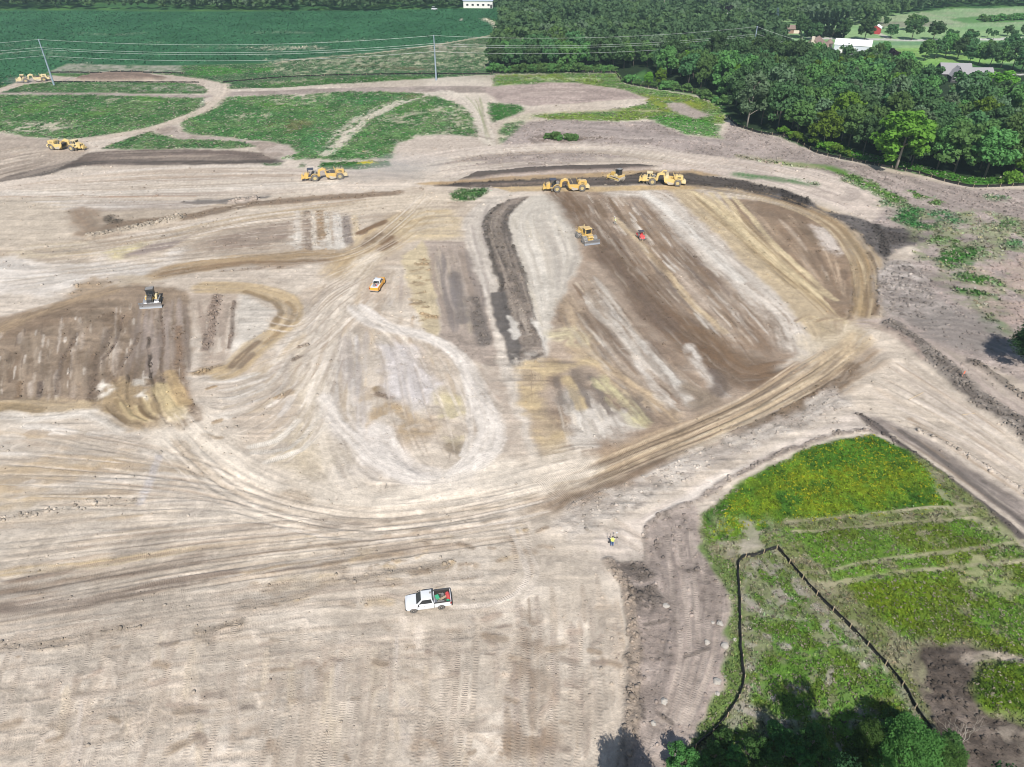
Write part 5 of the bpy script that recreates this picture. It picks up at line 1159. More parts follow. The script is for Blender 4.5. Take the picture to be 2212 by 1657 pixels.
# ------------------------------------------------------------------ machines
def fp(x, y, z=0.0):            # full-size photo pixel -> ground
    a, b = gp(x / 1.85256, y / 1.85256, z); return float(a), float(b)
def wheel(parent, x, y, r, w, rim=M_RIM, name="wheel", lugs=18, tyre=None, hub=.48):
    t = MB(); s = 1 if y > 0 else -1
    t.lathe([(r * .55, -w / 2), (r * .88, -w / 2), (r * .97, -w * .4), (r, -w * .25), (r, w * .25), (r * .97, w * .4), (r * .88, w / 2), (r * .55, w / 2)], (x, y, r), 'y', 28, False)
    for k in range(lugs):
        a = 2 * math.pi * k / lugs
        for sg in (-1, 1):
            m = MB().box((-r * .05, 0, -.03), (r * .05, w * .47, .05 * r)); 
            M = Matrix.Translation((x, y, r)) @ Matrix.Rotation(a + sg * .09, 4, 'Y') @ Matrix.Translation((0, 0 if sg > 0 else -w * .47, r * .985))
            m.move(M); t.add(m.v, m.f)
    o = t.build(name, tyre or M_TYRE, parent, smooth=True)
    d = MB().lathe([(r * .56, w * .30 * s), (r * hub, w * .40 * s), (r * hub * .8, w * .28 * s), (r * .22, w * .30 * s), (r * .20, w * .44 * s), (r * .06, w * .46 * s)], (x, y, r), 'y', 22)
    d.build("rim", rim, o, smooth=True)
    return o
def arc(cx, cz, r, a0, a1, n):
    return [(cx + r * math.cos(R(a0 + (a1 - a0) * i / n)), cz + r * math.sin(R(a0 + (a1 - a0) * i / n))) for i in range(n + 1)]
def band(mb, pts, th, y0, y1):
    """plate of thickness th following an xz polyline"""
    out = []
    for i, q in enumerate(pts):
        a = pts[max(0, i - 1)]; b = pts[min(len(pts) - 1, i + 1)]
        dx, dz = b[0] - a[0], b[1] - a[1]; l = math.hypot(dx, dz) + 1e-9
        out.append((q[0] - dz / l * th, q[1] + dx / l * th))
    mb.prism(list(pts) + out[::-1], y0, y1); return mb
def heading(a, b): return math.atan2(b[1] - a[1], b[0] - a[0])

def make_scraper(body, cabkind, loc, rz, label, apron=.0, stacks=1, steer=0.0, tip=0):
    t = thing("scraper", loc, rz, label, "scraper", "scrapers at work on the site")
    X_ = lambda d: 6.8 - d
    # tractor
    m = MB()
    m.box((X_(4.7), -.75, .75), (X_(1.0), .75, 1.35))
    m.prism([(X_(2.35), 1.3), (X_(1.15), 1.3), (X_(1.05), 1.95), (X_(1.3), 2.35), (X_(2.35), 2.55)], -.72, .72)
    m.box((X_(1.2), -.85, .95), (X_(.95), .85, 2.1))
    for s in (-1, 1):
        band(m, arc(X_(3.95), 1.02, 1.22, 20, 165, 9), .07, s * .98, s * 1.78)
        m.box((X_(3.0), s * .72, 1.15), (X_(1.9), s * 1.35, 1.28))
    m.build("tractor_body", body, t, .03)
    g = MB().box((X_(1.1), -.5, 1.15), (X_(.93), .5, 2.05)); g.build("grille", M_DARK, t)
    b = MB()
    for s in (-1, 1):
        b.prism([(X_(.95), .85), (X_(.95), 1.2), (X_(.35), 1.95), (X_(.2), 1.9), (X_(.12), .75), (X_(.3), .7)], s * .45 - .08, s * .45 + .08)
        b.tube([(X_(.3), s * .45, 1.7), (X_(.6), s * .45, 2.5)], .045, 6)
    b.box((X_(.25), -.95, .6), (X_(.0), .95, 1.1)); b.tube([(X_(.15), -.45, 1.75), (X_(.15), .45, 1.75)], .07, 8)
    b.build("push_bail", body, t, .02)
    if cabkind == 'rops':
        c = MB()
        for x in (X_(2.15), X_(3.7)):
            for s in (-1, 1): c.box((x - .07, s * .78 - .07, 1.3), (x + .07, s * .78 + .07, 3.3))
        c.box((X_(3.85), -.95, 3.28), (X_(2.0), .95, 3.46)); c.box((X_(3.75), -.8, 2.2), (X_(3.65), .8, 3.3)); c.box((X_(3.7), -.8, 1.3), (X_(2.1), .8, 1.5))
        cb = c.build("canopy", M_NAVY, t, .03)
        s_ = MB().box((X_(3.4), -.3, 1.5), (X_(2.85), .3, 2.0)).box((X_(3.5), -.3, 1.9), (X_(3.35), .3, 2.7)); s_.build("seat", M_BLACKP, cb, .04)
        w_ = MB().tube([(X_(2.35), 0, 1.5), (X_(2.55), 0, 2.25)], .05, 6).lathe([(.2, -.02), (.24, 0), (.2, .02)], (X_(2.58), 0, 2.27), 'z', 14); w_.build("steering_wheel", M_DARK, cb)
    else:
        c = MB().box((X_(3.75), -.85, 1.3), (X_(2.1), .85, 3.25), (.06, -.14, .06, -.06)); c.box((X_(3.85), -.95, 3.25), (X_(2.15), .95, 3.42))
        cb = c.build("cab", M_CREAM if body is not M_YEL else M_YELP, t, .05)
        for s in (-1, 1):
            MB().box((X_(3.0), s * .80 - .06, 2.15), (X_(2.4), s * .80 + .06, 3.05)).build("window", M_GLASS, cb)
            MB().box((X_(3.6), s * .80 - .06, 2.3), (X_(3.2), s * .80 + .06, 3.0)).build("window", M_GLASS, cb)
            MB().box((X_(2.95), s * .86 - .02, 1.5), (X_(2.4), s * .86 + .02, 1.95)).build("door_panel", M_DARK, cb)
        MB().box((X_(2.16), -.65, 2.2), (X_(2.08), .65, 3.1)).move(Matrix.Translation((-.12, 0, 0))).build("window", M_GLASS, cb)
    ld = MB()
    for s in (-1, 1):
        for z in (.42, .72, 1.02): ld.box((X_(2.75), s * 1.3 - .12, z), (X_(2.3), s * 1.3 + .12, z + .06))
        for x in (X_(2.75), X_(2.3)): ld.box((x - .03, s * 1.3 - .03, .4), (x + .03, s * 1.3 + .03, 1.2))
    ld.build("ladder", M_CHROME, t)
    pl = MB().box((X_(4.55), -.6, 1.3), (X_(3.9), .6, 2.3)).box((X_(4.5), .2, 2.3), (X_(4.1), .55, 2.75))
    for i in range(5): pl.tube([(X_(3.95), -.5 + i * .22, 2.2), (X_(4.4), -.5 + i * .2, 2.75), (X_(4.9), -.4 + i * .18, 2.2)], .04, 6)
    pl.build("hoses_and_tank", M_GREYM, t, .02)
    # gooseneck and bowl
    n = MB()
    n.box((X_(5.35), -.38, 1.0), (X_(4.6), .38, 1.75)); n.prism([(X_(5.5), 1.1), (X_(4.9), 1.1), (X_(5.0), 2.5), (X_(5.3), 3.05), (X_(5.9), 3.3), (X_(7.0), 3.3), (X_(7.35), 3.0), (X_(7.3), 2.75), (X_(6.0), 2.75), (X_(5.6), 2.45)], -.42, .42)
    n.tube([(X_(5.2), -.2, 2.9), (X_(6.6), -.2, 3.45)], .13, 8); n.tube([(X_(5.2), .2, 2.9), (X_(6.6), .2, 3.45)], .13, 8)
    n.box((X_(7.35), -1.55, 2.55), (X_(6.95), 1.55, 2.95))
    for s in (-1, 1): n.prism([(X_(6.95), 2.9), (X_(7.35), 2.9), (X_(7.7), 1.5), (X_(8.3), 1.05), (X_(8.1), .85), (X_(7.3), 1.2)], s * 1.55 - .1, s * 1.55 + .1)
    n.build("gooseneck", body, t, .03)
    w = MB(); side = [(X_(7.05), 1.95), (X_(7.5), 2.15), (X_(9.9), 2.05), (X_(10.5), 1.6), (X_(10.35), .75), (X_(8.6), .42), (X_(7.4), 1.0)]
    for s in (-1, 1): w.prism(side, s * 1.42 - .06, s * 1.42 + .06)
    w.prism([(X_(8.4), .42), (X_(10.4), .52), (X_(10.4), .64), (X_(8.4), .54)], -1.36, 1.36)
    w.prism([(X_(9.75), .6), (X_(9.9), .6), (X_(10.2), 2.6), (X_(10.05), 2.6)], -1.36, 1.36)
    bo = w.build("bowl", body, t, .02)
    MB().prism([(X_(7.6), 1.15), (X_(7.75), 1.45), (X_(9.6), .98), (X_(10.1), .95), (X_(10.0), .5), (X_(8.6), .36)], 1.49, 1.55).build("side_arm", M_WORN, bo, .02)
    MB().prism([(X_(7.6), 1.15), (X_(7.75), 1.45), (X_(9.6), .98), (X_(10.1), .95), (X_(10.0), .5), (X_(8.6), .36)], -1.55, -1.49).build("side_arm", M_WORN, bo, .02)
    if tip == 0: MB().prism([(X_(7.6), 1.2), (X_(9.8), 1.0), (X_(9.9), 2.1), (X_(9.0), 2.3), (X_(8.2), 2.2), (X_(7.5), 1.9)], -1.34, 1.34, k=1).build("soil_load", M_EARTH, bo)
    ap = MB(); band(ap, [(q[0], q[1]) for q in arc(0, 0, 1.0, 200, 285, 7)], .1, -1.33, 1.33)
    ap.move(Matrix.Translation((X_(7.75), 0, 1.65)) @ Matrix.Rotation(apron, 4, 'Y'))
    ap.build("apron", M_CREAM if tip else body, t, .02)
    if tip:
        e = MB(); band(e, [(X_(5.9), 2.9), (X_(6.3), 3.7), (X_(6.8), 4.15), (X_(7.4), 4.2), (X_(7.9), 4.0)], .28, -.16, .16); e.build("apron_lift_arm", body, t, .03)
        MB().prism([(X_(7.3), 1.9), (X_(8.7), 2.2), (X_(8.3), 3.35), (X_(7.5), 2.9)], -1.3, 1.3).build("raised_apron", M_CREAM, t, .03)
    ej = MB()
    for s in (-1.1, -.55, 0, .55, 1.1): ej.tube([(X_(10.1), s, 2.5), (X_(9.75), s * .9, 3.35)], .04, 6)
    ej.tube([(X_(9.75), -1.0, 3.35), (X_(9.75), 1.0, 3.35)], .04, 6); ej.build("guard_bars", body, t)
    gr = MB()
    for s in (-1, 1): gr.tube([(X_(8.6), s * 1.4, 2.0), (X_(8.3), s * 1.35, 2.9), (X_(8.05), s * 1.3, 3.1)], .035, 6)
    gr.build("marker_rod", M_CREAM, t)
    # rear engine, frame and push block
    e = MB().prism([(X_(10.3), 1.5), (X_(10.3), 2.75), (X_(10.6), 3.0), (X_(11.0), 2.95), (X_(12.6), 2.8), (X_(12.7), 1.7)], -.78, .78)
    e.box((X_(12.4), -.6, .8), (X_(10.2), .6, 1.6))
    for s in (-1, 1): band(e, arc(X_(11.2), 1.0, 1.2, 5, 160, 9), .06, s * .95, s * 1.78)
    re = e.build("rear_engine", body, t, .04)
    for s in (-1, 1):
        v = MB()
        for k in range(2): v.box((X_(11.95) , s * .79 - .02, 2.05 + k * .32), (X_(11.0), s * .79 + .02, 2.2 + k * .32))
        v.build("vent", M_DARK, re)
    MB().box((X_(12.78), -.6, 1.75), (X_(12.66), .6, 2.7)).build("radiator", M_DARK, re)
    pb = MB().prism([(X_(12.3), .75), (X_(12.3), 1.6), (X_(13.0), 1.75), (X_(13.45), 1.45), (X_(13.5), .7)], -.85, .85); pb.box((X_(13.55), -.6, .75), (X_(13.45), .6, 1.35))
    pb.build("push_block", M_CREAM, t, .03)
    for k in range(stacks): MB().tube([(X_(11.3 + .45 * k), .1, 2.8), (X_(11.3 + .45 * k), .1, 3.7 + .2 * stacks)], .07, 8).build("exhaust_stack", M_DARK, t)
    for x in (X_(3.95), X_(11.2)):
        for s in (-1, 1): wheel(t, x, s * 1.38, .98, .78)
    return t
def by_wheels(front, rear, half, xf, xr, side):
    """location and heading from the near-side wheel contacts (photo pixels); side = local y sign facing the camera"""
    a, b = Vector(fp(*front)), Vector(fp(*rear)); rz = math.atan2(a.y - b.y, a.x - b.x)
    fwd = Vector((math.cos(rz), math.sin(rz))); lft = Vector((-fwd.y, fwd.x))
    c = (a + b) / 2 - lft * side * half - fwd * (xf + xr) / 2
    return (c.x, c.y, float(ground_z(c.x, c.y))), rz
XF, XR = 2.85, -4.4
for fr, rr, side, body, cab_, lab, kw in [((2230, 771), (2326, 767.5), 1, M_YEL, 'rops', "yellow scraper with open dark canopy nearest the black earth lane, left of the small dozer", {}),
                                  ((2613, 742.5), (2704, 747.5), 1, M_YELP, 'cab', "pale yellow scraper with closed cab and raised apron right of the small dozer", dict(tip=1)),
                                  ((1265, 726), (1358, 718.5), 1, M_YEL, 'rops', "yellow scraper with dark canopy driving left on the pale haul road by the meadow", dict(stacks=2)),
                                  ((290, 606), (206, 601.5), -1, M_YELP, 'cab', "faded yellow scraper facing right beside the dark earth strip", dict(stacks=2)),
                                  ((110.6, 332.5), (173, 327.5), 1, M_CREAM, 'cab', "bleached cream yellow scraper by the leaning steel pole at the crop field", dict())]:
    loc, rz = by_wheels(fr, rr, 1.6, XF, XR, side)
    make_scraper(body, cab_, loc, rz, lab, **kw)

def crawler(parent, y, L, h, w, mat_=M_STEEL):
    """one track: rounded loop with grouser bars"""
    r = h / 2; a = L / 2 - r; pts = [(a + r * math.sin(R(t)), r - r * math.cos(R(t))) for t in range(0, 181, 20)] + [(-a - r * math.sin(R(t)), r + r * math.cos(R(t))) for t in range(0, 181, 20)]
    m = MB(); inner = [(q[0] * .93, r + (q[1] - r) * .78) for q in pts]
    n = len(pts)
    for s, yy in ((0, y - w / 2), (1, y + w / 2)):
        pass
    vs = [(q[0], y - w / 2, q[1]) for q in pts] + [(q[0], y + w / 2, q[1]) for q in pts] + [(q[0], y - w / 2, q[1]) for q in inner] + [(q[0], y + w / 2, q[1]) for q in inner]
    fs = []
    for i in range(n):
        j = (i + 1) % n
        fs += [(i, j, n + j, n + i), (2 * n + j, 2 * n + i, 3 * n + i, 3 * n + j), (i, 2 * n + i, 2 * n + j, j), (n + j, 3 * n + j, 3 * n + i, n + i)]
    m.add(vs, fs)
    per = []; tot = 0
    for i in range(n):
        p0, p1 = Vector(pts[i]), Vector(pts[(i + 1) % n]); l = (p1 - p0).length
        k = 0
        while k < int(l / .24) + (1 if l > .1 else 0):
            q = p0.lerp(p1, (k + .5) / max(1, int(l / .24) + 1)); d = (p1 - p0).normalized(); nn = Vector((d.y, -d.x))
            c = [q - d * .05, q + d * .05, q + d * .03 + nn * .07, q - d * .03 + nn * .07]
            m.prism([(e[0], e[1]) for e in c], y - w / 2 - .01, y + w / 2 + .01); k += 1
    o = m.build("track", mat_, parent)
    f = MB()
    for x in (-a, a): f.lathe([(r * .72, -w * .3), (r * .72, w * .3)], (x, y, r), 'y', 16)
    for k in range(5): f.lathe([(r * .3, -w * .3), (r * .3, w * .3)], (-a + (k + .5) * 2 * a / 5, y, r * .38), 'y', 10)
    f.box((-a, y - w * .2, r * .5), (a, y + w * .2, r * 1.2)); f.build("roller_frame", M_YELP, o)
    return o
def blade_mb(x, h, w, z0=.0, yaw=0.0):
    m = MB(); pr = [(x + .32 * (1 - math.cos(R(a)))- .2, z0 + h * (a + 62) / 124) for a in range(-62, 63, 14)]
    band(m, pr, .07, -w / 2, w / 2)
    m.box((x - .28, -w / 2, z0 + h * .96), (x - .1, w / 2, z0 + h * 1.02))
    return m
def make_dozer(loc, rz, label, dark=True, L=3.3, tw=.75, bw=4.2, bh=1.2, yaw=0.0, ripper=True, blade_m=M_STEEL, s=1.0):
    t = thing("bulldozer", loc, rz, label, "bulldozer"); t.scale = (s, s, s)
    for sg in (-1, 1): crawler(t, sg * 1.08, L, 1.02, tw, M_STEEL if dark else M_WORN)
    bm = M_YEL if not dark else M_BLACKP
    h = MB().prism([(.15, .75), (2.05, .75), (2.1, 1.75), (1.7, 2.05), (.15, 2.15)], -.5, .5).build("engine_hood", bm if not dark else M_DARK, t, .05)
    MB().box((2.07, -.42, .85), (2.14, .42, 1.7)).build("grille", M_DARK, h)
    for sg in (-1, 1): MB().box((.4, sg * .51 - .015, 1.2), (1.7, sg * .51 + .015, 1.75)).build("side_panel", M_YEL, h)
    MB().tube([(1.25, .12, 2.05), (1.25, .12, 2.95)], .07, 8).build("exhaust_stack", M_DARK, t)
    MB().tube([(1.0, -.28, 2.05), (1.0, -.28, 2.6)], .09, 8).build("air_intake", M_DARK, t)
    c = MB().box((-1.15, -.78, 1.45), (.25, .78, 2.95), (.08, -.22, .07, -.07)); c.box((-1.3, -.85, 2.95), (.12, .85, 3.12))
    cb = c.build("cab", M_BLACKP, t, .05)
    MB().box((-1.32, -.72, 3.125), (.02, .72, 3.16)).build("cab_roof", M_GREYM, cb, .01)
    for sg in (-1, 1): MB().box((-.95, sg * .755 - .03, 2.0), (-.1, sg * .755 + .03, 2.8)).build("window", M_GLASS, cb)
    MB().box((.07, -.6, 1.95), (.16, .6, 2.8)).build("window", M_GLASS, cb)
    b = MB().box((-1.7, -.62, .7), (.4, .62, 1.45)); b.box((-1.75, -1.2, 1.05), (-.9, 1.2, 1.5)); b.box((-1.0, -1.15, 1.05), (.5, -.62, 1.16)); b.box((-1.0, .62, 1.05), (.5, 1.15, 1.16))
    b.build("chassis", M_YEL if not dark else M_YELP, t, .04)
    MB().prism([(-.85, 1.17), (.35, 1.17), (.3, 1.75), (-.5, 1.9)], .8, 1.2).build("fuel_tank", M_CREAM, t, .05)
    if dark:
        MB().tube([(-.2, 1.22, 1.5), (-.2, 1.42, 2.3), (.5, 1.45, 2.2), (1.0, 1.35, 1.2)], .05, 8).build("grab_rail", M_DARK, t)
        MB().box((-.2, -1.2, 1.17), (.25, -.85, 1.5)).build("toolbox", M_YEL, t, .03)
    bl = blade_mb(2.55, bh, bw); bl.move(Matrix.Translation((2.4, 0, 0)) @ Matrix.Rotation(yaw, 4, 'Z') @ Matrix.Translation((-2.4, 0, 0)))
    bo = bl.build("blade", blade_m, t, .01, smooth=True)
    ar = MB()
    for sg in (-1, 1):
        ar.prism([(-.3, .42), (-.3, .68), (2.25, .62), (2.25, .32)], sg * (1.08 + tw / 2 + .08) - .08, sg * (1.08 + tw / 2 + .08) + .08)
        ar.tube([(1.7, sg * .5, 1.7), (2.3, sg * .55, .9)], .07, 8)
    ar.build("push_arms", M_YELP if not dark else M_DARK, t, .02)
    if ripper:
        r_ = MB().box((-2.2, -.8, .6), (-1.7, .8, 1.1))
        for y in (-.6, 0, .6): r_.prism([(-2.2, 1.2), (-2.0, 1.2), (-2.05, .4), (-2.35, .15), (-2.3, .5)], y - .06, y + .06)
        r_.build("ripper", M_WORN, t, .02)
    return t
# dozer facing the camera: blade foot at (558..648, 1237)
a, b = Vector(fp(558, 1240)), Vector(fp(648, 1233)); mid = (a + b) / 2
hd = R(270 - 3) + .30
fw = Vector((math.cos(hd), math.sin(hd)))
bd = (b - a).normalized(); yawb = math.atan2(bd.y, bd.x) - (hd + math.pi / 2)
yawb = (yawb + math.pi / 2) % math.pi - math.pi / 2
c = mid - fw * 2.75
make_dozer((c.x, c.y, float(ground_z(c.x, c.y))), hd, "dark topped bulldozer with bright silver blade facing the viewer in the brown cut", True, 3.3, .85, (b - a).length, 1.25, yawb, False)
# dozer on the black lane, seen from behind its side
a, b = Vector(fp(2472, 727)), Vector(fp(2441, 717.5)); hd = heading(a, b); fw = Vector((math.cos(hd), math.sin(hd))); lf = Vector((-fw.y, fw.x))
c = (a + b) / 2 - lf * 1.4
make_dozer((c.x, c.y, float(ground_z(c.x, c.y))), hd, "yellow bulldozer with dark cab between two scrapers on the black earth lane", False, 3.6, .6, 3.6, 1.25, 0, True, M_YELP, 1.05)

def drum(parent, x, y, r, w):
    m = MB().lathe([(r * .5, -w / 2), (r * .86, -w / 2), (r * .86, w / 2), (r * .5, w / 2)], (x, y, r), 'y', 26)
    for row in range(4):
        for k in range(14):
            an = 2 * math.pi * (k + .5 * (row % 2)) / 14
            q = MB().box((-.09, -.09, -.03), (.09, .09, .15), (.025, -.025, .025, -.025))
            q.move(Matrix.Translation((x, y - w / 2 + (row + .5) * w / 4, r)) @ Matrix.Rotation(an, 4, 'Y') @ Matrix.Translation((0, 0, r * .85))); m.add(q.v, q.f)
    o = m.build("pad_drum", M_GREYM, parent)
    MB().lathe([(r * .5, w * .42 * (1 if y > 0 else -1)), (r * .2, w * .5 * (1 if y > 0 else -1))], (x, y, r), 'y', 18).build("hub", M_WORN, o)
a, b = Vector(fp(2340, 986)), Vector(fp(2401.5, 979)); mid = (a + b) / 2; bd = (b - a).normalized()
hd = math.atan2(-bd.x, bd.y); fw = Vector((math.cos(hd), math.sin(hd)))
hd2 = hd + R(5)
fw2 = Vector((math.cos(hd2), math.sin(hd2))); c = mid - fw2 * 3.75
t = thing("soil_compactor", (c.x, c.y, float(ground_z(c.x, c.y))), hd2, "yellow pad foot soil compactor with silver blade on the pale combed strip", "compactor")
for x in (-1.75, 1.75):
    for sg in (-1, 1): drum(t, x, sg * 1.3, .88, 1.05)
m = MB().box((-2.9, -.7, .8), (2.6, .7, 1.5)); m.prism([(-3.2, 1.2), (-3.2, 2.3), (-2.9, 2.55), (-.6, 2.6), (-.6, 1.2)], -.85, .85)
for sg in (-1, 1): m.box((.1, sg * .7, 1.4), (1.3, sg * 1.35, 1.55)); m.box((-2.6, sg * .8, 1.75), (-.8, sg * 1.75, 1.83))
m.build("body", M_YEL, t, .05)
c_ = MB().box((-.5, -.82, 1.5), (1.15, .82, 3.15), (.1, -.2, .06, -.06)); c_.box((-.65, -.95, 3.15), (1.2, .95, 3.36), (.1, -.15, .1, -.1)); cb = c_.build("cab", M_YEL, t, .05)
MB().box((1.0, -.62, 2.05), (1.12, .62, 3.0), (-.08, -.08, 0, 0)).build("window", M_GLASS, cb)
for sg in (-1, 1): MB().box((-.25, sg * .80 - .04, 2.1), (.75, sg * .80 + .04, 3.0)).build("window", M_GLASS, cb)
MB().tube([(1.1, .95, 2.9), (1.2, 1.2, 3.0)], .03, 6).box((1.15, 1.15, 2.75), (1.22, 1.4, 3.1)).build("mirror", M_BLACKP, t)
f = MB().box((1.4, -.62, 1.2), (2.6, .62, 1.95)); f.box((2.55, -.75, 1.5), (2.75, .75, 1.8)); f.build("front_frame", M_YEL, t, .04)
for y in (-.6, .6): MB().lathe([(.1, 0), (.1, .05)], (2.75, y, 1.66), 'x', 10).build("headlight", M_LAMP, t)
ar = MB()
for sg in (-1, 1): ar.prism([(1.9, 1.0), (1.9, 1.35), (3.35, .9), (3.35, .55)], sg * .42 - .1, sg * .42 + .1)
ar.build("blade_arms", M_YEL, t, .03)
bl = blade_mb(3.6, 1.1, (b - a).length, .12); bl.move(Matrix.Translation((3.5, 0, 0)) @ Matrix.Rotation(hd - hd2, 4, 'Z') @ Matrix.Translation((-3.5, 0, 0)))
bl.build("blade", M_STEEL, t, .01, smooth=True)
MB().tube([(-1.2, -.95, 1.85), (-1.2, -1.7, 1.85), (-1.2, -1.7, 2.9), (-2.6, -1.7, 2.9), (-2.6, -1.7, 1.85)], .03, 6).tube([(-1.2, -1.7, 2.35), (-2.6, -1.7, 2.35)], .03, 6).build("handrail", M_YEL, t)
MB().tube([(-2.0, .2, 2.55), (-2.0, .2, 3.3)], .08, 8).build("exhaust_stack", M_CREAM, t)

# ------------------------------------------------------------------ pickups
def sec(x, hw, z0, z1, bulge=.0, top=.9):
    return [(x, -hw, z0), (x, -hw - bulge, (z0 + z1) / 2), (x, -hw * top, z1), (x, hw * top, z1), (x, hw + bulge, (z0 + z1) / 2), (x, hw, z0)]
def make_pickup(loc, rz, label, paint, roof, hoodm, L=5.6, bedL=2.0, crew=False, tailm=None, cover=None, s=1.0):
    t = thing("pickup_truck", loc, rz, label, "pickup truck"); t.scale = (s, s, s)
    xf = L / 2; xr = -L / 2; bf = xr + bedL; W = .98
    xw, cab0 = xf - .95, xf - 1.35
    b = MB()
    b.loft([sec(xf - .04, .80, .55, .95, .03), sec(xf - .22, .93, .45, 1.10, .03), sec(xf - .9, W, .42, 1.16, .03), sec(cab0, W, .42, 1.20, .03), sec(cab0 - .5, W, .42, 1.18, .03), sec(bf + .02, W, .42, 1.16, .03)])
    bd = b.build("body", paint, t, .03, smooth=True)
    hb = MB().loft([[(xf - .12, -.78, 1.06), (xf - .12, .78, 1.06), (xf - .12, .70, 1.09), (xf - .12, -.70, 1.09)], [(xf - .45, -.86, 1.13), (xf - .45, .86, 1.13), (xf - .45, .78, 1.19), (xf - .45, -.78, 1.19)], [(cab0 - .02, -.88, 1.18), (cab0 - .02, .88, 1.18), (cab0 - .02, .80, 1.26), (cab0 - .02, -.80, 1.26)]])
    hb.build("hood", hoodm, t, .02, smooth=True)
    # cab: glass house with roof, pillars stand proud of the panes
    xb = bf + .06
    c = MB().loft([[(cab0 + .05, -.86, 1.17), (cab0 + .05, .86, 1.17), (xb, .88, 1.17), (xb, -.88, 1.17)], [(cab0 - .62, -.70, 1.80), (cab0 - .62, .70, 1.80), (xb + .16, .70, 1.82), (xb + .16, -.70, 1.82)]])
    cg = c.build("cabin", roof, t, .03)
    MB().loft([[(cab0 - .58, -.69, 1.79), (cab0 - .58, .69, 1.79), (xb + .12, .69, 1.81), (xb + .12, -.69, 1.81)], [(cab0 - .78, -.58, 1.88), (cab0 - .78, .58, 1.88), (xb + .26, .58, 1.88), (xb + .26, -.58, 1.88)]]).build("roof", roof, cg, .03, smooth=True)
    def lerp3(a, b_, t_): return tuple(a[i] + (b_[i] - a[i]) * t_ for i in range(3))
    def pane(q, name, off):
        cx = [sum(e[i] for e in q) / 4 for i in range(3)]
        MB().add([lerp3(e, cx, .0) for e in q] + [tuple(e[i] + off[i] for i in range(3)) for e in q], [(0, 1, 2, 3), (4, 5, 6, 7), (0, 1, 5, 4), (1, 2, 6, 5), (2, 3, 7, 6), (3, 0, 4, 7)]).build(name, M_GLASS, cg)
    F0, F1 = (cab0 + .05, .86, 1.17), (cab0 - .62, .70, 1.80)
    pane([(F0[0] - .04, -.79, 1.21), (F0[0] - .04, .79, 1.21), (F1[0] + .05, .64, 1.76), (F1[0] + .05, -.64, 1.76)], "windscreen", (.025, 0, .025))
    for sg in (-1, 1):
        spans = [(.10, .93)] if not crew else [(.10, .50), (.56, .93)]
        for u0, u1 in spans:
            def side(u, v):
                lo = lerp3((cab0 + .05, .86, 1.17), (xb, .88, 1.17), u); hi = lerp3((cab0 - .62, .70, 1.80), (xb + .16, .70, 1.82), u)
                q = lerp3(lo, hi, v); return (q[0], q[1] * sg, q[2])
            pane([side(u0 + .02, .10), side(u1, .10), side(u1, .90), side(u0 + .03, .90)], "side_window", (0, .02 * sg, .006))
    pane([(xb, -.72, 1.27), (xb, .72, 1.27), (xb + .14, .60, 1.74), (xb + .14, -.60, 1.74)], "rear_window", (-.025, 0, .012))
    # bed
    w = MB(); th = .07
    for sg in (-1, 1):
        w.box((xr + .08, sg * (W + .015) - (th if sg > 0 else 0), .5), (bf - .02, sg * (W + .015) + (0 if sg > 0 else th), 1.20))
    w.box((bf - .1, -W + .06, .6), (bf - .02, W - .06, 1.2)); 
    w.build("bed_side", paint, t, .02)
    for sg in (-1, 1): MB().box((xr + .1, sg * (W - .05) - .08, 1.203), (bf - .02, sg * (W - .05) + .08, 1.235)).build("bed_rail", M_BLACKP if cover is None else paint, t, .01)
    MB().box((xr + .1, -W + .06, .62), (bf - .1, W - .06, .70)).build("bed_floor", M_BLACKP if cover is None else roof, t)
    for sg in (-1, 1):
        MB().box((xr + .1, sg * (W - .13) - .012, .70), (bf - .1, sg * (W - .13) + .012, 1.2)).build("bed_liner", M_BLACKP, t)
        for x in (xr + .86, ): pass
    MB().box((bf - .125, -W + .14, .7), (bf - .102, W - .14, 1.2)).build("bed_liner", M_BLACKP, t)
    MB().box((xr, -W + .05, .58), (xr + .08, W - .05, 1.2)).build("tailgate", tailm or paint, t, .02)
    if cover is not None: MB().box((xr + .1, -W + .10, 1.16), (bf - .1, W - .10, 1.21)).build("bed_cover", cover, t, .02)
    MB().box((xr - .14, -.92, .42), (xr + .0, .92, .60)).build("rear_bumper", M_CHROME if cover is not None else M_BLACKP, t, .03)
    MB().loft([sec(xf + .06, .70, .38, .66), sec(xf - .18, .97, .36, .68)]).build("front_bumper", M_BLACKP, t, .03)
    MB().box((xf - .06, -.60, .66), (xf + .0, .60, .94)).build("grille", M_DARK, t, .02)
    for sg in (-1, 1):
        MB().box((xf - .24, sg * .79 - .12, .80), (xf - .05, sg * .79 + .12, 1.0)).build("headlight", M_LAMP, t, .02)
        MB().box((xr - .015, sg * (W - .07) - .08, .82), (xr + .14, sg * (W - .02) + .055, 1.14)).build("tail_light", M_REDL, t, .01)
        MB().box((cab0 - .30, sg * 1.0 - .03, 1.2), (cab0 - .16, sg * 1.14 + .08, 1.38)).build("door_mirror", M_BLACKP, t, .03)
        d = MB().box((cab0 - 1.05, sg * (W + .028) - .012, 1.02), (cab0 - .88, sg * (W + .028) + .03, 1.07)); d.build("door_handle", M_BLACKP, t)
        sm = MB().box((bf + .02, sg * (W + .022) - .006, .5), (bf + .04, sg * (W + .022) + .012, 1.15)); sm.box((cab0 - .08, sg * (W + .022) - .006, .5), (cab0 - .06, sg * (W + .022) + .012, 1.15)); sm.build("door_gap", M_DARK, t)
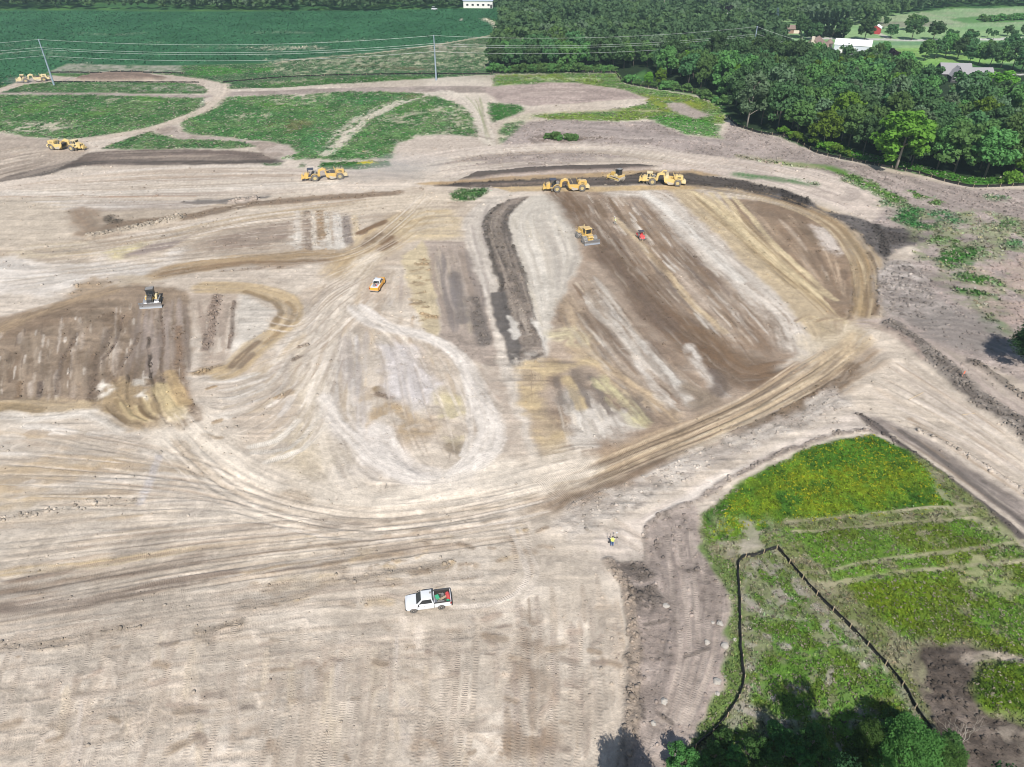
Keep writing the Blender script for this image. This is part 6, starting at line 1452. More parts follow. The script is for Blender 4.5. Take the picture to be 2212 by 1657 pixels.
        for x in (xw, xr + 1.22):
            a_ = MB(); band(a_, arc(x, .38, .43, -5, 185, 10), .05, sg * (W + .04) - .05, sg * (W + .04) + .02); a_.build("wheel_arch", M_BLACKP if cover is None else paint, t)
            MB().lathe([(.41, -.01), (.41, .01)], (x, sg * (W + .036), .38), 'y', 22).build("wheel_well", M_DARK, t)
            wheel(t, x, sg * (W - .06), .38, .27, M_CHROME, lugs=0, tyre=M_DARK if cover is not None else M_TYRE, hub=.62)
    return t
# white pickup near the camera: its left wheels touch at these points
a, b = Vector(fp(1661, 2452)), Vector(fp(1761.5, 2438.5)); hd = heading(b, a); fw = Vector((math.cos(hd), math.sin(hd))); lf = Vector((-fw.y, fw.x))
Lw = 5.45; xfw, xrw = Lw / 2 - .95, -Lw / 2 + 1.22
c = (a + b) / 2 - lf * 1.0 - fw * (xfw + xrw) / 2
wz = float(ground_z(c.x, c.y))
wp = make_pickup((c.x, c.y, wz), hd, "white pickup truck with tools in its open bed in the foreground", M_WHITE, M_WHITE, M_WHITE, Lw, 2.05)
MB().box((-.42, -.3, 1.885), (-.2, -.02, 1.93)).tube([(-.31, -.16, 1.9), (-.31, -.16, 2.02)], .05, 8).build("roof_beacon", M_GREYM, wp, .02)
WT = Matrix.Translation((c.x, c.y, wz)) @ Matrix.Rotation(hd, 4, 'Z')
def in_bed(name, mb, mat_, x, y, z, rz_, label, cat, bevel=.02, smooth=False):
    q = WT @ Vector((x, y, z)); o = mb.build(name, mat_, None, bevel, smooth)
    o.location = q; o.rotation_euler = (0, 0, hd + rz_); return tag(o, label, cat)
in_bed("tool_bag", MB().prism([(-.2, 0), (.2, 0), (.24, .3), (.1, .48), (-.1, .48), (-.24, .3)], -.46, .46).tube([(0, -.25, .46), (0, -.15, .62), (0, .15, .62), (0, .25, .46)], .025, 6), M_RED, -2.4, -.1, .72, .15, "red bag lying against the tailgate in the white pickup bed", "bag", .04)
in_bed("crate", MB().box((-.2, -.26, 0), (.2, .26, .36), (-.03, .03, -.03, .03)), M_GREENP, -1.1, -.12, .72, .3, "green crate behind the cab in the white pickup bed", "crate")
in_bed("bucket", MB().lathe([(.13, 0), (.17, .34), (.185, .35), (.16, .345), (.12, .03)], (0, 0, 0), 'z', 18), M_GREENP, -2.35, .62, .72, 0, "round green bucket at the rear corner of the white pickup bed", "bucket", 0, True)
in_bed("equipment_case", MB().box((-.42, -.16, 0), (.42, .16, .3)).box((-.1, -.19, .12), (.1, -.155, .17)), M_GREYM, -1.5, .62, .72, -.05, "long grey case along the near side of the white pickup bed", "case", .04)
in_bed("equipment_case", MB().box((-.12, -.5, 0), (.12, .5, .32)).box((-.15, -.1, .15), (-.12, .1, .2)), M_CHROME, -.93, .45, .72, .1, "narrow pale case standing across the front of the white pickup bed", "case", .04)
tp = MB()
for i, (y0, y1) in enumerate([(-.1, -.28), (0, .05), (.1, .3)]): tp.tube([(-.75, y0, .12), (0, y0, .14), (.7, y1, .18)], .04, 6)
tp.lathe([(.1, 0), (.12, .1), (.08, .16)], (-.78, 0, .06), 'z', 12)
in_bed("tripod", tp, M_WOOD, -1.65, .1, .74, .5, "folded survey tripod lying across the white pickup bed", "tripod", 0)
in_bed("fuel_can", MB().box((-.17, -.12, 0), (.17, .12, .36), (.02, -.08, .01, -.01)).tube([(.1, 0, .36), (.17, 0, .44)], .03, 8), M_GREYM, -1.75, -.45, .72, .4, "grey can among the tools in the white pickup bed", "can", .03)
# orange and white pickup, rear towards the camera
a, b = Vector(fp(1497, 1172)), Vector(fp(1530, 1121)); hd = heading(a, b) ; fw = Vector((math.cos(hd), math.sin(hd)))
c = a + fw * 2.85
oz = float(ground_z(c.x, c.y))
op_ = make_pickup((c.x, c.y, oz), hd, "orange pickup truck with white roof and white bed cover parked on pale ground", M_ORANGE, M_WHITE, M_ORANGE, 5.7, 1.95, True, M_ORANGE, M_WHITE, 1.0)
WT = Matrix.Translation((c.x, c.y, oz)) @ Matrix.Rotation(hd, 4, 'Z')
in_bed("generator", MB().box((-.35, -.28, 0), (.35, .28, .34)).tube([(-.35, -.28, .34), (-.35, -.28, .42), (.35, -.28, .42), (.35, -.28, .34)], .025, 6), M_GREYM, -2.0, .1, 1.22, .05, "grey box strapped on the bed cover of the orange pickup", "equipment box", .03)
in_bed("hose_reel", MB().lathe([(.24, -.1), (.24, -.07), (.14, -.06), (.14, .06), (.24, .07), (.24, .1)], (0, 0, .24), 'y', 18), M_BLACKP, -1.35, .35, 1.22, .2, "left black reel on the bed cover of the orange pickup behind its cab", "reel", 0, True)
in_bed("hose_reel", MB().lathe([(.24, -.1), (.24, -.07), (.14, -.06), (.14, .06), (.24, .07), (.24, .1)], (0, 0, .24), 'y', 18), M_CHROME, -1.3, -.45, 1.22, -.2, "right silver reel on the bed cover of the orange pickup behind its cab", "reel", 0, True)
in_bed("fuel_can", MB().box((-.12, -.1, 0), (.12, .1, .32)).tube([(.06, 0, .32), (.1, 0, .38)], .025, 6), M_RED, -2.0, -.4, 1.22, .1, "red can beside the grey box on the orange pickup", "can", .02)
# ------------------------------------------------------------------ red utility vehicle
a, b, c3 = Vector(fp(2559, 962)), Vector(fp(2580, 960.5)), Vector(fp(2547, 950)); mid = (a + b) / 2
hd = heading(c3, a); fw = Vector((math.cos(hd), math.sin(hd)))
c = mid - fw * 1.05
t = thing("utility_vehicle", (c.x, c.y, float(ground_z(c.x, c.y))), hd, "small red side by side utility vehicle with black canopy on the brown field", "utility vehicle")
for x in (-.98, .98):
    for sg in (-1, 1): wheel(t, x, sg * .66, .34, .27, M_CHROME, lugs=10, tyre=M_TYRE, hub=.5)
MB().loft([[(1.55, -.5, .42), (1.55, .5, .42), (1.5, .45, .72), (1.5, -.45, .72)], [(1.1, -.62, .45), (1.1, .62, .45), (1.05, .55, .98), (1.05, -.55, .98)], [(.5, -.66, .45), (.5, .66, .45), (.45, .6, 1.1), (.45, -.6, 1.1)]]).build("hood", M_RED, t, .05, smooth=True)
MB().box((-1.5, -.72, .62), (-.55, .72, .98)).box((-1.45, -.66, .98), (-.6, .66, 1.0)).build("cargo_box", M_RED, t, .03)
MB().box((-.6, -.7, .36), (.6, .7, .5)).box((-1.3, -.4, .36), (1.3, .4, .5)).build("chassis", M_BLACKP, t, .02)
for y in (-.34, .34): MB().box((-.5, y - .26, .5), (0, y + .26, .8)).box((-.58, y - .26, .75), (-.42, y + .26, 1.35)).build("seat", M_RED if y > 0 else M_GREYM, t, .05)
cg = MB()
for sg in (-1, 1): cg.tube([(.5, sg * .66, .95), (.2, sg * .62, 1.85), (-.55, sg * .62, 1.88), (-.62, sg * .68, .9)], .035, 6)
cg.tube([(.2, -.62, 1.85), (.2, .62, 1.85)], .035, 6).tube([(-.55, -.62, 1.88), (-.55, .62, 1.88)], .035, 6); cg.build("roll_cage", M_BLACKP, t)
MB().box((-.68, -.7, 1.88), (.32, .7, 1.95)).build("canopy", M_NAVY, t, .03)
MB().box((1.5, -.5, .35), (1.62, .5, .5)).build("front_bumper", M_CHROME, t, .02)
for sg in (-1, 1): MB().box((1.44, sg * .4 - .1, .68), (1.54, sg * .4 + .1, .8)).build("headlight", M_LAMP, t, .02)
# ------------------------------------------------------------------ power line
M_POLE = mat("weathering_blue_grey", (.30, .38, .46), .5, .3, dust=.1)
M_WIRE = mat("bright_wire", (.5, .52, .52), .4, .2, dust=.0)
M_POLEW = mat("grey_timber", (.30, .26, .22), .85, dust=.1)
POLES = []
def steel_pole(bx, by, h, label, z=0):
    o = thing("power_pole", (bx, by, z), 0, label, "power pole", "steel poles of the power line")
    MB().tube([(0, 0, -.5), (0, 0, h)], .42, 14, .20).build("shaft", M_POLE, o, smooth=True)
    for d, sgn in ((3.0, -1), (4.3, 1), (6.3, -1)):
        MB().tube([(0, sgn * .2, h - d - .35), (0, sgn * 1.3, h - d)], .10, 8, .06).lathe([(.10, -.12), (.16, 0), (.1, .12)], (0, sgn * 1.35, h - d), 'z', 10).build("insulator", M_GREYM, o)
    MB().lathe([(.24, 0), (.2, .12), (.06, .2)], (0, 0, h), 'z', 12).build("cap", M_POLE, o)
    POLES.append((Vector((bx, by, z)), h)); return o
x1, y1 = fp(217, 342); x2, y2 = fp(1745, 322)
steel_pole(x1, y1, 18.7, "leaning looking blue grey steel pole at the crop field corner on the left")
steel_pole(x2, y2, 18.7, "blue grey steel pole standing in the weedy strip left of the wood")
steel_pole(116.5, 374.0, 18.7, "far steel pole whose top rises out of the wood")
def wood_pole(px, py, h, label, arm=True, z=0):
    x, y = gp(px, py); o = thing("utility_pole", (float(x), float(y), 0), 0, label, "utility pole")
    MB().tube([(0, 0, -.4), (0, 0, h)], .2, 10, .14).build("shaft", M_POLEW, o, smooth=True)
    if arm:
        MB().box((-1.7, -.09, h - .5), (1.7, .09, h - .3)).build("crossarm", M_CHROME, o)
        for x_ in (-1.5, 0, 1.5): MB().lathe([(.05, 0), (.1, .1), (.05, .2)], (x_, 0, h - .3), 'z', 8).build("insulator", M_GREYM, o)
    return float(x), float(y), h
w4 = wood_pole(1883, 176, 11.5, "timber pole with pale crossarm among trees left of the purple tree")
wood_pole(1724.6, 120, 9.0, "plain timber pole left of the brown roofed house", False)
wood_pole(1430, 44, 13, "distant timber pole with crossarm above the far wood")
def wire(name, pts, sag, label):
    q = []
    for (a, b), s in zip(zip(pts[:-1], pts[1:]), sag):
        for i in range(24):
            t = i / 24; v = a.lerp(b, t); v.z -= 4 * s * t * (1 - t); q.append(v)
    q.append(pts[-1])
    o = MB().tube(q, .038, 5).build(name, M_WIRE); return tag(o, label, "power cable", "cables of the power line")
for d, sgn, lab in ((0.05, 0, "topmost thin cable strung over the steel pole tops"), (3.0, -1, "second cable from the top on the steel poles"), (4.3, 1, "third cable from the top on the steel poles"), (6.3, -1, "lowest cable on the steel poles")):
    pt = [Vector((-356, 322, 18.9 - d))] + [Vector((p_.x, p_.y + sgn * 1.4, h - d)) for p_, h in POLES] + [Vector((w4[0] + sgn * 1.4, w4[1], w4[2] - .1))]
    wire("power_cable", pt, [2.8, 2.9, 2.7, 2.0], lab)

# ------------------------------------------------------------------ silt fences
def silt_fence(pts, label, h=.8, step=3.0, name="silt_fence", post_m=M_WOOD, fab=M_BLACKF, th=.05):
    q = smooth(pts, 1.2); L = np.concatenate([[0], np.cumsum(np.hypot(*(q[1:] - q[:-1]).T))])
    n = max(4, int(L[-1] / .6)); t = np.linspace(0, L[-1], n); xs = np.interp(t, L, q[:, 0]); ys = np.interp(t, L, q[:, 1]); zs = ground_z(xs, ys)
    o = thing(name, (xs[0], ys[0], float(zs[0])), 0, label, "silt fence", "black silt fences round the site")
    vs = []; fs = []
    for i in range(n):
        j0, j1 = max(0, i - 1), min(n - 1, i + 1); dx, dy = xs[j1] - xs[j0], ys[j1] - ys[j0]; l = math.hypot(dx, dy) + 1e-9
        nx, ny = -dy / l, dx / l; u = (t[i] % step) / step; sg = .10 * math.sin(math.pi * u) + nrg.uniform(-.02, .02)
        top = h - .15 * math.sin(math.pi * u) + nrg.uniform(-.04, .04)
        for a_, z_ in ((0, -.12), (sg + .10, h * .45), (sg * .3, top), (sg * .3 + th, top), (sg + .10 + th, h * .45), (th, -.12)):
            vs.append((xs[i] + nx * a_ - xs[0], ys[i] + ny * a_ - ys[0], zs[i] + z_ - zs[0]))
    for i in range(n - 1):
        for k in range(6): fs.append((i * 6 + k, i * 6 + (k + 1) % 6, (i + 1) * 6 + (k + 1) % 6, (i + 1) * 6 + k))
    MB().add(vs, fs).build("fabric", fab, o)
    np_ = int(L[-1] / step) + 1
    if np_ > 98: step = L[-1] / 97
    for s in np.arange(0, L[-1] + .01, step):
        x, y = np.interp(s, L, q[:, 0]), np.interp(s, L, q[:, 1]); z = float(ground_z(x, y))
        MB().box((x - xs[0] - .045, y - ys[0] - .045, z - zs[0] - .2), (x - xs[0] + .045, y - ys[0] + .045, z - zs[0] + h + .16)).build("post", post_m, o)
    return o
silt_fence(np.vstack([P("1425,1690 1500,1618 1560,1562 1605,1484"), P("1600,1400 1598,1300 1596,1213"), P("1630,1203 1676,1186")]), "black silt fence running up the left side of the weedy corner and over its top", .72, 2.6)
silt_fence(P("1677,1186 1760,1282 1850,1372 1940,1470 1980,1540 2010,1580 2060,1665"), "black silt fence slanting down to the right across the weeds", .72, 2.6)
silt_fence(P("1063,160 1110,155 1160,151 1205,151 1260,156 1329,158"), "black silt fence along the straight front of the wood", .9, 4.0)
silt_fence(P("1329,158 1336,168 1350,180 1385,188 1420,193 1480,200 1522,209 1560,224"), "black silt fence curving round the grassy clearing", .9, 4.0)
silt_fence(P("1571,254 1585,268 1603,277 1643,289 1673,293 1700,298 1735,316 1766,332 1833,347 1913,362 1975,374 2034,391 2087,403 2130,405 2211,401 2290,396"), "black silt fence along the foot of the right hand wood", .9, 4.0)
M_PALEF = mat("pale_fabric", (.5, .5, .48), .8, dust=.1)
silt_fence(P("105,158 160,157.5 230,159 300,157.5 395,160"), "low black fence line behind the brown soil pile", .7, 5.0)
silt_fence(P("112,178 200,178 300,178.5 430,179"), "low dark fence line below the brown soil pile", .6, 5.0)
silt_fence(P("482,179 540,174 600,169 680,165 760,163 900,161 1063,161"), "long low fence line through the weeds between the two poles", .7, 6.5, fab=M_BLACKF)
# ------------------------------------------------------------------ buildings beyond the wood
def wallmat(name, c, c2=None, scale=6):
    return mat(name, c, .8, dust=.06)
M_SIDW = mat("white_siding", (.70, .69, .66), .7, dust=.05); M_SIDP = mat("cream_siding", (.66, .58, .48), .7, dust=.05); M_BRICK = mat("brown_brick", (.28, .17, .13), .85, dust=.05)
M_ROOFB = mat("brown_shingle", (.20, .14, .12), .85, dust=.05); M_ROOFG = mat("grey_shingle", (.25, .245, .26), .85, dust=.05); M_ROOFW = mat("white_sheet_roof", (.78, .79, .79), .45, dust=.03)
M_REDW = mat("red_boards", (.36, .04, .045), .7, dust=.04); M_DKW = mat("dark_siding", (.05, .05, .055), .8, dust=.03); M_METW = mat("pale_metal_wall", (.52, .56, .62), .5, dust=.04); M_ROOFL = mat("blue_grey_roof", (.36, .42, .50), .6, dust=.03)
def gable(parent, L, W, h, rh, wall, roof, ox=0, oy=0, oz=0, rot=0, over=.5, wname="wall", rname="roof"):
    M = Matrix.Translation((ox, oy, oz)) @ Matrix.Rotation(rot, 4, 'Z')
    w = MB().prism([(-W / 2, 0), (W / 2, 0), (W / 2, h), (0, h + rh), (-W / 2, h)], -L / 2, L / 2, 'x').move(M); wo = w.build(wname, wall, parent)
    s = rh / (W / 2); e = W / 2 + over
    r = MB().prism([(-e, h - s * over), (0, h + rh), (e, h - s * over), (e, h - s * over + .18), (0, h + rh + .22), (-e, h - s * over + .18)], -L / 2 - over, L / 2 + over, 'x').move(M)
    ro = r.build(rname, roof, parent)
    return M, wo, ro
def opening(parent, M, x, y, z, w, h, ax, name="window", m=None, fr=None):
    o = MB().box((x - (w / 2 if ax == 'y' else .05), y - (.05 if ax == 'y' else w / 2), z), (x + (w / 2 if ax == 'y' else .05), y + (.05 if ax == 'y' else w / 2), z + h)).move(M).build(name, m or M_GLASS, parent)
    if name == "window":
        k = w / 2 + .08
        f = MB()
        for zz in (z - .09, z + h): f.box((x - (k if ax == 'y' else .07), y - (.07 if ax == 'y' else k), zz), (x + (k if ax == 'y' else .07), y + (.07 if ax == 'y' else k), zz + .09))
        f.move(M).build("frame", fr or M_SIDW, o)
    return o
def house(px, py, rot, label, name="house", cat="house", z=0):
    x, y = gp(px, py); return thing(name, (float(x), float(y), z), rot, label, cat)
h = house(1757, 108, R(55), "brown roofed house with cream walls and a tall chimney beyond the wood")
M, wo, ro = gable(h, 11, 8, 3.2, 3.0, M_SIDP, M_ROOFB)
M2, wo2, ro2 = gable(h, 6, 6, 2.6, 2.0, M_SIDP, M_ROOFB, -4.5, -5.2, 0, R(90))
MB().box((-6.5, -.7, 0), (-5.4, .7, 7.4)).build("chimney", M_SIDP, h, .03)
for x in (-3, 0, 3): opening(h, M, x, -4.0, 1.2, 1.1, 1.2, 'y')
opening(h, M, -5.5, 2.2, 1.2, 1.0, 1.2, 'x'); opening(h, M, -5.5, 0, 3.8, .9, 1.1, 'x'); opening(h, M, 1.5, -4.0, .1, .95, 2.0, 'y', "door", M_BRICK)
h = house(1838, 113, R(-24), "long white roofed metal building with vehicles parked in front", "metal_building", "building")
M, wo, ro = gable(h, 18, 12, 4.2, 2.0, M_METW, M_ROOFW, over=.3)
for x in (-5, 0): opening(h, M, x, -6.0, .1, 3.4, 3.2, 'y', "garage_door", M_SIDW)
opening(h, M, 5, -6.0, .1, 1.0, 2.1, 'y', "door", M_SIDW); opening(h, M, 9.0, 0, 1.2, 1.4, 1.0, 'x')
h = house(1789, 103, 0, "small round grain store with a conical brown roof by the white metal building", "grain_store", "shed")
MB().lathe([(1.9, 0), (1.9, 2.4)], (0, 0, 0), 'z', 20).build("wall", M_GREYM, h); MB().lathe([(2.3, 2.35), (.15, 4.4)], (0, 0, 0), 'z', 20).build("roof", M_ROOFB, h); opening(h, Matrix(), 0, -1.9, .1, .9, 1.9, 'y', "door", M_DKW)
h = house(1704, 71, R(-6), "low brown ranch house partly hidden by dark trees", z=0)
M, wo, ro = gable(h, 12, 7, 2.6, 1.6, M_BRICK, M_ROOFB); opening(h, M, 3.4, -3.5, .1, 3.2, 2.1, 'y', "garage_door", M_SIDP)
for x in (-4, -1): opening(h, M, x, -3.5, 1.0, 1.3, 1.1, 'y')
h = house(1889, 72, R(62), "red shed with a white roof beside the gravel drive", "shed", "shed")
M, wo, ro = gable(h, 8, 6, 3.2, 1.6, M_REDW, M_ROOFW, over=.2); opening(h, M, -4.0, 0, .1, 2.4, 2.4, 'x', "door", M_REDW); opening(h, M, 1.5, -3.0, 1.2, .9, .9, 'y')
h = house(1789, 34, R(3), "building with a long grey roof half hidden among far trees", "building", "building")
M, wo, ro = gable(h, 14, 8, 3.6, 1.9, M_SIDW, M_ROOFL)
for x in (-4, 0, 4): opening(h, M, x, -4, 1.2, 1.2, 1.2, 'y')
h = house(1549, 50, R(-12), "pale house end showing through the far wood by a purple tree")
M, wo, ro = gable(h, 7, 6, 4.6, 1.6, M_SIDW, M_ROOFG)
for x in (-2, 1): opening(h, M, x, -3, 1.2, 1.1, 1.2, 'y'); opening(h, M, x, -3, 3.2, 1.0, 1.0, 'y')
h = house(1571, 46, R(20), "small house with grey roof behind the far purple tree"); M, wo, ro = gable(h, 8, 6, 3.6, 2.4, M_SIDW, M_ROOFG); opening(h, M, 0, -3, 1.2, 1.2, 1.2, 'y')
h = house(1034, 16, R(-4), "long white building with blue grey roof behind the far field edge", "building", "building")
M, wo, ro = gable(h, 22, 12, 5.0, 2.2, M_SIDW, M_ROOFL)
for x in (-8, -4, 0, 4, 8): opening(h, M, x, -6, 1.6, 1.6, 1.3, 'y')
opening(h, M, 10, -6, .1, 1.6, 2.4, 'y', "door", M_DKW)
h = house(2075, 172, R(-8), "large grey roofed house with dark gables at the right edge of the wood"); h.scale = (.84, .84, .84)
M, wo, ro = gable(h, 15, 12, 3.6, 4.2, M_DKW, M_ROOFG, -4.5, 2, 0, 0, .6)
gable(h, 12, 9, 3.0, 3.0, M_DKW, M_ROOFG, 8.5, 1, 0, R(8), .6)
gable(h, 7, 6.5, 3.4, 3.0, M_DKW, M_ROOFG, -5.5, -5.6, 0, R(90), .5, "front_wing", "front_roof")
gable(h, 4, 3.0, 5.2, 1.9, M_DKW, M_ROOFG, -4.6, -3.2, 0, R(90), .4, "dormer_wall", "dormer_roof")
for x in (-7.2, -4.4): opening(h, Matrix(), x, -9.15, 1.0, 1.2, 1.6, 'y')
opening(h, Matrix(), -4.6, -5.25, 5.0, .9, 1.0, 'y'); opening(h, Matrix(), -.8, -4.05, .1, 1.1, 2.1, 'y', "door", M_BRICK)
for x in (6, 10): opening(h, Matrix(), x, -3.9, 1.0, 1.3, 1.3, 'y')
h = house(2216, 268, R(-20), "grey roof of a house cut by the right picture edge"); M, wo, ro = gable(h, 10, 8, 4.5, 3.0, M_SIDW, M_ROOFL, 2, 0); opening(h, M, -2, -4, 1.5, 1.2, 1.3, 'y')
# parked cars by the metal building
def make_car(px, py, rz, paint, label, van=False):
    x, y = gp(px, py); t = thing("parked_car", (float(x), float(y), 0), rz, label, "van" if van else "car")
    hh = 1.0 if not van else 1.15
    MB().loft([sec(2.2, .75, .3, .65), sec(2.0, .86, .28, .8), sec(.9, .9, .28, .95), sec(-1.9, .9, .28, hh), sec(-2.2, .84, .3, .9)]).build("body", paint, t, .05, smooth=True)
    top = 1.5 if not van else 2.0
    MB().loft([[(1.0, -.8, .95), (1.0, .8, .95), (-2.0, .8, .95), (-2.0, -.8, .95)], [(.3, -.66, top), (.3, .66, top), (-1.6, .66, top), (-1.6, -.66, top)]]).build("cabin", M_GLASS, t, .04)
    MB().box((-1.65, -.68, top), (.32, .68, top + .05)).build("roof", paint, t, .02)
    for xx in (1.35, -1.35):
        for sg in (-1, 1): MB().lathe([(.2, -.1), (.32, -.1), (.32, .1), (.2, .1)], (xx, sg * .8, .32), 'y', 16).build("wheel", M_DARK, t)
    return t
make_car(1806, 113, R(20), M_RED, "red car parked in front of the white metal building")
make_car(1817, 114, R(75), M_DARK, "dark car between the red car and the white vans")
make_car(1826, 116, R(80), M_WHITE, "white van parked left of another white van by the metal building", True)
make_car(1834, 118, R(80), M_WHITE, "white van nearest the door side of the metal building", True)
make_car(938, 21.5, R(10), M_WHITE, "white van at the gap in the far field hedge", True)
# lake
lk = MB().quad((300, 655, .05), (560, 640, .05), (700, 900, .05), (350, 950, .05))
wm = NT("lake_water", .12, .5); wm.b.inputs['Base Color'].default_value = (.18, .33, .42, 1)
wn = wm.n('ShaderNodeTexNoise', Scale=.4, Detail=3.0); wb = wm.n('ShaderNodeBump', Strength=.15); wm.l(wn.outputs['Fac'], wb.inputs['Height']); wm.l(wb.outputs['Normal'], wm.b.inputs['Normal'])
lx0, ly0 = gp(1650, 5); lx1, ly1 = gp(1775, 5)
lk = MB().quad((float(lx0), float(ly0), .05), (float(lx1), float(ly1), .05), (float(lx1) * 1.3, 900, .05), (float(lx0) * 1.3, 900, .05)).build("lake_water", wm.m); lk['kind'] = 'structure'
# ------------------------------------------------------------------ people
def capsule(m, a, b, ra, rb, n=10):
    a, b = Vector(a), Vector(b); d = (b - a).normalized()
    m.tube([a - d * ra * .95, a - d * ra * .6, a, b, b + d * rb * .6, b + d * rb * .95], [ra * .3, ra * .8, ra, rb, rb * .8, rb * .3], n); return m
def hand(m, w, d, side):
    """palm and five separate curled fingers from wrist w pointing along d (fist round a staff)"""
    d = Vector(d).normalized(); up = Vector((0, 0, 1)); s = d.cross(up).normalized(); up = s.cross(d).normalized(); w = Vector(w)
    for k in range(4):
        o = up * (.033 - .022 * k)
        capsule(m, w + o * .6, w + d * .085 + o, .016, .013, 8)
        ln = (.040, .046, .043, .034)[k]; q = w + d * .085 + o
        b = q + (d * .6 + s * side * .8).normalized() * ln; c = b + (s * side * .8 - d * .6).normalized() * ln * .8
        capsule(m, q, b, .0095, .009, 8); capsule(m, b, c, .009, .0075, 8)
    q = w + d * .025 + up * .03; b = q + (up * .5 + d * .6 + s * side * .6).normalized() * .05; capsule(m, q, b, .0125, .011, 8); capsule(m, b, b + (d * .5 + s * side * .9).normalized() * .032, .011, .009, 8)
M_SKIN = mat("skin", (.50, .30, .21), .6, dust=.03); M_HAIR = mat("dark_hair", (.03, .022, .018), .8, dust=.02); M_SHIRT = mat("white_shirt", (.66, .66, .62), .85, dust=.05); M_VEST = mat("lime_vest", (.62, .68, .16), .8, dust=.04)
M_JEAN = mat("blue_jeans", (.07, .14, .30), .9, dust=.08); M_GREYT = mat("grey_trousers", (.36, .36, .34), .9, dust=.1); M_BOOT = mat("boot", (.06, .045, .03), .8, dust=.3); M_HELM = mat("white_helmet", (.75, .75, .72), .4, dust=.05)
def make_person(loc, rz, label, legs, arms, trousers, shirt, vest, cap=None, lean=0.0):
    t = thing("person", loc, rz, label, "person")
    hip, chest, neck = Vector((0, 0, .94)), Vector((lean * .5, 0, 1.25)), Vector((lean, 0, 1.50)); head = Vector((lean + .03, 0, 1.66))
    m = MB(); shm = MB(); trm = MB(); vm = MB()
    capsule(m, head + Vector((0, 0, .05)), head - Vector((0, 0, .02)), .085, .075, 14); capsule(m, head - Vector((-.025, 0, .05)), head - Vector((-.02, 0, .085)), .058, .045, 12)
    capsule(m, neck, head - Vector((0, 0, .07)), .058, .052, 12)
    capsule(m, head + Vector((.085, 0, .005)), head + Vector((.105, 0, -.022)), .011, .014, 8)
    for sg in (-1, 1):
        capsule(m, head + Vector((-.01, sg * .082, .015)), head + Vector((-.012, sg * .086, -.03)), .016, .012, 8)
        capsule(m, head + Vector((.078, sg * .03, .022)), head + Vector((.078, sg * .034, .022)), .010, .010, 6)
    capsule(m, head + Vector((.078, -.02, -.055)), head + Vector((.078, .02, -.055)), .008, .008, 6)
    def torso(k, g=0):
        for y in (-.10, .0, .10): capsule(k, hip + Vector((0, y, .02)), chest + Vector((0, y * 1.25, .05)), .105 + g, .115 + g, 12)
        capsule(k, chest + Vector((0, -.13, .14)), chest + Vector((0, .13, .14)), .085 + g, .085 + g, 12); capsule(k, chest, neck - Vector((0, 0, .03)), .12 + g, .075 + g, 12)
    torso(m); torso(shm, .012); torso(vm, .026)
    for sg, (kn, an, toe) in zip((-1, 1), legs):
        a = hip + Vector((0, sg * .095, -.02)); kn, an, toe = Vector(kn), Vector(an), Vector(toe)
        for k, g in ((m, 0), (trm, .016)):
            capsule(k, a, kn, .088 + g, .060 + g, 12); capsule(k, kn, an + Vector((0, 0, .02)), .060 + g, .044 + g * 1.4, 12)
        capsule(m, an, toe, .042, .034, 10); capsule(m, an + Vector((-.05, 0, -.04)), toe, .036, .03, 10)
    for y in (-.09, .09): capsule(trm, hip + Vector((0, y, .10)), hip + Vector((0, y, -.06)), .128, .125, 12)
    for sg, (el, wr, hd) in zip((-1, 1), arms):
        a = chest + Vector((0, sg * .19, .15)); el, wr = Vector(el), Vector(wr)
        capsule(m, a, el, .05, .04, 10); capsule(m, el, wr, .04, .028, 10)
        capsule(shm, a, a.lerp(el, .85), .066, .056, 10); hand(m, wr, hd, -sg)
    def skin(mb, name, mt, vox):
        o = mb.build(name, mt, t); rm = o.modifiers.new("remesh", 'REMESH'); rm.mode = 'VOXEL'; rm.voxel_size = vox; rm.use_smooth_shade = True; return o
    skin(m, "body", M_SKIN, .009); skin(shm, "shirt", shirt, .016); skin(trm, "trousers", trousers, .016); skin(vm, "vest", vest, .018)
    for sg, (kn, an, toe) in zip((-1, 1), legs):
        b = MB(); an, toe = Vector(an), Vector(toe); capsule(b, an + Vector((-.045, 0, -.035)), toe, .050, .045, 12); capsule(b, an + Vector((0, 0, .10)), an - Vector((0, 0, .02)), .062, .055, 12); skin(b, "boot", M_BOOT, .014)
    hr = MB()
    if cap: hr.lathe([(.115, 0), (.105, .06), (.07, .11), (.01, .125)], tuple(head + Vector((0, 0, .045))), 'z', 18); hr.lathe([(.14, 0), (.11, .02)], tuple(head + Vector((.01, 0, .04))), 'z', 18); hr.build("hard_hat", cap, t, smooth=True)
    else:
        capsule(hr, head + Vector((-.02, 0, .065)), head + Vector((-.025, 0, .01)), .096, .088, 14); capsule(hr, head + Vector((.03, 0, .09)), head + Vector((-.02, 0, .09)), .072, .08, 12); skin(hr, "hair", M_HAIR, .012)
    return t
fx, fy = fp(2447.5, 2184); hz_ = float(ground_z(fx, fy)); pr = R(80)
make_person((fx, fy, hz_), pr, "person in a white shirt, lime vest and jeans seen from behind on the pale bench",
            [((.05, -.12, .50), (.0, -.13, .09), (.15, -.15, .045)), ((.04, .12, .50), (-.02, .13, .09), (.13, .15, .045))],
            [((.16, -.34, 1.18), (.36, -.42, 1.22), (1, -.1, .1)), ((.10, .34, 1.18), (.30, .36, 1.35), (.9, .1, .3))], M_JEAN, M_SHIRT, M_VEST)
PT = Matrix.Translation((fx, fy, hz_)) @ Matrix.Rotation(pr, 4, 'Z')
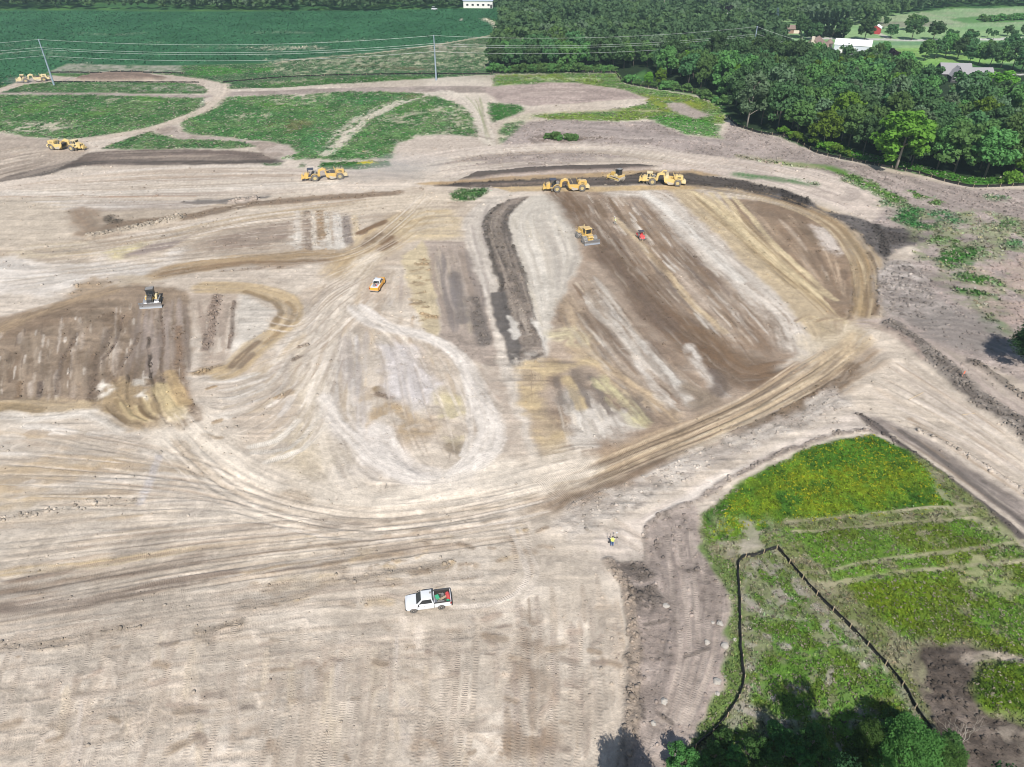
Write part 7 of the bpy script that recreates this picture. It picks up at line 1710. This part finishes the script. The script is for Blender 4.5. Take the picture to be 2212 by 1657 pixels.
def prop(name, mb, mt, label, cat, parts=()):
    o = mb.move(PT).build(name, mt); tag(o, label, cat)
    for nm, b_, m_ in parts: b_.move(PT).build(nm, m_, o)
    return o
prop("survey_rod", MB().tube([(.455, -.46, 0), (.455, -.46, 2.0)], .017, 8).tube([(.455, -.46, 1.15), (.1, -.80, .0)], .012, 6).tube([(.455, -.46, 1.15), (.75, -.75, .0)], .012, 6), M_GREYM, "grey survey rod with a receiver head held in the right hand on the pale bench", "survey rod",
     [("receiver_head", MB().lathe([(.05, 2.0), (.10, 2.03), (.10, 2.10), (.03, 2.14)], (.455, -.46, 0), 'z', 16), M_WHITE), ("controller", MB().box((.40, -.66, 1.18), (.46, -.46, 1.36)).tube([(.43, -.46, 1.2), (.45, -.80, 1.12)], .02, 6), M_BLACKP)])
prop("shovel", MB().tube([(.40, .42, .1), (.36, .36, 1.35), (.30, .28, 2.05)], .02, 8).prism([(.40, .05), (.36, .34), (.44, .34)], .32, .52), M_BLACKP, "dark long handled tool held upright in the left hand on the pale bench", "tool")
fx, fy = fp(2461, 899); hz_ = float(ground_z(fx, fy)); pr = R(205)
make_person((fx, fy, hz_), pr, "person in lime vest and grey trousers between the compactor and the red vehicle",
            [((.14, -.16, .50), (.05, -.24, .09), (.20, -.26, .045)), ((-.05, .17, .50), (-.22, .24, .09), (-.08, .27, .045))],
            [((.22, -.30, 1.12), (.42, -.20, 1.18), (1, .2, 0)), ((.22, .30, 1.10), (.40, .22, 1.20), (1, -.1, .1))], M_GREYT, M_SHIRT, M_VEST, M_HELM, .08)
PT = Matrix.Translation((fx, fy, hz_)) @ Matrix.Rotation(pr, 4, 'Z')
prop("prism_pole", MB().tube([(.50, .21, 0), (.50, .21, 2.2)], .02, 8), M_GREYM, "tall survey pole with a white prism on the brown field", "survey pole", [("prism", MB().lathe([(.03, 2.15), (.10, 2.2), (.10, 2.32), (.03, 2.36)], (.50, .21, 0), 'z', 14), M_WHITE)])
# ------------------------------------------------------------------ stakes, laths, stones, dead wood
def stake(px, py, h, label, flag=None):
    x, y = gp(px, py); z = float(ground_z(x, y)); o = MB().box((-.03, -.015, -.2), (.03, .015, h)).build("survey_stake", M_POLEW); o.location = (float(x), float(y), z); o.rotation_euler = (0, R(4), .4); tag(o, label, "stake")
    if flag: MB().prism([(0, h * .5), (.34, h * .55), (.30, h * .95), (.06, h)], -.02, .02).tube([(0, 0, h * .55), (.18, .1, h * .3), (.12, .05, .1)], .05, 6).build("flag", flag, o)
M_FLAG = mat("orange_flag", (.80, .16, .08), .7, dust=.05)
stake(2074, 820, 1.3, "orange flagged stake standing on the dark clod berm", M_FLAG)
stake(970.5, 990, 1.2, "thin stake left in the pale loop below the brown patch"); stake(832, 1055, 1.2, "thin stake on the tan ground left of the main track")
for i, (a_, b_, lab) in enumerate([((3636, 1598), (3692, 1572), "pale lath lying on the right hand haul road, upper one"), ((3850, 1659), (3898, 1654), "pale lath lying on the right hand haul road, lower one")]):
    q0, q1 = fp(*a_), fp(*b_); o = MB().tube([(q0[0], q0[1], float(ground_z(*q0)) + .05), (q1[0], q1[1], float(ground_z(*q1)) + .07)], .07, 6).build("wooden_lath", M_WOOD); tag(o, lab, "lath")
M_ROCK = mat("pale_stone", (.36, .34, .31), .9, dust=.2, scale=4)
def rock(px, py, r, label=None):
    x, y = gp(px, py); b = bmesh.new(); bmesh.ops.create_icosphere(b, subdivisions=3, radius=r)
    o3 = nrg.uniform(0, 50, 3)
    for v in b.verts:
        d = v.co.normalized(); k = vnoise(np.array([d.x * 1.6 + o3[0]]), np.array([d.y * 1.6 + d.z * 1.3 + o3[1]]), 3)[0]
        v.co *= .7 + .6 * k; v.co.z *= .62
    me = bpy.data.meshes.new("boulder"); b.to_mesh(me); b.free(); me.materials.append(M_ROCK)
    o = bpy.data.objects.new("boulder", me); col.objects.link(o); o.location = (float(x), float(y), float(ground_z(x, y)) + r * .15); o.rotation_euler = (0, 0, nrg.uniform(0, 6))
    tag(o, label, "boulder")
def z3(x, y): return (2600 + x / 1.4786) / 1.85256, (1950 + y / 1.4786) / 1.85256
for (x, y), r, lab in [((415, 806), .38, "pale boulder at the upper end of the grey earth edge by the left silt fence"), ((441, 943), .42, "tall pale boulder pair end in the weeds just left of the silt fence"), ((338, 916), .33, "flat pale boulder on the grey earth left of the weed edge"), ((394, 1152), .48, "largest pale boulder at the weed edge left of the fence bend"),
                       ((398, 1222), .26, "small pale boulder just below the largest one"), ((500, 900), .24, "small white stone close against the left silt fence"), ((95, 700), .40, "dusty boulder beside the dark churned patch on grey earth"), ((84, 1268), .36, "boulder with a dark hollow on the lower grey earth"), ((20, 1400), .3, "boulder at the left side of the grey earth lower down"), ((372, 800), .22, "small stone left of the upper pale boulder")]:
    rock(*z3(x, y), r, lab)
db = MB(); ox, oy = map(float, gp(2075, 1640))
def twig(a, d, r, n):
    a = Vector(a); d = Vector(d); q = [a]
    for k in range(4): q.append(q[-1] + d * .25 + Vector(nrg.normal(size=3)) * .08 * d.length)
    db.tube(q, r, 5, r * .4)
    if n > 0:
        for k in range(3): twig(q[1 + k], (d.normalized() + Vector(nrg.normal(size=3)) * .6) * d.length * .6, r * .55, n - 1)
for k in range(6): twig((nrg.normal() * .3, nrg.normal() * .3, .2), (nrg.uniform(-1.6, 1.0), nrg.uniform(-.6, 2.2), nrg.uniform(.5, 1.8)), .045, 2)
o = db.build("dead_branch", M_BARKP); o.location = (ox, oy, float(ground_z(ox, oy))); tag(o, "bare pale dead branches beside the silt fence at the lower right", "dead branches")
# near trees
def wtree(key, x, y, s, lab, sz=None, name="tree", group=None): return put_tree(key, x, y, s, sz, name, lab, "tree", group)
wtree("big", 37.6, 35.6, .78, "leafy bright green tree at the bottom edge right of the deep shadow", .62)
wtree("big", 40.4, 35.0, .52, "small leafy tree squeezed between the bright tree and the end of the silt fence", .5)
wtree("big", 35.0, 37.2, .46, "low leafy tree in half shade left of the bright tree at the bottom edge", .42)
wtree("bigdark", 30.6, 22.6, .66, "tall tree just below the picture casting the longest shadow over the weeds", 1.9)
wtree("bigdark", 33.2, 25.0, .5, "tree just below the picture casting the broad right hand shadow", 1.35)
wtree("bigdark", 26.6, 27.2, .8, "tree just below the picture casting the middle shadow", 1.1)
wtree("bigdark", 20.5, 27.0, .75, "tree just below the picture casting shadow over the fence foot", 1.0)
wtree("bigdark", 11.3, 27.4, .62, "tree just below the picture casting a leafy shadow on grey earth", .98)
x, y = gp(2222, 792); wtree("bigdark", float(x), float(y), .95, "dark spreading tree cut by the right picture edge", .75)
for i, (px, py) in enumerate([(1540, 1648), (1580, 1655), (1620, 1640), (1650, 1662), (1690, 1640), (1725, 1655), (1745, 1620), (1790, 1662), (1845, 1650), (1880, 1620), (1900, 1662), (1930, 1585), (2035, 1640), (1510, 1668), (1470, 1665), (1560, 1612), (1670, 1600)]):
    x, y = gp(px, py); s = nrg.uniform(.55, 1.0); wtree("sap", float(x), float(y), s, "leafy sapling in the brush along the lower picture edge", s * nrg.uniform(.8, 1.1), "sapling", "saplings of the lower edge")
# ------------------------------------------------------------------ weeds, crop and clods (uncountable)
def tintmat(name, rough=.85, trans=.2):
    g = NT(name, rough, .12); a = g.attr("tint"); g.l(a.outputs['Color'], g.b.inputs['Base Color'])
    if trans:
        tr = g.n('ShaderNodeBsdfTranslucent'); g.l(a.outputs['Color'], tr.inputs['Color']); ms = g.n('ShaderNodeMixShader'); ms.inputs[0].default_value = trans
        out = [q for q in g.t.nodes if q.type == 'OUTPUT_MATERIAL'][0]
        g.l(g.b.outputs[0], ms.inputs[1]); g.l(tr.outputs[0], ms.inputs[2]); g.l(ms.outputs[0], out.inputs['Surface'])
    return g.m
M_TUFT = tintmat("weed_blades"); M_CLOD = tintmat("clod_soil", .95, 0)
def pts_in(pl, dens, n_max=400000):
    lo, hi = pl.min(0), pl.max(0); n = int(min(n_max, (hi - lo).prod() * dens))
    q = nrg.uniform(lo, hi, (n, 2)); return q[inpoly(pl, q[:, 0], q[:, 1])]
def tint_mesh(name, v, tint, m, label):
    me = quads_mesh(name, v, m); at = me.attributes.new("tint", 'FLOAT_COLOR', 'POINT')
    c = np.ones((len(v), 4), np.float32); c[:, :3] = np.clip(np.repeat(tint, 4, 0), .002, .8); at.data.foreach_set("color", c.ravel())
    o = bpy.data.objects.new(name, me); col.objects.link(o); return tag(o, label, name.replace("_", " "), kind='stuff')
def blades(q, w, h, nb, spread, up=.55):
    """nb leaning leaf quads at each point"""
    n = len(q); k = n * nb
    base = np.repeat(q, nb, 0); hh = np.repeat(nrg.uniform(.5, 1.3, n), nb) * h
    x = base[:, 0] + nrg.normal(size=k) * spread; y = base[:, 1] + nrg.normal(size=k) * spread; z = ground_z(x, y) + hh * nrg.uniform(.25, .8, k)
    nn = unit(k) * (1 - up) * 1.4 + np.array([0, 0, up]); nn /= np.linalg.norm(nn, axis=1)[:, None]
    return leaf_quads(np.stack([x, y, z], 1), nn, w)
def weeds(name, pl, dens, w, h, nb, spread, label, gain=(.65, 1.45), extra=None, up=.5, vmin=.35):
    q = np.vstack([pts_in(a, dens) for a in pl]); vg = sample(VEG, q[:, 0], q[:, 1]); q = q[nrg.random(len(q)) < np.clip((vg - vmin + .25) * 1.4, 0, 1) * (vg > vmin * .6)]
    c = sample(C, q[:, 0], q[:, 1]).astype(np.float64)
    c = c * nrg.uniform(*gain, len(q))[:, None] * (1 + nrg.normal(size=(len(q), 3)) * .07)
    if extra is not None: c = extra(q, c)
    return tint_mesh(name, blades(q, w, h, nb, spread, up), np.repeat(c, nb, 0), M_TUFT, label)
FLOW = P("1530,1165 1600,1050 1742,968 1882,938 1990,1000 2060,1085 2000,1110 1700,1130"); OLV = P("1830,1250 2000,1240 2080,1300 1990,1380 1880,1340")
def flowers(q, c):
    i = inpoly(FLOW, q[:, 0], q[:, 1]); k = i & (nrg.random(len(q)) < .24 * sstep(.35, .6, fbm(q[:, 0], q[:, 1], 6.0, 71)) + .05)
    c[k] = np.array([.30, .31, .018]) * nrg.uniform(.7, 1.3, k.sum())[:, None]
    k = ~i & (nrg.random(len(q)) < .17); c[k] = np.array([.26, .24, .17]) * nrg.uniform(.6, 1.2, k.sum())[:, None]
    k = nrg.random(len(q)) < .14; c[k] *= .45
    return c
NEARW = P("1512,1112 1600,1044 1742,968 1882,938 1990,990 2100,1075 2211,1184 2300,1260 2300,1720 1430,1720 1490,1604 1550,1498 1576,1390 1580,1300 1538,1222 1508,1150")
weeds("weeds", [NEARW], 13, .095, .26, 5, .11, "yellow flowering weeds and grass covering the lower right corner", (.85, 1.8), flowers)
def drygrass(q, c):
    k = nrg.random(len(q)) < .15; c[k] = np.array([.34, .32, .24]) * nrg.uniform(.6, 1.1, k.sum())[:, None]
    k = nrg.random(len(q)) < .14; c[k] *= .5
    return c
MEAD = [P("-80,160 105,165 390,142 594,138 655,128 808,116 937,99 1070,79 1075,205 1030,300 860,345 600,345 400,330 -80,330"), P("555,348 850,345 850,368 555,368"), P("1050,150 1340,155 1420,190 1560,225 1580,300 1400,300 1060,325")]
weeds("meadow_weeds", MEAD, 1.5, .32, .24, 3, .42, "green meadow weeds between the haul roads in the upper left", (1.1, 1.85), drygrass, .85)
weeds("roadside_weeds", [P("1560,330 1960,400 2240,430 2240,760 2100,720 1900,480 1700,370"), P("960,400 1060,400 1060,450 960,450"), P("1640,285 1800,300 2000,360 2240,370 2240,405 2000,390 1800,350")], 2.2, .26, .36, 4, .3, "weed patches on the grey ground along the right side", (.95, 1.7), drygrass)
def croptint(q, c): return c * nrg.uniform(.75, 1.3, len(q))[:, None]
q = pts_in(P("-160,24 0,24 500,28 1080,19 1060,76 937,96 655,126 403,140 142,137 99,157 0,184 -160,200"), .34)
c = sample(C, q[:, 0], q[:, 1]).astype(np.float64) * nrg.uniform(.85, 1.6, len(q))[:, None]
tint_mesh("crop_plants", blades(q, .42, .4, 1, .3, .6), c, M_TUFT, "dark green crop plants filling the large field at the upper left")
# clods and stones
ICO = np.array(bmesh_ico := [tuple(v) for v in [(0, .526, .851), (0, -.526, .851), (.526, .851, 0), (-.526, .851, 0), (.851, 0, .526), (-.851, 0, .526), (0, .526, -.851), (0, -.526, -.851), (.526, -.851, 0), (-.526, -.851, 0), (.851, 0, -.526), (-.851, 0, -.526)]])
ICF = np.array([(0, 1, 4), (0, 4, 2), (0, 2, 3), (0, 3, 5), (0, 5, 1), (1, 8, 4), (4, 8, 10), (4, 10, 2), (2, 10, 6), (2, 6, 3), (3, 6, 11), (3, 11, 5), (5, 11, 9), (5, 9, 1), (1, 9, 8), (7, 8, 9), (7, 10, 8), (7, 6, 10), (7, 11, 6), (7, 9, 11)])
def clods(name, q, r, tint, label):
    n = len(q); v = ICO[None] * nrg.uniform(.55, 1.25, (n, 12, 1)) * (r[:, None] * nrg.uniform(.7, 1.3, (n, 3)))[:, None, :] * np.array([1, 1, .7])
    a = nrg.uniform(0, 6.28, n); ca, sa = np.cos(a)[:, None], np.sin(a)[:, None]
    v = np.stack([v[..., 0] * ca - v[..., 1] * sa, v[..., 0] * sa + v[..., 1] * ca, v[..., 2]], -1)
    v += np.stack([q[:, 0], q[:, 1], ground_z(q[:, 0], q[:, 1]) + r * .12], 1)[:, None, :]
    me = bpy.data.meshes.new(name); nv = n * 12; me.vertices.add(nv); me.vertices.foreach_set("co", v.astype(np.float32).ravel())
    f = (ICF[None] + (np.arange(n) * 12)[:, None, None]).reshape(-1, 3).astype(np.int32)
    me.loops.add(len(f) * 3); me.loops.foreach_set("vertex_index", f.ravel()); me.polygons.add(len(f)); me.polygons.foreach_set("loop_start", np.arange(0, len(f) * 3, 3, dtype=np.int32)); me.update()
    at = me.attributes.new("tint", 'FLOAT_COLOR', 'POINT'); c = np.ones((nv, 4), np.float32); c[:, :3] = np.clip(np.repeat(tint, 12, 0), .01, .7); at.data.foreach_set("color", c.ravel()); me.materials.append(M_CLOD)
    o = bpy.data.objects.new(name, me); col.objects.link(o); return tag(o, label, name.replace("_", " "), kind='stuff')
lo, hi = np.array([-150, 34]), np.array([175, 300])
q = nrg.uniform(lo, hi, (900000, 2)); q = q[np.abs(q[:, 0]) < .74 * (q[:, 1] * CT + CAM_H * ST) + 3]
cl = sample(CLD, q[:, 0], q[:, 1]); vg = sample(VEG, q[:, 0], q[:, 1]); nz = fbm(q[:, 0], q[:, 1], 7.0, 88)
pr_ = np.where(vg > .3, .004, .003 + .045 * sstep(.5, .75, nz) * .5 + .50 * np.clip(cl, 0, 1) ** 1.5) * np.clip(1.2 - q[:, 1] / 330, .25, 1)
q = q[nrg.random(len(q)) < pr_]
dd_ = q[:, 1]; r = (.05 + .13 * nrg.random(len(q)) ** 2.5) * (1 + dd_ / 130.0) * (1 + .5 * np.clip(sample(CLD, q[:, 0], q[:, 1]), 0, 1))
clods("soil_clods", q, r, sample(C, q[:, 0], q[:, 1]).astype(np.float64) * nrg.uniform(.62, 1.12, len(q))[:, None], "loose clods and crumbs of soil strewn over the graded site")
# dust raised by the moving scrapers
def dust(px, py, sx, sy, sz, den, label):
    x, y = gp(px, py); b = bmesh.new(); bmesh.ops.create_icosphere(b, subdivisions=4, radius=1)
    for v in b.verts:
        k = .75 + .5 * vnoise(np.array([v.co.x * 2.2 + px]), np.array([v.co.y * 2.2 + v.co.z * 1.7]), 5)[0]
        v.co = (v.co.x * sx * k, v.co.y * sy * k, v.co.z * sz * k)
    me = bpy.data.meshes.new("dust_cloud"); b.to_mesh(me); b.free()
    o = bpy.data.objects.new("dust_cloud", me); col.objects.link(o); o.location = (float(x), float(y), sz * .75)
    m = bpy.data.materials.new("dust_air"); m.use_nodes = True
    for n_ in list(m.node_tree.nodes):
        if n_.type != 'OUTPUT_MATERIAL': m.node_tree.nodes.remove(n_)
    v_ = m.node_tree.nodes.new('ShaderNodeVolumePrincipled'); v_.inputs['Color'].default_value = (.9, .87, .83, 1); v_.inputs['Density'].default_value = den
    m.node_tree.links.new(v_.outputs[0], [n_ for n_ in m.node_tree.nodes if n_.type == 'OUTPUT_MATERIAL'][0].inputs['Volume']); me.materials.append(m)
    tag(o, label, "dust", kind='stuff')
dust(800, 385, 15, 7, 2.2, .035, "dust trailing behind the scraper on the pale haul road")
dust(885, 368, 12, 8, 2.6, .03, "older dust drifting over the haul road junction")
dust(55, 180, 9, 4, 1.6, .03, "dust behind the cream scraper at the field corner")
# ------------------------------------------------------------------ air
hz = MB().box((-2300, -400, -3), (2300, 2450, 76)).build("haze", None)
hz.data.materials.clear()
hm = bpy.data.materials.new("haze"); hm.use_nodes = True
for n_ in list(hm.node_tree.nodes):
    if n_.type != 'OUTPUT_MATERIAL': hm.node_tree.nodes.remove(n_)
pv = hm.node_tree.nodes.new('ShaderNodeVolumePrincipled')
pv.inputs['Color'].default_value = (.62, .84, .90, 1); pv.inputs['Density'].default_value = .0002; pv.inputs['Anisotropy'].default_value = .2
hm.node_tree.links.new(pv.outputs[0], [n_ for n_ in hm.node_tree.nodes if n_.type == 'OUTPUT_MATERIAL'][0].inputs['Volume'])
hz.data.materials.append(hm); hz['kind'] = 'stuff'
